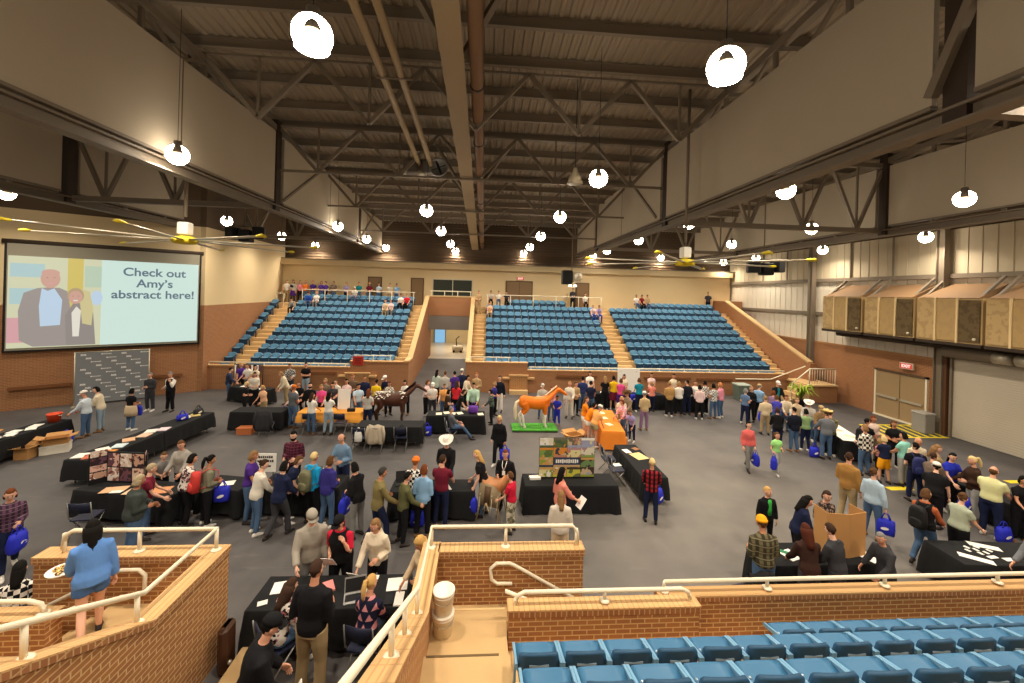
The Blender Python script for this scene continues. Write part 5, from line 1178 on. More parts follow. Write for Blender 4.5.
for s in (-1, 1):
    m = MB(); m.loft([[(s * x, y, z) for x, y, z in r] for r in ([(0.2, -0.3, 0.05), (0.23, -0.3, 0.05), (0.22, 0.24, 0.06), (0.19, 0.24, 0.06)], [(0.3, -0.36, -0.2), (0.32, -0.36, -0.2), (0.32, 0.26, -0.2), (0.3, 0.26, -0.2)], [(0.33, -0.32, -0.42), (0.35, -0.32, -0.42), (0.35, 0.2, -0.42), (0.33, 0.2, -0.42)])], 0, True); obj('skirt', m, FLE, t)
    m = MB(); m.loft([[(s * x, y, z) for x, y, z in r] for r in ([(0.22, -0.08, 0.02), (0.25, -0.08, 0.02), (0.25, 0.1, 0.02), (0.22, 0.1, 0.02)], [(0.36, -0.07, -0.35), (0.38, -0.07, -0.35), (0.38, 0.08, -0.35), (0.36, 0.08, -0.35)])], 0, True); obj('fender', m, LED, t)
    m = MB(); m.tube([(s * 0.38, 0.0, -0.33), (s * 0.4, -0.07, -0.5), (s * 0.4, 0.07, -0.5), (s * 0.38, 0.0, -0.33)], 0.018, 6); obj('stirrup', m, mat('pale_wood', 'b39a76', 0.7), t)
    for k in range(4):
        m = MB(); y = -0.28 + k * 0.16; m.tube([(s * 0.3, y, -0.15), (s * 0.36, y, -0.45), (s * 0.37, y + 0.03, -0.62)], 0.01, 5); obj('strap', m, mat('pale_strap', 'c9b896', 0.7), t)

# ------------------------------------------------------------------ horse statues
def remeshed(mb, vox, smooth_it=2):
    o = bpy.data.objects.new('tmp', mb.mesh('tmp', M_WHITE)); COL.objects.link(o)
    r = o.modifiers.new('r', 'REMESH'); r.mode = 'VOXEL'; r.voxel_size = vox; r.use_smooth_shade = True
    s = o.modifiers.new('s', 'SMOOTH'); s.iterations = smooth_it; s.factor = 0.5
    bpy.context.view_layer.update()
    me = bpy.data.meshes.new_from_object(o.evaluated_get(bpy.context.evaluated_depsgraph_get()))
    bpy.data.objects.remove(o); me.materials.clear()
    return me
def horse(loc, rz, sc, body_m, leg_m, tail_m, label, blotch=None):
    t = thing('horse_statue', label, 'horse statue', loc, rz); t.scale = (sc, sc, sc)
    b = MB()      # faces +X, life size
    b.loft([[(x, math.cos(a) * w, z + math.sin(a) * h) for a in [2 * PI * k / 14 for k in range(14)]] for x, z, w, h in
            ((-0.86, 1.22, 0.1, 0.12), (-0.78, 1.24, 0.24, 0.27), (-0.6, 1.26, 0.29, 0.32), (-0.4, 1.24, 0.27, 0.3), (-0.1, 1.18, 0.28, 0.31), (0.2, 1.17, 0.28, 0.33), (0.45, 1.2, 0.26, 0.34), (0.62, 1.22, 0.2, 0.28), (0.72, 1.24, 0.1, 0.16))])
    b.tube([(0.45, 0, 1.3), (0.7, 0, 1.45), (0.95, 0, 1.68), (1.12, 0, 1.86)], [0.27, 0.22, 0.16, 0.125], 12, flat=0.62)
    b.tube([(1.02, 0, 1.86), (1.2, 0, 1.82), (1.42, 0, 1.68), (1.56, 0, 1.57), (1.62, 0, 1.54)], [0.12, 0.13, 0.095, 0.08, 0.055], 10, flat=0.78)
    legs = MB()
    for s in (-1, 1):
        b.tube([(0.45, s * 0.13, 1.1), (0.47, s * 0.15, 0.82), (0.47, s * 0.15, 0.6)], [0.15, 0.095, 0.062], 10)
        b.tube([(-0.6, s * 0.12, 1.2), (-0.5, s * 0.17, 0.9), (-0.68, s * 0.16, 0.66)], [0.22, 0.14, 0.07], 10)
        ex = -0.06 * s
        f = MB(); f.tube([(0.47, s * 0.15, 0.66), (0.48, s * 0.15, 0.5), (0.46, s * 0.15, 0.45), (0.46, s * 0.15, 0.2), (0.47, s * 0.15, 0.14), (0.5, s * 0.15, 0.07), (0.51, s * 0.15, 0.0)], [0.06, 0.055, 0.055, 0.04, 0.05, 0.05, 0.075], 10)
        h = MB(); h.tube([(-0.66, s * 0.16, 0.72), (-0.74 + ex, s * 0.16, 0.57), (-0.72 + ex, s * 0.16, 0.48), (-0.68 + ex, s * 0.16, 0.2), (-0.66 + ex, s * 0.16, 0.14), (-0.63 + ex, s * 0.16, 0.07), (-0.62 + ex, s * 0.16, 0.0)], [0.07, 0.065, 0.06, 0.045, 0.052, 0.052, 0.078], 10)
        obj('foreleg', f, leg_m, t); obj('hind_leg', h, leg_m, t)
    for s in (-1, 1): b.tube([(1.06, s * 0.07, 1.92), (1.05, s * 0.09, 2.0), (1.06, s * 0.09, 2.07)], [0.04, 0.035, 0.008], 6, flat=0.6)
    me = remeshed(b, 0.03, 3); me.materials.append(body_m); link('body', me, t)
    m = MB(); m.tube([(-0.84, 0, 1.32), (-0.98, 0, 1.22), (-1.02, 0, 0.9), (-1.0, 0, 0.5), (-0.98, 0, 0.28)], [0.05, 0.08, 0.1, 0.085, 0.02], 10); obj('tail', m, tail_m, t)
    m = MB()
    for k in range(9):
        q = k / 8; x, z = 0.55 + 0.5 * q, 1.58 + 0.42 * q; m.tube([(x, 0, z), (x - 0.02, 0.1, z - 0.05), (x - 0.02, 0.13, z - 0.22)], [0.05, 0.045, 0.01], 6)
    obj('mane', m, tail_m, t)
    for s in (-1, 1):
        m = MB(); m.sphere((1.22, s * 0.09, 1.85), 0.022, 8, 6); obj('eye', m, M_DARK, t)
    return t
WHITEP = mat('white_enamel_paint', 'ece6da', 0.4)
ORH = mat('orange_enamel_paint', 'e8791a', 0.4, var=0.1, vscale=5)
horse((2.3, 17.0, 0.1), 0.1, 0.86, ORH, WHITEP, mat('cream_hair', 'ecd9b4', 0.8), 'glossy orange horse statue with white legs standing on green base')
t = thing('statue_base', 'green turf platform under the orange horse statue', 'platform', (2.25, 17.02, 0))
m = MB(); m.cbox((0, 0, 0.03), (1.9, 0.9, 0.06)); obj('board', m, mat('dark_board', '33352a', 0.8), t)
m = MB(); m.cbox((0, 0, 0.08), (1.92, 0.92, 0.04)); rnd = random.Random(4)
for k in range(500):
    x, y = rnd.uniform(-0.95, 0.95), rnd.uniform(-0.45, 0.45); m.add([(x, y, 0.1), (x + 0.02, y + 0.004, 0.1), (x + 0.01, y, 0.12)], [(0, 1, 2)])
obj('turf', m, mat('green_turf', '4c9a34', 0.9, var=0.2, vscale=6), t)
BRH = pattern_mat('appaloosa_coat', 'blot', '4a2a1e', '3d2218', None, 0.4)
horse((-3.85, 17.5, 0), 0.12, 0.9, mat('dark_brown_paint', '4d2c1f', 0.45, var=0.2, vscale=4), mat('dark_brown_leg', '3b221a', 0.5), mat('dark_hair', '2c1a14', 0.8), 'dark brown horse statue with white speckled back behind a black table')
# white speckled blanket on the brown horse back
t2 = [o for o in COL.objects if o.name.startswith('horse_statue')][-1]
m = MB(); rnd = random.Random(8)
for k in range(90):
    x = rnd.uniform(-0.8, -0.1) if k < 65 else rnd.uniform(0.3, 0.8); a = rnd.uniform(0.15, PI - 0.15)
    w, h, z = (0.285, 0.315, 1.255) if k < 65 else (0.25, 0.34, 1.22)
    c = Vector((x, -math.cos(a) * w, z + math.sin(a) * h)); r = rnd.uniform(0.02, 0.06)
    m.sphere(c, (r, r, r * 0.5), 7, 4)
obj('white_spots', m, WHITEP, t2)
for s in (-1, 1):
    m = MB(); m.lathe([(0.05, 0.1), (0.056, 0.04), (0.078, 0.0)], (0.5, s * 0.15, 0.01), 10); obj('white_sock', m, WHITEP, t2)

# ------------------------------------------------------------------ people
CN = {}
for kv in '''white:e9e4da black:17171a charcoal:3a3a3e grey:7d7b78 greylight:a9a9a6 lightgrey:bdb9b0 darkgrey:3c3a38 slate:5d6066 slategrey:74787e warmgrey:97928a navy:1d2440 navyblue:2b3766
navyplaid:2f3752 blacknavy:191c28 denim:4b6484 paledenim:93a6b5 denimlight:6f8ba6 khaki:a08c68 cream:d9cbb0 creamtan:d0bd9c creamgrey:cdc3b4 creampink:dcc3b4 creamcoat:d8cab2 offwhite:d8d2c4 beige:cbb594 tan:b0946c
sand:bfa67c camel:b58e58 camelbrown:a57a42 khakiolive:7c7048 stone:9d968a taupe:8c7a66 darktan:8a6f4c orange:e27a2e orangetan:e2a058 orangetee:ee8a1e peach:e6b48e peachorange:eba860 pink:de8ea0 pinkwhite:e2c4c2
hotpink:e0508c coral:e06a66 coralpink:ea8a7a salmon:e08a78 crimson:c4203c red:cc2c38 darkred:7c1f28 maroon:6e1f30 purple:4a2c80 violet:5a3c9a lavender:9d92c2 indigo:35307a mauve:8d6f8e paleviolet:9c98d0 blueviolet:4a4ab8
royal:2733b0 blue:2f55a8 slateblue:5d7595 skyblue:86aed2 paleblue:b4cadb bluewhite:c8d4de cornflower:5f8ed2 cornflowerdark:4a6ea6 cyan:1fa0d8 teal:1f7f82 tealblue:1e8aa0 aqua:8fd0c2 mint:b4d4bc mintgrey:b7c4b8
greengrey:5f6f62 darkgreengrey:3e4542 palegreengrey:a9b29c olive:5c5c3c olivegrey:7d7a66 sagegreen:8fae78 limegreen:9ede86 green:3fae4a yellow:e8c020 paleyellow:d8d8a0 amber:f0a41c rust:b0603c darkbrown:3c2a20 greybrown:7a6a5c
brownleather:3a2620 bald:caa088 blond:c29a5c paleblond:d8bf86 greyblond:a8977a lightbrown:8a6844 brown:5c4028 auburn:6e3c22 auburndark:4a2418 ginger:9a5a30 strawberry:b8764a tanhair:9a7a50 straw:d8c080 inkblack:141210'''.split():
    k, v = kv.split(':'); CN[k] = v
PATS = {'redplaid': ('plaid', 'a3202c', '1a1214', None, 0.9), 'maroonplaid': ('plaid', '5c2034', '3a1626', '8a5a68', 1.3), 'purpleplaid': ('plaid', '6a4560', '3a2a3c', 'a08a90', 1.3), 'oliveplaid': ('plaid', '6a6248', '3a3628', '9a9274', 0.9),
        'navyplaid': ('plaid', '343c58', '232a40', '55607c', 1.5), 'floral': ('blot', 'dcd6cc', '3a2a34', 'a06a70', 1.0), 'floraldark': ('blot', 'c8bfb4', '1c1a1e', '9a5a60', 1.0), 'pinktri': ('tri', '1c2036', 'd08a8e', None, 1.0),
        'houndstooth': ('check', 'e8e2d4', '1a1a1c', None, 0.8), 'darkpattern': ('blot', '2a2224', '8a7466', None, 1.4), 'camo': ('blot', 'c9c2ac', '6c6650', '9a927a', 0.8), 'brownstripe': ('stripe', '7a6450', '5a4636', None, 1.0), 'camoolive': ('blot', '7c7250', '4e4a34', '988c68', 1.0)}
def cmat(col, nm):
    if col in PATS:
        k, a, b, c, s = PATS[col]; return pattern_mat(nm + '_' + col, k, a, b, c, s)
    parts = col.split('/')
    if len(parts) == 3: return pattern_mat(nm + '_' + col.replace('/', '_'), parts[1], CN[parts[0]], CN.get(parts[2], '444444'), None, 1.0)
    return mat(nm + '_' + col, CN[col], 0.85, 0, 0.15, bump=0.25, bscale=16)
SKIN = [mat('skin_%d' % i, h, 0.55, 0, 0.3) for i, h in enumerate(('d9a184', 'cf9474', 'e2b095', 'b98060', 'd49c80'))]
M_EYEW = mat('eye_white', 'e8e0d8', 0.3); M_IRIS = mat('iris', '2c1d15', 0.3); M_LIP = mat('lips', 'a85a52', 0.5)
M_SHOEW = mat('white_shoe', 'd9d5cc', 0.6); M_SHOED = mat('dark_shoe', '2a2320', 0.6); M_SHOEB = mat('tan_boot', '7a5636', 0.6)
ARM = {'d': ((.24, -.02, -1), (.08, .16, -1)), 'f': ((.18, -.1, -1), (-.35, .9, -.02)), 'x': ((.2, .12, -1), (-.95, .45, .08)), 'r': ((.12, .5, -.86), (-.06, .8, -.5)),
       'u': ((.2, .4, -.8), (-.3, .2, 1)), 'b': ((.2, -.1, -1), (.08, .4, -.85)), 'o': ((.3, .1, -.9), (.2, .85, -.25))}
PEND = []           # meshes waiting for their remesh
def pend(name, mb, mats, parent, vox, post=None):
    o = bpy.data.objects.new(name, mb.mesh(name, M_WHITE)); COL.objects.link(o); o.parent = parent
    r = o.modifiers.new('r', 'REMESH'); r.mode = 'VOXEL'; r.voxel_size = vox; r.use_smooth_shade = True
    s = o.modifiers.new('s', 'SMOOTH'); s.iterations = 2; s.factor = 0.4
    PEND.append((o, mats, post)); return o
def head_mesh(mb, M, lod):
    n, k = (16, 12) if lod else (12, 9)
    rings = []
    for i in range(k + 1):
        ph = PI * (0.03 + 0.94 * i / k); z = -math.cos(ph); q = math.sin(ph); ring = []
        for j in range(n):
            t = 2 * PI * j / n; x, y = q * math.cos(t), q * math.sin(t); zz = max(0, -z)
            X = x * .075 * (1 - .24 * zz * zz); Y = y * .096 * (0.78 if (y < 0 and z < -.2) else 1) + .016 * zz
            if y > 0.75 and -0.1 < z < 0.3: Y -= 0.006
            ring.append(M @ Vector((X, Y, z * .118)))
        rings.append(ring)
    mb.loft(rings, 0, True)
    mb.add([M @ Vector(p) for p in ((-.014, .088, -.03), (.014, .088, -.03), (0, .118, -.026), (0, .088, -.04), (0, .09, .022))], [(0, 2, 4), (2, 1, 4), (0, 3, 2), (3, 1, 2)], 0, True)
    for s in (-1, 1):
        mb.sphere(M @ Vector((s * .03, .084, .012)), (.017, .01, .01), 8, 5, 1, M.to_3x3()); mb.sphere(M @ Vector((s * .03, .091, .012)), (.0095, .006, .0095), 6, 4, 2, M.to_3x3())
        mb.sphere(M @ Vector((s * .077, -.004, -.006)), (.012, .02, .03), 7, 5, 0, M.to_3x3())
        mb.sphere(M @ Vector((s * .03, .089, .032)), (.02, .007, .005), 6, 3, 4, M.to_3x3())
    mb.sphere(M @ Vector((0, .093, -.062)), (.027, .009, .008), 8, 4, 3, M.to_3x3())
def hand_mesh(mb, w, d, up, S, side, lod, curl=0.5):
    """palm, four bent fingers of different lengths and a thumb leaving the side of the palm; w wrist, d direction of the forearm, up thumb side"""
    d = d.normalized(); t = (up - d * up.dot(d)).normalized(); nrm = d.cross(t) * side
    P = lambda a, b, c: w + (d * a + t * b + nrm * c) * S
    mb.loft([[P(a, b * h, c * th) for b, c in ((1, .6), (.6, 1), (-.6, 1), (-1, .6), (-1, -.6), (-.6, -1), (.6, -1), (1, -.6))] for a, h, th in ((-.01, .024, .016), (.02, .032, .016), (.06, .04, .015), (.095, .04, .013))], 0, True)
    n = 6 if lod else 4
    for k, (b, L) in enumerate(((.03, .07), (.01, .08), (-.011, .073), (-.031, .056))):
        c1, c2 = curl * (0.9 + 0.1 * k), curl * 1.9; r = .0088 * S
        a0 = P(.085, b, 0); a1 = P(.09 + L * .45 * math.cos(c1 * .6), b, -L * .45 * math.sin(c1 * .6)); a2 = P(.09 + L * .75 * math.cos(c1), b, -L * .8 * math.sin(c1)); a3 = P(.09 + L * (.75 * math.cos(c1) + .25 * math.cos(c2)), b, -L * (.8 * math.sin(c1) + .3 * math.sin(c2)))
        mb.tube([a0, a1, a2, a3], [r, r, r * .92, r * .7], n)
    r = .0105 * S; mb.tube([P(.015, .026, 0), P(.045, .05, -.006), P(.072, .058, -.014), P(.092, .056, -.02)], [r * 1.1, r, r * .9, r * .7], n)
def person(X, Y, Z, S, f, sex, bu, pose, hair, top, bot, ex, label, idx):
    rnd = random.Random(idx * 7 + 1)
    t = thing('person', label, 'person', (X, Y, Z), -math.radians(f), 'people in the arena')
    dist = math.hypot(X, Y); lod = dist < 11; vox = .016 if dist < 8 else .02 if dist < 11 else .026 if dist < 15 else .032
    legs, arms, lean = pose.split('.'); Ln = math.radians(float(lean)); fem = sex == 'f'
    E = dict(e.split(':', 1) if ':' in e else (e, '') for e in ex.split(',') if e)
    ttype, tcol = top.split(':', 1); tcol = tcol.replace(':', '/'); btype, bcol = bot.split(':', 1)
    hs, hcol = hair.split(':') if ':' in hair else (hair, 'brown')
    if hcol in ('bald', 'balding'): hs = hcol; hcol = 'brown'
    hcol = {'tan': 'tanhair', 'black': 'inkblack'}.get(hcol, hcol)
    sk = SKIN[rnd.choice((0, 0, 1, 2, 2, 3, 4))]
    sit = legs in 'TX'
    hz = 0.585 if sit else 0.92 * S
    d = Vector((0, math.sin(Ln), math.cos(Ln))); nf = Vector((0, math.cos(Ln), -math.sin(Ln))); ex_ = Vector((1, 0, 0)); hip = Vector((0, 0, hz))
    sp = lambda h, x=0.0, y=0.0: hip + (d * h + ex_ * x + nf * y) * S
    # torso rings: height over hip, half width, half depth, forward shift
    T = [(-.1, .10, .085, 0), (-.05, .155 if fem else .148, .108, 0), (.03, .165 if fem else .155, .112, -.005), (.15, .128 if fem else .142, .098, 0), (.27, .142 if fem else .16, .112, .01 if fem else 0), (.36, .15 if fem else .166, .118 if fem else .115, .016 if fem else 0), (.43, .136 if fem else .15, .096, 0), (.47, .115 if fem else .128, .08, -.006), (.505, .072, .062, -.005), (.535, .055, .055, 0)]
    def torso(mb, t0, t1, g, gd=None, flare=0.0, n=14):
        gd = g if gd is None else gd; rings = []
        hs_ = [t0] + [q[0] for q in T if t0 + .01 < q[0] < t1 - .01] + [t1]
        for h in hs_:
            for a, b in zip(T, T[1:]):
                if a[0] <= h <= b[0] + 1e-6:
                    u = (h - a[0]) / (b[0] - a[0]); w, dp, sh = (a[i] + (b[i] - a[i]) * u for i in (1, 2, 3)); break
            else: w, dp, sh = (T[0] if h < T[0][0] else T[-1])[1:]
            if h < T[1][0]: w, dp = max(w, T[1][1]), max(dp, T[1][2])
            k = bu if h < .45 else 1 + (bu - 1) * .4
            fl = 1 + flare * max(0, (.1 - h))
            rings.append([sp(h, math.cos(a) * (w * k + g) * fl, math.sin(a) * (dp * k * (1.12 if bu > 1.05 and math.sin(a) > 0 and h < .3 else 1) + gd) * fl + sh) for a in [2 * PI * j / n for j in range(n)]])
        mb.loft(rings, 0, True)
    sw = (.158 if fem else .178) * (1 + (bu - 1) * .5)
    A = []
    for s, key in ((-1, arms[0]), (1, arms[1])):
        e, w = ARM[key]; j = lambda: rnd.uniform(-.06, .06)
        fr = lambda v: (ex_ * (v[0] + j()) * s + nf * (v[1] + j()) + d * v[2]).normalized()
        dn = lambda v: (ex_ * (v[0] + j()) * s + Vector((0, 1, 0)) * (v[1] + j()) + Vector((0, 0, 1)) * v[2]).normalized()
        g = dn if key in 'db' else fr
        sh = sp(.42, s * sw); el = sh + g(e) * .285 * S; wr = el + g(w) * .245 * S
        A.append((s, sh, el, wr, key))
    hx = .085 * (1 + (bu - 1) * .6); L = []
    for s in (-1, 1):
        st = rnd.uniform(.0, .03)
        h0 = hip + Vector((s * hx * S, 0, -.02 * S))
        if legs == 'S': kn, an = Vector((s * (.1 + st) * S, rnd.uniform(0, .035) * S, .49 * S)), Vector((s * (.115 + st) * S, rnd.uniform(-.06, .03) * S, .085 * S))
        elif legs == 'W': kn, an = (Vector((s * .09 * S, .17 * S, .5 * S)), Vector((s * .09 * S, .2 * S, .09 * S))) if s > 0 else (Vector((s * .09 * S, .0, .5 * S)), Vector((s * .09 * S, -.24 * S, .15 * S)))
        elif legs == 'T': kn, an = Vector((s * .12 * S, .42 * S, .565)), Vector((s * .12 * S, .4 * S, .085 * S))
        else: kn, an = Vector((s * .1 * S, .42 * S, .545)), Vector((s * .12 * S, .8 * S, .1 * S))
        L.append((s, h0, kn, an))
    # body: one continuous skin
    b = MB(); torso(b, -.1, .53, -.006)
    b.tube([sp(.48), sp(.55, 0, .008), sp(.61, 0, .022)], [.062 * S, .054 * S, .054 * S], 10)
    for s, sh, el, wr, key in A: b.tube([sp(.42, s * sw * .55), sh, sh.lerp(el, .5), el, el.lerp(wr, .35), wr], [x * S * (1 + (bu - 1) * .8) for x in (.048, .049, .044, .037, .037, .026)], 9)
    for s, h0, kn, an in L: b.tube([h0, h0.lerp(kn, .4), kn, kn.lerp(an, .35), an], [x * S * (1 + (bu - 1) * .8) for x in (.088, .078, .054, .054, .036)], 10)
    hp = Ln * .55 + math.radians({'r': 16, 'f': 14, 'x': 4}.get(arms[1], 3)); hyaw = rnd.uniform(-.35, .35)
    hc = sp(.6, 0, .012) + (Vector((0, math.sin(hp), math.cos(hp))) * .075 + Vector((0, 0, .01))) * S
    HM = Matrix.Translation(hc) @ Matrix.Rotation(-hp, 4, 'X') @ Matrix.Rotation(hyaw, 4, 'Z') @ Matrix.Scale(S if S > .85 else S * 1.12, 4)
    hd = MB(); head_mesh(hd, HM, lod)
    for s, sh, el, wr, key in A: hand_mesh(hd, wr, wr - el, Vector((-s * .5, .8, .3)) if key in 'db' else Vector((-s * .3, .2, 1)), S, s, lod, .7 if key in 'bo' else .45)
    hm = cmat(hcol, 'hair')
    pend('body', b, [sk, M_EYEW, M_IRIS, M_LIP, hm], t, vox, hd)
    # top
    tm = cmat(tcol, ttype); kind = {'tee': 'shirt', 'shirt': 'shirt', 'jacket': 'jacket', 'sweat': 'sweatshirt', 'vest': 'vest', 'cardigan': 'cardigan'}[ttype]
    g, hem, cuff = {'tee': (.02, -.03, .6), 'shirt': (.024, -.06, 1.6), 'jacket': (.027, -.09, 1.95), 'sweat': (.036, -.07, 1.95), 'vest': (.034, -.06, .12), 'cardigan': (.034, -.2, 1.95)}[ttype]
    if ttype == 'shirt': cuff = 1.9 if tcol in PATS or tcol in ('black', 'creamcoat', 'warmgrey', 'denimlight', 'white', 'slategrey') else rnd.choice((1.9, 1.9, 1.5, .75))
    m = MB(); torso(m, hem, .52, g, None, .25 if ttype in ('sweat', 'cardigan') else .1)
    def sleeves(m, cuff, g2):
        for s, sh, el, wr, key in A:
            pts = [sp(.42, s * sw * .55), sh, sh.lerp(el, min(1, max(.08, cuff)) * .5)]; r = [.05, .054, .05]
            if cuff >= 1: pts += [el, el.lerp(wr, min(cuff - 1, .97))]; r += [.045, .034]
            else: pts += [sh.lerp(el, cuff)]; r += [.05]
            m.tube(pts, [(x * (1 + (bu - 1) * .8) + g2) * S for x in r], 9)
    if ttype != 'vest': sleeves(m, cuff, g * .75)
    if ttype in ('jacket', 'sweat') and lod: m.tube([sp(.5, -.07, -.05), sp(.515, -.05, -.085), sp(.515, .05, -.085), sp(.5, .07, -.05)], .028 * S, 8)   # collar or hood roll
    pend(kind, m, [tm], t, vox)
    if 'sleeves' in E:
        m = MB(); torso(m, .3, .53, .026); sleeves(m, 1.9 if 'crimson' not in E['sleeves'] else .8, .016); pend('shirt_sleeves', m, [cmat(E['sleeves'], 'tee')], t, vox)
    if 'inner' in E:
        m = MB(); m.loft([[sp(h, x * w, y + .012) for x, y in ((-1, .1), (-.5, .128), (0, .136), (.5, .128), (1, .1), (.8, .08), (-.8, .08))] for h, w in ((.08, .06), (.25, .07), (.4, .065), (.5, .04))], 0, True)
        obj('undershirt', m, cmat(E['inner'], 'tee'), t)
    # bottoms
    g, to = {'jeans': (.014, .97), 'pants': (.02, .97), 'shorts': (.03, .42), 'longshorts': (.035, .95), 'skirt': (.02, .1)}[btype]
    bm = cmat(bcol, btype)
    if btype == 'skirt':
        m = MB(); torso(m, -.05, .12, .016); rings = []
        for h, k in ((.02, 1.0), (-.1, 1.15), (-.25, 1.3), (-.42, 1.45)): rings.append([hip + Vector((math.cos(a) * .175 * k * bu, math.sin(a) * .125 * k * bu, h)) * S for a in [2 * PI * j / 16 for j in range(16)]])
        m.loft(rings, 0, True); pend('skirt', m, [bm], t, vox)
    else:
        m = MB(); torso(m, -.1, .13, .012)
        for s, h0, kn, an in L:
            w = 1 + (bu - 1) * .8
            if btype == 'shorts': m.tube([h0, h0.lerp(kn, to * .6), h0.lerp(kn, to)], [(.09 * w + .012) * S, (.085 * w + g) * S, (.08 * w + g) * S], 10)
            elif btype == 'longshorts': m.tube([h0, h0.lerp(kn, .5), h0.lerp(kn, to)], [(.09 * w + .012) * S, (.08 * w + g) * S, (.062 * w + g) * S], 10)
            else: m.tube([h0, h0.lerp(kn, .45), kn, kn.lerp(an, .4), kn.lerp(an, to)], [(x * w + g) * S for x in (.09, .079, .056, .052, .042 + (g > .015) * .008)], 10)
        pend({'shorts': 'shorts', 'longshorts': 'shorts'}.get(btype, 'trousers'), m, [bm], t, vox)
    # shoes
    sm = rnd.choice((M_SHOED, M_SHOED, M_SHOEW, M_SHOEB))
    for s, h0, kn, an in L:
        fl = an.z - .085 * S; yaw = s * rnd.uniform(.05, .25); c, q = math.cos(yaw), math.sin(yaw); m = MB(); rings = []
        for y, w, h in ((-.07, .028, .06), (-.05, .036, .085), (0, .038, .095), (.06, .042, .075), (.12, .045, .055), (.165, .036, .042), (.185, .018, .03)):
            ring = []
            for a in [2 * PI * j / 10 for j in range(10)]:
                x, z = math.cos(a) * w, max(0.0, .4 + .6 * math.sin(a)) * h
                ring.append(Vector((an.x, an.y, max(0, fl))) + Vector((x * c + y * q, -x * q + y * c, z)) * S)
            rings.append(ring)
        m.loft(rings, 0, True); obj('shoe', m, sm, t)
    # hair
    def cap(mb, sx=.083, sy=.103, sz=.125, cut=-.3, front=.42, lift=.006, bump=0):
        n, k = 16, 11; rings = []
        for i in range(k + 1):
            ph = PI * (.03 + .94 * i / k); z = -math.cos(ph); q = math.sin(ph); ring = []
            for j in range(n):
                a = 2 * PI * j / n; x, y = q * math.cos(a), q * math.sin(a); kk = 1.0 + bump * math.sin(5 * a + 3 * i) * math.cos(4 * i + j)
                if (y > .3 and z < front) or z < cut: kk = .78
                ring.append(HM @ Vector((x * sx * kk, y * sy * kk - .006, z * sz * kk + lift)))
            rings.append(ring)
        mb.loft(rings, 0, True)
    m = MB(); curtain = {'bob': .13, 'long': .3, 'longfull': .34, 'curly': .1}.get(hs)
    if hs == 'curly': cap(m, .1, .12, .138, -.75, .35, .004, .06)
    elif hs == 'balding': cap(m, .079, .1, .105, -.35, .95, -.02)
    elif hs != 'bald': cap(m, cut=-.3 if not curtain else -.55)
    if curtain:
        rings = []; full = 1.25 if hs in ('longfull', 'curly') else 1.0
        for q in (0, .25, .5, .75, 1):
            z = .03 - curtain * q; w = (.082 + .014 * math.sin(q * PI)) * full * (1 - .3 * q * (curtain > .2)); ring = []
            for a in [PI + PI * j / 8 for j in range(9)]: ring.append((math.cos(a) * w, math.sin(a) * .1 * full - .004 - .02 * q * (curtain > .2), z))
            for a in [2 * PI - PI * j / 8 for j in range(9)]: ring.append((math.cos(a) * w * .82, math.sin(a) * .06 - .004 - .02 * q * (curtain > .2), z))
            rings.append([HM @ Vector(p) for p in ring])
        m.loft(rings, 0, True)
    if hs == 'pony': m.tube([HM @ Vector(p) for p in ((0, -.095, .05), (0, -.14, .05), (0, -.15, -.06), (0, -.13, -.17), (0, -.12, -.22))], [.03 * S, .036 * S, .042 * S, .03 * S, .006], 8)
    if hs == 'bun': m.sphere(HM @ Vector((0, -.1, .06)), .04 * S, 10, 7)
    if m.f: obj('hair', m, hm, t)
    if 'beard' in E:
        q = MB(); q.loft([[HM @ Vector((math.cos(a) * .07 * k, math.sin(a) * .09 * k + .018, z)) for a in [PI * j / 8 for j in range(9)]] for z, k in ((-.04, 1.02), (-.08, 1.0), (-.115, .8), (-.135, .4))], 0, True); obj('beard', q, hm, t)
    if 'hat' in E:
        ht, hc_ = E['hat'].split(':'); q = MB(); hmt = cmat(hc_, 'hat')
        if ht == 'cap':
            q.loft([[HM @ Vector((math.cos(a) * .09 * k, math.sin(a) * .11 * k - .004, z)) for a in [2 * PI * j / 16 for j in range(16)]] for z, k in ((.035, 1), (.07, 1), (.11, .82), (.132, .5), (.138, .1))], 0, True)
            br = [(math.cos(a) * .085, .07 + math.sin(a) * .115) for a in [PI * j / 10 for j in range(11)]]
            q.add([HM @ Vector((x, y, .042 - .25 * x * x / .085)) for x, y in br] + [HM @ Vector((x, y, .034 - .25 * x * x / .085)) for x, y in br], [tuple(range(11)), tuple(reversed(range(11, 22)))] + [(j, j + 1, j + 12, j + 11) for j in range(10)], 0, True)
            obj('baseball_cap', q, hmt, t)
        elif ht == 'beanie':
            q.loft([[HM @ Vector((math.cos(a) * .09 * k, math.sin(a) * .112 * k - .006, z)) for a in [2 * PI * j / 16 for j in range(16)]] for z, k in ((.02, 1.06), (.055, 1.08), (.06, 1), (.1, .93), (.135, .62), (.15, .15))], 0, True); obj('knit_hat', q, hmt, t)
        else:
            R1 = [];  n = 20
            for rr, z0 in ((.085, .05), (.13, .045), (.19, .06), (.195, .068)): R1.append([HM @ Vector((math.cos(a) * rr * .98, math.sin(a) * rr * 1.15, z0 + (.055 * (abs(math.cos(a)) ** 2) if rr > .15 else .01 * abs(math.cos(a))))) for a in [2 * PI * j / n for j in range(n)]])
            for rr, z0 in ((.19, .054), (.13, .038), (.085, .04)): R1.append([HM @ Vector((math.cos(a) * rr * .98, math.sin(a) * rr * 1.15, z0 + (.055 * (abs(math.cos(a)) ** 2) if rr > .15 else .01 * abs(math.cos(a))))) for a in [2 * PI * j / n for j in range(n)]])
            q.loft(R1, 0, True, False)
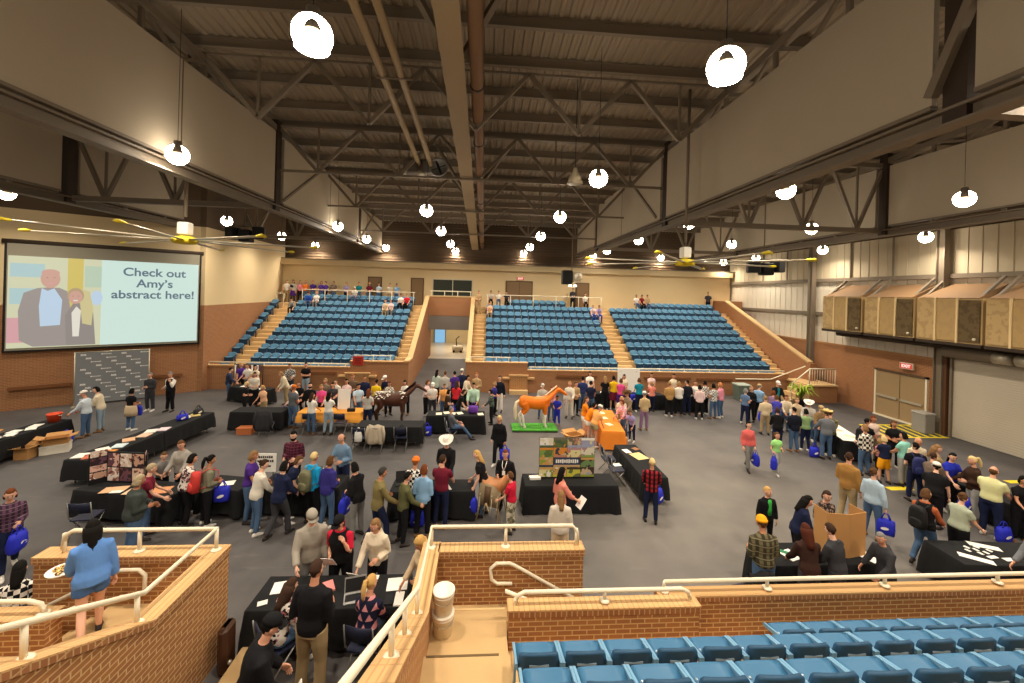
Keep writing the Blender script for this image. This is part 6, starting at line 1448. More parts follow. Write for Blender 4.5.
            q.loft([[HM @ Vector((math.cos(a) * .088 * k, math.sin(a) * .11 * k, z - (.02 * (1 - abs(math.cos(a))) if z > .15 else 0))) for a in [2 * PI * j / n for j in range(n)]] for z, k in ((.04, 1), (.1, .96), (.16, .82), (.172, .5), (.155, .1))], 0, True)
            obj('cowboy_hat', q, hmt, t)
    if 'lanyard' in E:
        q = MB(); q.tube([sp(.5, -.06, .06), sp(.4, -.05, .155), sp(.25, 0, .155), sp(.4, .05, .155), sp(.5, .06, .06)], .009, 5); q.cbox(tuple(sp(.2, 0, .155)), (.08, .01, .11)); obj('lanyard', q, M_WHITE, t)
    if 'scarf' in E:
        q = MB(); q.loft([[sp(h, x + .05, y) for x, y in ((-.035, .13), (.035, .13), (.035, .165), (-.035, .165))] for h in (-.1, .1, .25, .4, .5)], 0, True); obj('scarf', q, cmat(E['scarf'], 'tee'), t)
    if 'waist' in E:
        q = MB(); rings = []
        for h, k in ((.12, 1.0), (.02, 1.2), (-.12, 1.3), (-.3, 1.35)): rings.append([hip + Vector((math.cos(a) * .175 * k, math.sin(a) * .14 * k, h)) * S for a in [2 * PI * j / 16 for j in range(16)]])
        q.loft(rings, 0, True); obj('tied_jacket', q, cmat(E['waist'], 'jacket'), t)
    WORLD = Matrix.Translation((X, Y, Z)) @ Matrix.Rotation(-math.radians(f), 4, 'Z')
    if 'backpack' in E:
        c = E['backpack']; o = thing('backpack', {'olive': 'olive backpack on the person in cyan jacket', 'red': 'red backpack on the ponytailed person in olive grey', 'navy': 'navy backpack on the person in black beside aqua shirt'}.get(c, 'black backpack on the person in rust sleeves' if 'sleeves' in E else 'black backpack on the person at end of white table'), 'backpack', (X, Y, Z), -math.radians(f))
        bm_ = mat('backpack_' + c, {'olive': '6f6e52', 'red': 'c43a34', 'navy': '232a5c', 'black': '1a1a1c'}[c], 0.7, bump=.3, bscale=14)
        dp = -(.13 * bu + .03); q = MB(); q.loft([[sp(h, math.copysign(abs(math.cos(a)) ** .6, math.cos(a)) * w, dp - .085 + math.copysign(abs(math.sin(a)) ** .6, math.sin(a)) * .085) for a in [2 * PI * j / 14 for j in range(14)]] for h, w in ((-.02, .1), (.0, .15), (.2, .16), (.36, .145), (.44, .1), (.45, .04))], 0, True); obj('sack', q, bm_, o)
        q = MB(); q.loft([[sp(h, math.copysign(abs(math.cos(a)) ** .6, math.cos(a)) * w, dp - .17 + math.copysign(abs(math.sin(a)) ** .6, math.sin(a)) * .04) for a in [2 * PI * j / 12 for j in range(12)]] for h, w in ((.02, .08), (.05, .12), (.17, .11), (.2, .06))], 0, True); obj('front_pocket', q, bm_, o)
        for s in (-1, 1):
            q = MB(); q.tube([sp(.43, s * .08, dp), sp(.505, s * .1, -.03), sp(.42, s * .11, .13 * bu + .05), sp(.25, s * .13, .13 * bu + .05), sp(.1, s * .19 * bu, 0), sp(.08, s * .13, dp)], .018, 6, flat=.5); obj('strap', q, bm_, o)
    for key, ai in (('toteL', 0), ('toteR', 1)):
        if key in E:
            s, sh, el, wr, kk = A[ai]; p = WORLD @ (wr + (wr - el).normalized() * .1 * S)
            tote(tuple(p - Vector((0, 0, .0))), -math.radians(f) + PI / 2 * (ai * 0 + 1) * rnd.choice((0.2, 0.6, 1)), BLUE, 'royal blue tote bag held by ' + E[key])
    if 'held' in E:
        s, sh, el, wr, kk = A[1]; p = WORLD @ (wr + (wr - el).normalized() * .13 * S)
        lab = E['held']; q = MB(); q.cbox((0, 0, 0), (.22, .28, .006), rx=.9); o = obj('paper_sheet', q, M_WHITE, None, tuple(p), -math.radians(f)); tag(o, lab, 'paper')
    return t
PEOPLE = """
-15.30|32.05|4.6|1|150|m|1|S.dd.0|short:brown|tee:white|jeans:khaki||person in white shirt standing in the far left corner above the seats
-14.82|32.05|4.6|1.01|190|m|1|S.df.0|short:black|shirt:lightgrey|jeans:charcoal||person in pale grey shirt beside the rail end at the far left corner
-14.82|32.05|4.6|1|180|f|1|S.dd.0|long:black|tee:navy|skirt:purple||long haired person in dark top and purple skirt at head of far left aisle
-14.29|32.05|4.6|0.988|170|f|1|S.df.0|bob:brown|tee:pink|pants:black||person in pink top and black trousers beside orange shirt at far left rail
-13.90|32.05|4.6|0.988|180|m|1|S.ff.0|short:ginger|tee:orange|jeans:denim||person in orange shirt standing behind the top rail, far left stand
-13.35|32.05|4.6|1|185|m|1|S.fd.0|short:brown|tee:purple|jeans:denim||person in purple shirt standing just right of the orange shirt on high
-12.71|32.05|4.6|0.988|160|f|1|S.dd.0|bob:black|tee:violet|jeans:denim||first of two violet shirts standing together behind far left top rail
-12.37|32.05|4.6|0.976|200|m|1|S.df.0|short:black|tee:violet|jeans:black||second of two violet shirts, standing at right of its neighbour on high
-11.77|32.05|4.6|1|180|m|1|S.ff.0|short:grey|shirt:greybrown|jeans:denim||person in grey brown shirt at the middle of far left top rail
-10.81|32.05|4.6|0.971|190|f|1|S.df.0|short:tan|tee:lavender|jeans:black||person in lavender top standing behind the top rail, far left stand
-9.86|32.05|4.6|1|180|m|1|S.dd.0|short:black|tee:teal|jeans:denim||person in teal shirt standing behind the top rail, far left stand
-9.05|32.05|4.6|1|185|m|1|S.fd.0|short:blond|tee:maroon|jeans:denim||blond person in maroon shirt standing before the far left wall door
-8.32|32.05|4.6|0.988|175|f|1|S.ff.0|bob:black|tee:paleblue|jeans:denim||person in pale blue top standing just right of the far left wall door
-7.47|32.05|4.6|0.976|180|f|1|S.dd.0|short:brown|tee:cream|jeans:khaki||person in cream top standing left of a pale blue top on high
-6.93|32.05|4.6|0.976|190|f|1|S.df.0|bob:black|tee:skyblue|jeans:denim||dark haired person in sky blue top, last along far left top rail
-9.89|31.23|4.605|0.933|180|m|1|T.rr.5|short:white|tee:white|jeans:denim||person in white shirt seated in the top row behind far left rail
-12.89|30.24|4.17|0.933|160|m|1|T.rr.20|short:black|shirt:blue|jeans:denim||person in blue hunched in upper row beside a white shirt, far left stand
-12.29|30.24|4.17|0.933|180|f|1|T.rr.5|bob:blond|tee:white|jeans:grey||person in white seated in upper row at left end of far left stand
-6.22|30.24|4.17|0.933|180|f|1|T.rr.5|bob:black|tee:white|jeans:black||person in white top seated beside red top at right end, upper row
-5.75|30.24|4.17|0.955|190|m|1|T.rr.5|short:brown|tee:red|jeans:black||person in red top seated at right end of upper row, far left stand
-13.64|29.46|3.735|0.896|180|m|1|T.rr.20|short:black|shirt:lightgrey:stripe:black|jeans:black||person in striped shirt crouched beside far left aisle, upper seats
-7.14|29.46|3.735|0.933|180|f|1|T.rr.5|bob:brown|tee:beige|jeans:khaki||person in beige seated among empty blue seats, far left stand
-6.75|29.46|3.735|0.933|180|f|1|T.rr.5|bob:auburn|tee:pinkwhite|jeans:grey||person in pale pink seated next to beige top among empty blue seats
0.47|31.23|4.605|0.933|180|f|1|T.rr.5|bob:black|tee:lightgrey|jeans:black||dark haired person in light grey seated at left end of middle top row
1.06|31.23|4.605|0.933|180|m|1|T.rr.5|short:brown|tee:white|jeans:denim||person in white seated second from left in the middle top row
1.68|31.23|4.605|0.91|180|m|1|T.rr.5|short:black|tee:charcoal|jeans:black||person in charcoal seated third from left in the middle top row
0.39|29.46|3.735|0.933|180|f|1|T.rr.5|bob:ginger|tee:peach|jeans:khaki||person in peach seated alone on left aisle of the far middle stand
-0.47|30.10|4.17|1|180|m|1|S.ff.0|short:brown|jacket:tan|pants:tan||person all in tan standing at head of the aisle right of tunnel
7.11|32.05|4.6|1|185|m|1|S.ff.0|short:black|jacket:charcoal|pants:black||person in charcoal standing at the rail below the hanging loudspeaker
7.91|31.23|4.605|0.933|180|f|1|T.rr.5|bob:brown|tee:white|jeans:black||person in white seated just right of the loudspeaker, middle top row
8.09|29.46|3.735|0.933|180|f|1|T.rr.5|bob:blond|tee:pinkwhite|jeans:blue||blond person seated at right end of far middle stand, left of pair
8.55|29.46|3.735|0.933|180|f|1|T.rr.5|short:auburn|tee:lavender|jeans:blue||person in lavender seated at right end of far middle stand, by aisle
12.05|31.23|4.605|0.933|180|m|1|T.rr.5|short:grey|tee:white|jeans:denim||person in white seated at left end of far right stand top row
12.50|31.23|4.605|0.933|175|f|1|T.rr.5|bob:black|tee:darkred|jeans:black||person in dark red seated beside a white shirt, right stand top row
12.95|31.23|4.605|0.933|180|m|1|T.rr.5|short:brown|shirt:tan|jeans:denim||person in tan seated third in, far right stand top row
18.50|32.05|4.6|1|200|m|1|S.dd.0|short:black|shirt:charcoal|jeans:black||person in charcoal standing in the top back corner, far right stand
-12.75|21.05|0|0.953|60|m|1.12|S.fr.5|short:black|jacket:navyplaid|jeans:denim||person in dark navy jacket and jeans at left end of corner table
-12.89|22.26|0|0.976|120|f|1|S.rd.5|bob:blond|tee:purple|jeans:black||blond person in purple behind the navy jacket at corner table
-12.11|21.61|0|1.03|200|m|1|S.fr.5|short:brown|tee:white|jeans:denim||person in white shirt third along the corner table by brick parapet
-11.65|21.46|0|1.01|190|f|1|S.rr.5|bob:black|tee:cream|pants:black||dark haired person in cream behind the corner table by brick parapet
-10.86|19.85|0|0.988|140|f|1|S.ff.5|long:black|shirt:offwhite|pants:black||dark haired person in loose white shirt and dark trousers near corner table
-10.54|18.54|0|0.882|70|f|1|S.ff.5|bob:paleblond|tee:black|pants:black||pale blond child in black behind the left black table
-9.43|18.01|0|0.882|200|f|1|S.rr.5|bob:blond|tee:peach|pants:khaki||blond person in peach top behind the left black table
-9.55|20.24|0|1|230|f|1|S.rr.20|bob:tan|jacket:cream|pants:khaki||person in cream jacket leaning toward table beneath the blue seats
-10.08|21.69|0|1.04|160|m|1|S.fr.5|short:brown|shirt:lightgrey:check:charcoal|pants:charcoal||person in grey and black patterned shirt against the brick parapet
-9.38|21.96|0|1.04|185|m|1|S.xx.0|short:black|tee:black|jeans:paledenim||person in black shirt with crossed arms leaning at brick parapet
-7.72|16.94|0|1.03|20|m|1.1|S.rf.0|short:ginger|tee:slate|jeans:denim|hat:cap:orange|person in orange cap, slate shirt and jeans seen from behind
-7.90|17.62|0|0.953|260|m|1|S.rr.10|short:grey|shirt:white|jeans:black|hat:cap:white,toteL:person right of the orange cap|person in white cap and white shirt just right of orange cap
-8.06|18.26|0|0.953|190|f|1|S.fr.0|long:brown|tee:black|pants:black||long haired person in black between white cap and pink shirt
-7.38|17.73|0|0.988|180|m|1|S.fd.0|short:black|shirt:black|jeans:black|beard|bearded person in black behind the orange draped table left end
-6.90|17.78|0|0.953|180|f|1|S.rr.5|bob:tan|tee:hotpink|pants:black||person in hot pink shirt behind the orange draped table
-6.68|16.22|0|0.953|10|f|1|S.rr.0|long:darkbrown|tee:white|jeans:denim||person in white top and blue jeans with back turned at orange table
-6.04|16.25|0|0.976|5|f|1|S.rr.0|long:black|tee:white|jeans:paledenim||person in white top and pale jeans with back turned at orange table
-7.09|18.66|0|0.988|190|f|1|S.ff.0|bob:tan|shirt:greybrown|pants:black||tan haired person in grey brown behind pink shirt
-6.58|18.14|0|0.953|160|f|1|S.ff.0|long:black|tee:charcoal|pants:black||dark haired person in charcoal just behind the pink shirt
-6.61|18.62|0|0.976|200|m|1|S.ff.0|short:brown|shirt:offwhite|jeans:denim||person in off white shirt in crowd behind white poster board
-6.13|18.60|0|0.988|190|f|1|S.fr.0|long:black|tee:pinkwhite|pants:black||dark haired person in pale pink behind left edge of poster board
-6.07|19.22|0|1.04|180|m|1|S.ff.0|short:ginger|shirt:brownstripe|jeans:denim||person in brown shirt against brick below the red sign
-5.48|19.02|0|1.02|170|m|1|S.dd.0|short:brown|jacket:navy|jeans:black||person in navy jacket against brick right of red sign
-4.86|18.75|0|0.953|10|m|1|S.ff.0|short:black|tee:yellow|jeans:black||person in yellow shirt with back turned left of brown horse
-4.51|19.48|0|1.01|210|m|1|S.rr.15|short:grey|jacket:navy|jeans:black|hat:cap:white|person in white cap and navy jacket bending behind brown horse
-4.30|18.73|0|0.941|150|f|1|S.rr.10|bob:auburn|shirt:offwhite:check:greybrown|pants:black||person in mottled pale shirt directly behind the brown horse back
-3.53|18.90|0|0.953|200|f|1|S.rr.10|bob:black|tee:white|pants:black||person in white top behind the brown horse shoulder
-5.38|17.79|0|0.971|150|m|1|S.fr.0|short:black|tee:paleblue|jeans:denim||person in pale blue shirt just right of white poster board
-4.65|16.72|0|0.988|0|f|1|S.ff.0|long:auburn|tee:lightgrey|jeans:navy||long auburn haired person in light grey top left of brown horse
-2.35|20.79|0|1|20|f|1|S.ff.0|long:black|jacket:mintgrey|pants:black||dark haired person in pale mint jacket on the tunnel ramp
-1.91|20.61|0|0.988|10|m|1|S.dd.0|short:brown|shirt:lightgrey|jeans:denim||person in light grey shirt on ramp between mint and purple
-1.43|20.64|0|0.988|340|m|1|S.dd.0|short:black|tee:purple|jeans:black||person in purple shirt on the tunnel ramp
-1.08|20.96|0|1.02|0|m|1|S.ff.0|short:grey|jacket:navy|pants:black|hat:cap:white|person in white cap and navy jacket on the tunnel ramp
-2.61|18.81|0|0.953|100|f|1|S.rf.5|bob:auburn|shirt:pinkwhite|pants:black||person in pale pink at the left of the group before tunnel
-2.26|18.38|0|0.941|160|m|1|S.ff.0|short:white|tee:white|pants:charcoal|hat:cap:white|person in white cap and white shirt left of an orange shirt
-1.68|18.20|0|0.953|190|m|1.15|S.rr.5|short:brown|tee:orangetan|jeans:denim||person in orange tan shirt behind the purple bag table
-1.18|18.34|0|0.988|10|f|1|S.rr.5|long:darkbrown|tee:red|jeans:black||person in red shirt with back turned behind purple bag table
-0.84|19.86|0|0.988|120|f|1|S.rr.10|bob:black|shirt:cream|pants:black||person in cream shirt by brick wall right of tunnel mouth
-0.29|20.23|0|1.01|200|m|1|S.ff.0|short:ginger|shirt:tan|pants:khaki||ginger person in tan shirt close to brick wall right of tunnel
-0.38|18.04|0|1.01|185|m|1.15|S.rr.5|short:black|shirt:mint|jeans:black||person in mint shirt facing out behind the purple bag
-1.02|17.31|0|0.941|80|f|1|S.rr.20|bob:darkbrown|tee:black|pants:black||person in black vest leaning to the table beside purple bag
-1.50|17.31|0|0.912|60|f|1|S.rf.5|bob:black|tee:darkbrown|pants:black|toteR:person in dark brown by a table|person in dark brown by the table holding a blue sack
-1.12|15.59|0|0.933|75|m|1|X.rr.-8|short:grey|shirt:slate|jeans:denim||person in slate shirt slouched in a chair with legs stretched out
0.44|17.61|0|0.882|280|f|1|S.rr.5|bob:black|shirt:greengrey:check:charcoal|pants:black||dark haired person in green plaid shirt beside purple bag table
0.83|19.43|0|1.02|200|m|1|S.dd.0|short:black|jacket:blacknavy|pants:white||person in black jacket and white trousers left of the brick gate
0.56|18.74|0|0.941|120|f|1|S.ff.0|bob:tan|tee:indigo|pants:black||person in indigo partly behind the white trousers
0.61|13.53|0|0.953|200|f|1|W.db.0|bob:paleblond|cardigan:black|pants:black|toteL:person in black cardigan|grey blond person in black cardigan walking in the open floor
0.67|10.61|0|0.953|200|m|1|S.df.0|short:auburn|jacket:black|pants:black|lanyard|person in black jacket with white lanyard behind the saddle
0.79|9.67|0|0.835|300|m|1|S.rd.5|short:brown|tee:crimson|pants:camo||child in crimson shirt and camo trousers touching the saddle
-0.92|11.11|0|1.05|190|m|1|S.rf.5|short:brown|shirt:black|jeans:denim|hat:cowboy:white|person in white cowboy hat and black shirt behind a table
-0.93|9.92|0|1.02|10|m|1|S.rr.0|short:darkbrown|tee:maroon|jeans:navy||person in plain maroon shirt with back turned facing the cowboy hat
0.10|10.40|0|0.988|285|f|1|S.br.15|long:blond|tee:black|jeans:denim|toteL:blond person reaching left over a table|blond person in black shirt reaching left over the table
-1.61|9.92|0|0.976|15|m|1|S.rr.5|short:ginger|shirt:white:check:black|jeans:black|hat:beanie:orange|person in orange knit hat and black and white check shirt
-1.32|9.54|0|0.976|10|f|1|S.ff.0|bob:auburn|jacket:skyblue|pants:black||brown haired person in sky blue jacket with back turned
-1.73|9.29|0|0.941|60|m|1|S.rr.5|short:black|jacket:olive|jeans:black||person in olive jacket left of the sky blue jacket
-2.29|9.23|0|1.02|60|m|1|W.fr.5|short:darkgrey|jacket:khakiolive|jeans:navy||person in khaki olive jacket stepping right toward the laptop table
-3.79|11.38|0|1.04|205|m|1|S.fr.5|short:balding|shirt:denimlight|pants:navy|held:white sheet held by the balding person in denim|balding person in light denim shirt behind the sign table
-2.83|9.57|0|1|300|f|1|S.fr.10|bob:black|jacket:black|jeans:grey|scarf:salmon,toteL:person with salmon scarf|person in black jacket with salmon scarf at right of sign table
-5.65|10.23|0|1.01|80|f|1|S.rr.5|bob:lightbrown|tee:purple|jeans:denim||light haired person in purple shirt left of the white sign
-5.20|9.73|0|0.988|40|f|1|S.rr.10|bun:darkbrown|jacket:offwhite|jeans:denim||person in off white hooded top with hair bun at sign table
-4.62|9.57|0|1|20|f|1|W.rr.10|bob:black|jacket:navy|pants:charcoal||person in navy jacket leaning on the sign table, back turned
-5.17|11.48|0|1.05|185|m|1.08|S.ff.0|short:black|shirt:maroonplaid|jeans:black|beard|bearded person in maroon plaid shirt beside the white sign
-4.72|10.19|0|0.953|70|f|1|S.rr.20|bob:brown|tee:navy|pants:black||brown haired person in navy leaning between plaid shirt and cyan jacket
-4.11|10.16|0|1|20|f|1|S.rf.0|short:paleblond|jacket:cyan|pants:black|backpack:olive|short blond person in cyan jacket at the sign table
-3.68|9.96|0|0.988|25|f|1|S.ff.5|bob:brown|jacket:indigo|jeans:denim||person in indigo jacket and jeans at the right of cyan jacket
-7.86|11.17|0|0.976|185|f|1.2|S.rr.5|bob:brown|shirt:warmgrey|jeans:black||person in warm grey sweater standing behind the photo display table
-8.33|11.10|0|0.794|120|m|1|S.ff.5|short:brown|tee:grey|jeans:black||child with brown hair standing in front of the warm grey sweater
-7.55|9.61|0|0.976|60|m|1|S.rr.5|short:greyblond|tee:maroon|jeans:denim||grey blond person in maroon shirt and jeans at photo display table
-7.26|8.93|0|1|40|f|1.28|S.rf.5|bob:greyblond|jacket:darkgreengrey|jeans:denim||person in bulky dark green grey coat at the photo display table
-7.05|10.10|0|0.976|30|f|1|S.rr.10|bob:black|shirt:floral|pants:black||person in white floral shirt with back turned at left table
-6.55|10.07|0|0.976|40|f|1|S.ff.5|pony:black|shirt:olivegrey|pants:black|backpack:red,toteR:ponytailed person with red backpack|ponytailed person in olive grey shirt with a red backpack
-14.63|15.87|0|1.01|260|m|1|S.rr.5|short:grey|shirt:bluewhite|jeans:denim|hat:cap:white|person in white cap and pale shirt beside the orange tub
-14.68|16.48|0|1.02|250|f|1|S.rr.10|bob:black|jacket:cream|jeans:paledenim||dark haired person in cream jacket left of the grey backdrop
-13.69|16.61|0|0.953|10|f|1|S.ff.0|bob:black|tee:black|jeans:denim|waist:beige,toteL:person with beige jacket at waist|person in black with beige jacket tied at waist before backdrop
-14.98|19.14|0|1.02|180|m|1|S.xf.0|short:grey|jacket:charcoal|pants:charcoal||person in charcoal suit standing at right edge of grey backdrop
-14.08|19.11|0|1.04|190|m|1|S.uf.0|short:grey|vest:black|pants:black|sleeves:white|person in black vest and white sleeves standing by left brick wall
-9.22|8.52|0|0.988|130|f|1|W.fr.5|bob:auburn|shirt:purpleplaid|jeans:navy|toteL:person in purple plaid shirt|person in purple plaid shirt near left edge of the photo
-5.18|5.75|0.93|0.941|318|f|1|W.rd.10|longfull:black|sweat:cornflower|shorts:cornflowerdark||person in loose cornflower blue sweatshirt climbing the near brick stair
-7.13|6.69|0|0.97|330|f|1|T.rr.10|long:black|shirt:white:check:black|pants:black||dark haired person in black and white seated behind low brick wall
-3.03|7.52|0|1.04|160|m|1.1|S.dr.5|short:brown|jacket:stone|pants:grey|hat:cap:stone|person in stone coloured cap and sweatshirt left of pink shirt
-2.49|7.52|0|1|185|f|1.15|S.uf.10|bob:darkred|vest:black|pants:black|sleeves:crimson,hat:cap:black,held:white card held by the person in black vest|person in black vest over crimson shirt holding an ear
-1.82|7.48|0|0.976|195|f|1|S.fr.10|bob:lightbrown|jacket:creamcoat|pants:black|held:white paper read by the person in cream sweater|person in cream sweater with dark vest ends reading at near table
-0.87|6.96|0|0.953|230|f|1|S.fr.10|curly:blond|shirt:beige|pants:khaki||curly blond person in beige beside the near brick wall
-2.32|5.85|0|1.09|10|m|1.1|S.ff.3|short:darkbrown|shirt:black|pants:khaki||person in black shirt and khaki trousers standing at near table, back turned
-2.93|6.19|0|0.97|40|f|1|T.rr.12|longfull:darkbrown|shirt:floraldark|jeans:denim||long brown haired person seated at the left of near black table
-1.66|6.22|0|0.97|12|f|1|T.rr.8|pony:blond|shirt:pinktri|jeans:denim||blond ponytailed person in navy top with pink triangles, seated
-2.67|4.94|0|1.06|60|m|1.15|S.rr.15|short:black|shirt:black|jeans:black|hat:cap:black,held:pale leaflet held by the person in black cap|person in black cap and black shirt nearest at bottom left
1.91|9.35|0|0.988|70|f|1|S.fr.0|long:black|shirt:salmon|pants:black|held:white paper held by the person in salmon|long dark haired person in salmon holding a paper at display table
1.71|8.30|0|0.965|10|f|1|S.ff.0|long:lightbrown|sweat:creamgrey|pants:beige||light brown haired person in cream sweatshirt behind near brick wall
4.41|10.01|0|0.941|20|m|1|S.rr.3|short:paleblond|shirt:redplaid|jeans:navy|toteR:person in red and black plaid shirt|person in red and black plaid shirt standing alone at right
9.09|13.06|0|0.953|185|f|1|W.db.0|bob:black|shirt:coral|pants:grey|toteL:person in coral shirt|person in coral shirt and grey trousers walking on open floor
9.87|12.74|0|0.8|185|f|1|W.fo.0|pony:brown|tee:limegreen|pants:greylight|toteR:child in pale green shirt|child in pale green shirt walking beside the coral shirt
4.09|18.52|0|1.01|200|f|1|S.rd.0|short:tan|jacket:offwhite|pants:offwhite||person all in off white at the head of the orange horse
3.32|17.48|0|0.765|200|m|1|S.ff.0|short:black|tee:royal|jeans:royal||child in royal blue beneath the orange horse neck
2.80|18.47|0|0.941|190|m|1|S.ff.0|short:white|shirt:lightgrey|jeans:denim|hat:cap:lightgrey|person in light grey cap seen over the orange horse back
3.18|18.19|0|0.912|180|f|1|S.ff.0|bob:auburn|tee:pink|jeans:denim||person in pink seen over the orange horse back
4.46|18.88|0|0.953|160|m|1|S.ff.0|short:brown|jacket:tan|jeans:black||person in tan jacket just right of off white figure
4.99|19.66|0|1|10|m|1|S.dd.0|short:black|tee:navyblue|jeans:denim||person in navy shirt with back turned left of parapet table
5.73|21.10|0|1|180|f|1|S.rr.0|long:black|tee:white|jeans:black||dark haired person in white behind table against parapet
5.13|18.67|0|1|20|m|1|S.rr.0|short:black|tee:navy|jeans:denim||person in dark navy with back turned right at parapet table
6.19|19.86|0|1|10|f|1|S.rr.0|long:tan|tee:black|pants:black|toteR:tan haired person in black|tan haired person in black between navy and yellow shirts
6.67|19.95|0|1|10|f|1|S.rr.0|bob:black|tee:yellow|skirt:maroon||person in yellow shirt and maroon skirt below far right stand
6.88|19.51|0|0.976|30|f|1|S.rr.0|bob:brown|tee:hotpink|pants:purple||person in hot pink between yellow shirt and white poster board
7.40|20.54|0|0.988|180|f|1|S.fr.0|long:black|tee:cream|pants:black||dark haired person in cream before the bright white poster board
7.85|19.59|0|0.988|10|f|1|S.rr.0|bob:brown|tee:tealblue|jeans:navy|toteL:person in teal blue|person in teal blue with back turned near the bright poster board
9.09|21.04|0|0.988|180|f|1|S.fr.0|bob:black|tee:pinkwhite|jeans:black||person in pale pink facing out behind parapet table
8.54|19.65|0|0.882|10|f|1|S.rr.0|bob:tan|tee:coralpink|jeans:navy||child in coral pink with back turned before the pale pink top
4.17|16.07|0|0.965|100|f|1|S.fr.5|long:brown|tee:orangetee|shorts:white||long haired person in orange and white shorts left of orange table
4.16|15.52|0|0.941|80|f|1|S.rr.25|bob:black|tee:orangetee|shorts:white||dark haired person in orange bending over the orange table
4.30|15.01|0|0.953|60|m|1|S.rr.25|short:grey|tee:peachorange|shorts:khaki|hat:cap:white|person in white cap leaning over the orange table
5.87|16.49|0|0.941|200|f|1|S.rr.10|bob:blond|tee:cream|pants:khaki||blond person in cream at far end of orange table
5.79|15.93|0|0.941|250|f|1|S.rr.10|bob:auburn|shirt:pinkwhite:check:pink|jeans:denim||person in pink patterned shirt right of the orange table
6.26|16.78|0|1.01|240|m|1|S.rr.5|short:brown|jacket:taupe|jeans:denim|hat:cowboy:brown|person in brown brimmed hat and taupe jacket by orange table
6.00|15.57|0|0.765|230|m|1|S.rr.20|short:brown|tee:paleviolet|jeans:navy||child in pale violet shirt bending beside the orange table
7.04|16.92|0|0.976|0|f|1|S.ff.0|short:grey|jacket:sand|pants:mauve|hat:cap:white|person in white cap, sand jacket and mauve trousers, back turned
10.13|20.66|0|1.01|170|f|1|S.fr.0|bun:black|tee:cream|jeans:black||person with dark top knot in cream behind parapet table
9.09|18.88|0|0.988|10|m|1|S.ff.0|short:tan|jacket:camel|pants:black||person in long camel jacket with back turned below right stand
9.62|19.00|0|0.976|20|f|1|S.fr.0|bob:tan|shirt:white|pants:black||person in white long sleeves just right of the camel jacket
10.13|19.17|0|1|0|m|1|S.ff.0|short:black|jacket:blacknavy|jeans:navy||person in black jacket and navy jeans below far right stand
10.59|19.29|0|0.976|180|f|1|S.ff.0|bob:brown|tee:white|pants:black||person in white partly behind the black jacket and pink top
10.38|18.47|0|0.953|15|f|1|S.ff.0|bob:black|shirt:pinkwhite|pants:black||person in pale pink with dark hair, left of black white top
11.06|19.21|0|0.988|350|f|1|S.ff.0|bob:black|shirt:white:check:black|pants:black||person in black and white patterned top below far right stand
11.12|18.55|0|0.988|350|f|1|S.ff.0|bob:black|shirt:white:check:slate|jeans:denim||dark haired person in slate plaid at right end of parapet line
11.57|18.73|0|1|330|f|1|S.ff.0|bob:strawberry|shirt:pink|jeans:denim||strawberry blond person in pink ending the line along parapet
12.24|17.87|0|0.953|60|f|1|S.ff.0|bob:grey|tee:slateblue|jeans:navy||grey haired person in slate blue at left of right crowd
12.80|18.23|0|0.976|250|f|1|S.ff.0|bob:tan|jacket:black|pants:black|held:white folder held in the right crowd|person in black holding a white folder, left of right crowd
13.28|18.40|0|1.01|60|m|1|S.rr.0|short:grey|shirt:skyblue|pants:black|hat:cap:sand|person in sand cap and sky blue shirt in right crowd
14.59|18.94|0|1.05|185|m|1|S.rr.5|short:grey|jacket:black|pants:black|hat:cap:white,inner:teal|person in white cap and black jacket over teal, tallest in right crowd
13.38|17.61|0|0.941|60|f|1|S.rr.5|bob:auburn|tee:mauve|jeans:denim||person in mauve below the tall black jacket
12.95|16.77|0|0.941|30|f|1|S.rr.5|bob:brown|tee:blueviolet|jeans:denim||person in blue violet shirt in the right crowd
12.19|16.45|0|0.965|20|m|1|S.ff.0|short:tan|shirt:creamtan|pants:khaki|toteL:person in cream shirt and khaki trousers|person in cream shirt and khaki trousers, back turned at right crowd
11.43|14.73|0|0.953|20|f|1|S.rr.5|bob:darkbrown|jacket:black|jeans:navy||brown haired person in black jacket above the green shirted child
11.99|14.59|0|0.988|0|m|1.12|S.ff.0|short:black|jacket:blacknavy|jeans:denim||person in black navy jacket and jeans, middle of right crowd
12.54|14.68|0|0.941|10|f|1|S.rr.0|bob:black|tee:sagegreen|jeans:navy||person in sage green shirt with back turned in right crowd
13.56|16.42|0|0.941|200|f|1|S.rr.5|bob:tan|shirt:beige|pants:khaki||tan haired person in beige across the long right table
13.42|16.87|0|0.953|190|m|1|S.rr.5|short:brown|shirt:cream|jeans:denim||person in cream shirt across the long right table
13.57|15.77|0|0.976|220|m|1|S.rr.5|short:white|shirt:lightgrey|jeans:denim|hat:cowboy:white|person in pale hat and grey shirt across the long right table
12.71|13.94|0|1.04|15|m|1|S.rf.0|short:brown|shirt:slategrey|jeans:denim|hat:cowboy:straw|person in straw cowboy hat and slate grey shirt, back turned
13.11|14.20|0|0.988|30|m|1|S.rr.5|short:brown|jacket:camoolive|pants:black|hat:cap:tan|person in tan cap and mottled olive jacket right of straw hat
13.42|15.04|0|0.976|200|m|1|S.rr.5|short:brown|shirt:darktan|jeans:denim|hat:cap:tan|person in dark tan just behind the straw cowboy hat
13.67|13.35|0|0.976|80|m|1|S.rr.0|short:black|tee:black|jeans:black|backpack:black|person in black with black backpack at end of right table
14.30|13.72|0|0.976|190|f|1|S.ff.0|long:auburn|shirt:creampink|pants:khaki||auburn haired person in cream pink facing out of right crowd
12.90|12.62|0|0.976|0|f|1.1|S.ff.0|bob:lightbrown|shirt:houndstooth|jeans:denim||person in black and white houndstooth top and jeans, back turned
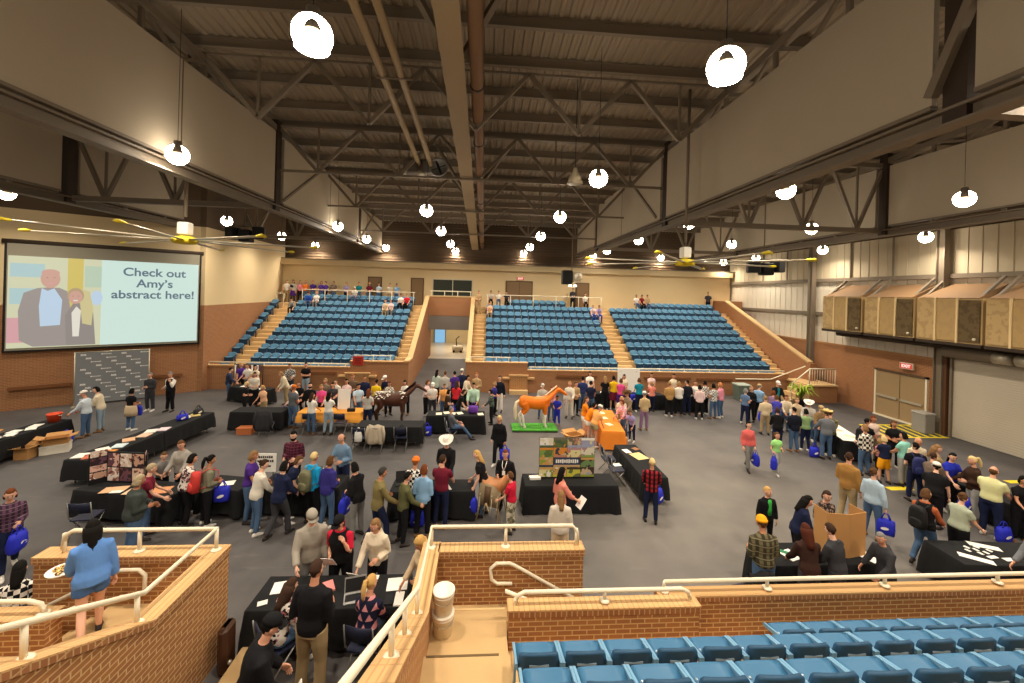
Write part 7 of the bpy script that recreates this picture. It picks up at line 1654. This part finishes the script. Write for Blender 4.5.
13.34|12.51|0|0.735|10|f|1|S.ff.0|bob:tan|tee:pink|pants:black||child in pink between the houndstooth top and orange shorts
13.01|12.07|0|0.882|10|f|1|S.rr.0|bob:paleblond|tee:navy|longshorts:amber||blond child in navy top and bright amber shorts
13.47|11.87|0|0.988|350|f|1.1|S.rr.0|bob:black|tee:aqua|pants:greylight||person in aqua shirt and light grey trousers, back turned
14.50|13.15|0|0.976|200|f|1|S.xf.0|pony:brown|tee:black|pants:black||person in black shirt facing out near yellow floor hatching
9.72|9.95|0|1.06|70|m|1|S.fd.0|short:darkbrown|jacket:camelbrown|pants:khaki||person in camel brown jacket and khaki trousers walking right
9.70|9.25|0|1|75|f|1|S.fd.0|bun:brown|shirt:paleblue|jeans:denim|toteR:person in pale blue shirt|person in pale blue shirt with low bun holding a blue bag
12.76|10.92|0|1|30|m|1|S.ff.0|short:black|tee:black|jeans:navy|backpack:navy|person in black carrying a navy backpack beside the aqua shirt
13.29|11.34|0|1.01|190|m|1|S.ff.0|short:bald|shirt:cream|jeans:khaki||bald person in cream behind the navy backpack
12.70|10.45|0|0.941|70|m|1|S.rr.5|short:darkbrown|shirt:greybrown|jeans:black||person in mottled grey brown beside a white cap
13.32|10.86|0|0.988|140|f|1|S.ff.0|longfull:lightbrown|shirt:tan|pants:khaki||person with long light brown waves in tan at right crowd
11.82|9.66|0|0.976|60|m|1.15|S.rd.20|short:black|tee:black|jeans:black|hat:cap:white|person in white cap and black shirt bending to the blue bags
13.18|10.40|0|0.976|190|f|1|S.rr.5|long:black|tee:royal|pants:black||dark haired person in royal blue facing out at right crowd
13.32|9.94|0|1|300|f|1|S.fr.0|pony:paleblond|jacket:darkbrown|jeans:greylight||blond ponytailed person in dark brown jacket and grey jeans
12.87|9.24|0|1.02|75|m|1.15|S.rr.5|short:balding|tee:paleyellow|jeans:navy||balding person in pale yellow shirt near the right edge
13.32|8.99|0|0.976|200|f|1|S.rr.5|bob:black|tee:black|pants:black||person in black at right edge behind the pale yellow shirt
9.88|8.24|0|0.988|75|f|1|W.fr.0|bob:brown|vest:black|jeans:denim|sleeves:rust,backpack:black|person in rust sleeves and black vest stepping to near right table
10.65|8.20|0|0.953|90|f|1.1|S.rr.5|bun:brown|tee:palegreengrey|pants:black||person in grey green shirt with hair up at near right table
6.69|8.89|0|0.835|180|m|1|S.dd.0|short:blond|jacket:black|jeans:black|inner:green|blond child in black hooded top with green print
5.32|7.11|0|1|5|m|1.1|S.ff.5|short:brown|shirt:oliveplaid|jeans:denim|hat:beanie:amber|person in amber knit hat and olive plaid shirt, back turned
6.88|8.22|0|0.953|110|f|1|S.rr.15|longfull:black|jacket:navy|jeans:black||long dark haired person in navy jacket across the bottom right table
7.65|8.40|0|0.953|185|f|1|S.ff.5|bob:darkbrown|shirt:darkpattern|pants:black||dark haired person facing out left of the cardboard board
6.07|6.93|0|0.965|10|f|1|S.rr.10|longfull:auburndark|jacket:brownleather|pants:charcoal||auburn haired person in dark brown jacket, back turned at bottom table
6.62|6.93|0|0.965|340|m|1|S.rr.10|short:darkbrown|jacket:charcoal|pants:charcoal||brown haired person in charcoal jacket before the cardboard board
7.65|7.00|0|0.882|270|m|1|S.rr.10|short:grey|jacket:charcoal|pants:charcoal||person in charcoal with a hand on right edge of cardboard board
10.61|6.78|0|1|270|m|1|S.rr.10|short:brown|shirt:slategrey|jeans:navy||person in slate grey cut by right edge, reaching over near table
"""
for i, row in enumerate(PEOPLE.strip().split('\n')):
    a = row.split('|')
    person(float(a[0]), float(a[1]), float(a[2]), float(a[3]), float(a[4]), a[5], float(a[6]), a[7], a[8], a[9], a[10], a[11], a[12], i)
bpy.context.view_layer.update()
dg = bpy.context.evaluated_depsgraph_get()
done = []
for o, mats, post in PEND:
    ev = o.evaluated_get(dg); me = ev.to_mesh()
    nv, nf = len(me.vertices), len(me.polygons)
    co = np.empty(nv * 3, 'f'); me.vertices.foreach_get('co', co); lt = np.empty(nf, 'i'); me.polygons.foreach_get('loop_total', lt)
    vi = np.empty(len(me.loops), 'i'); me.loops.foreach_get('vertex_index', vi); ev.to_mesh_clear()
    mi = np.zeros(nf, 'i')
    if post is not None:
        co = np.concatenate([co, np.array(post.v, 'f').ravel()]); lt = np.concatenate([lt, np.array([len(x) for x in post.f], 'i')])
        vi = np.concatenate([vi, np.array([k for x in post.f for k in x], 'i') + nv]); mi = np.concatenate([mi, np.array(post.m, 'i')])
    done.append((o, mats, co, lt, vi, mi))
for o, mats, co, lt, vi, mi in done:
    me = bpy.data.meshes.new(o.name.split('.')[0])
    me.vertices.add(len(co) // 3); me.vertices.foreach_set('co', co); me.loops.add(len(vi)); me.loops.foreach_set('vertex_index', vi)
    me.polygons.add(len(lt)); ls = np.concatenate([[0], np.cumsum(lt)[:-1]]).astype('i'); me.polygons.foreach_set('loop_start', ls); me.polygons.foreach_set('loop_total', lt)
    for m in mats: me.materials.append(m)
    me.polygons.foreach_set('material_index', mi); me.polygons.foreach_set('use_smooth', np.ones(len(lt), bool)); me.update(calc_edges=True); me.validate()
    old = o.data; o.modifiers.clear(); o.data = me; bpy.data.meshes.remove(old)

# food tray held on the near left stair
t = thing('food_tray', 'round tray of food held by the person in cornflower sweatshirt', 'tray', (-5.72, 5.93, 1.78))
m = MB(); m.lathe([(0.01, 0), (0.15, 0), (0.17, 0.02), (0.165, 0.025), (0.14, 0.008), (0.01, 0.008)], n=18); obj('plate', m, M_WHITE, t)
rnd = random.Random(6); m = MB()
for k in range(16):
    a, r = rnd.uniform(0, 2 * PI), rnd.uniform(0, 0.12); m.sphere((r * math.cos(a), r * math.sin(a), 0.025), (0.03, 0.025, 0.018), 7, 4)
q = obj('food', m, pattern_mat('snack', 'blot', 'd8b66a', '6a4a28', 'e8d8a0', 2.0), t); q['kind'] = 'stuff'

# ------------------------------------------------------------------ world, camera, view
w = bpy.data.worlds.new('world'); SC.world = w; w.use_nodes = True
bg = w.node_tree.nodes['Background']; bg.inputs['Color'].default_value = (1.0, 0.86, 0.66, 1); bg.inputs['Strength'].default_value = 0.07
cd = bpy.data.cameras.new('camera'); cam = bpy.data.objects.new('camera', cd); COL.objects.link(cam); SC.camera = cam
cd.sensor_width = 36.0; cd.lens = 400.0 / 1024 * 36; cd.shift_y = -(341.5 - 292.8) / 1024; cd.clip_start = 0.05; cd.clip_end = 200
ya = math.atan(27 / 400); ro = 0.028
right = Vector((math.cos(ya), -math.sin(ya), 0)); up = Vector((0, 0, 1)); fwd = Vector((math.sin(ya), math.cos(ya), 0))
cx = right * math.cos(ro) + up * math.sin(ro); cyv = -right * math.sin(ro) + up * math.cos(ro)
M = Matrix((cx, cyv, -fwd)).transposed().to_4x4(); M.translation = (0, 0, 5.8); cam.matrix_world = M
SC.view_settings.view_transform = 'Standard'; SC.view_settings.look = 'None'; SC.view_settings.gamma = 1.0; SC.view_settings.use_curve_mapping = False
SC.view_settings.exposure = 0.0
try:
    SC.cycles.use_denoising = True; SC.cycles.denoiser = 'OPENIMAGEDENOISE'
except Exception: pass
SC.cycles.max_bounces = 6; SC.cycles.diffuse_bounces = 4; SC.cycles.glossy_bounces = 2; SC.cycles.transmission_bounces = 2; SC.cycles.sample_clamp_indirect = 4.0
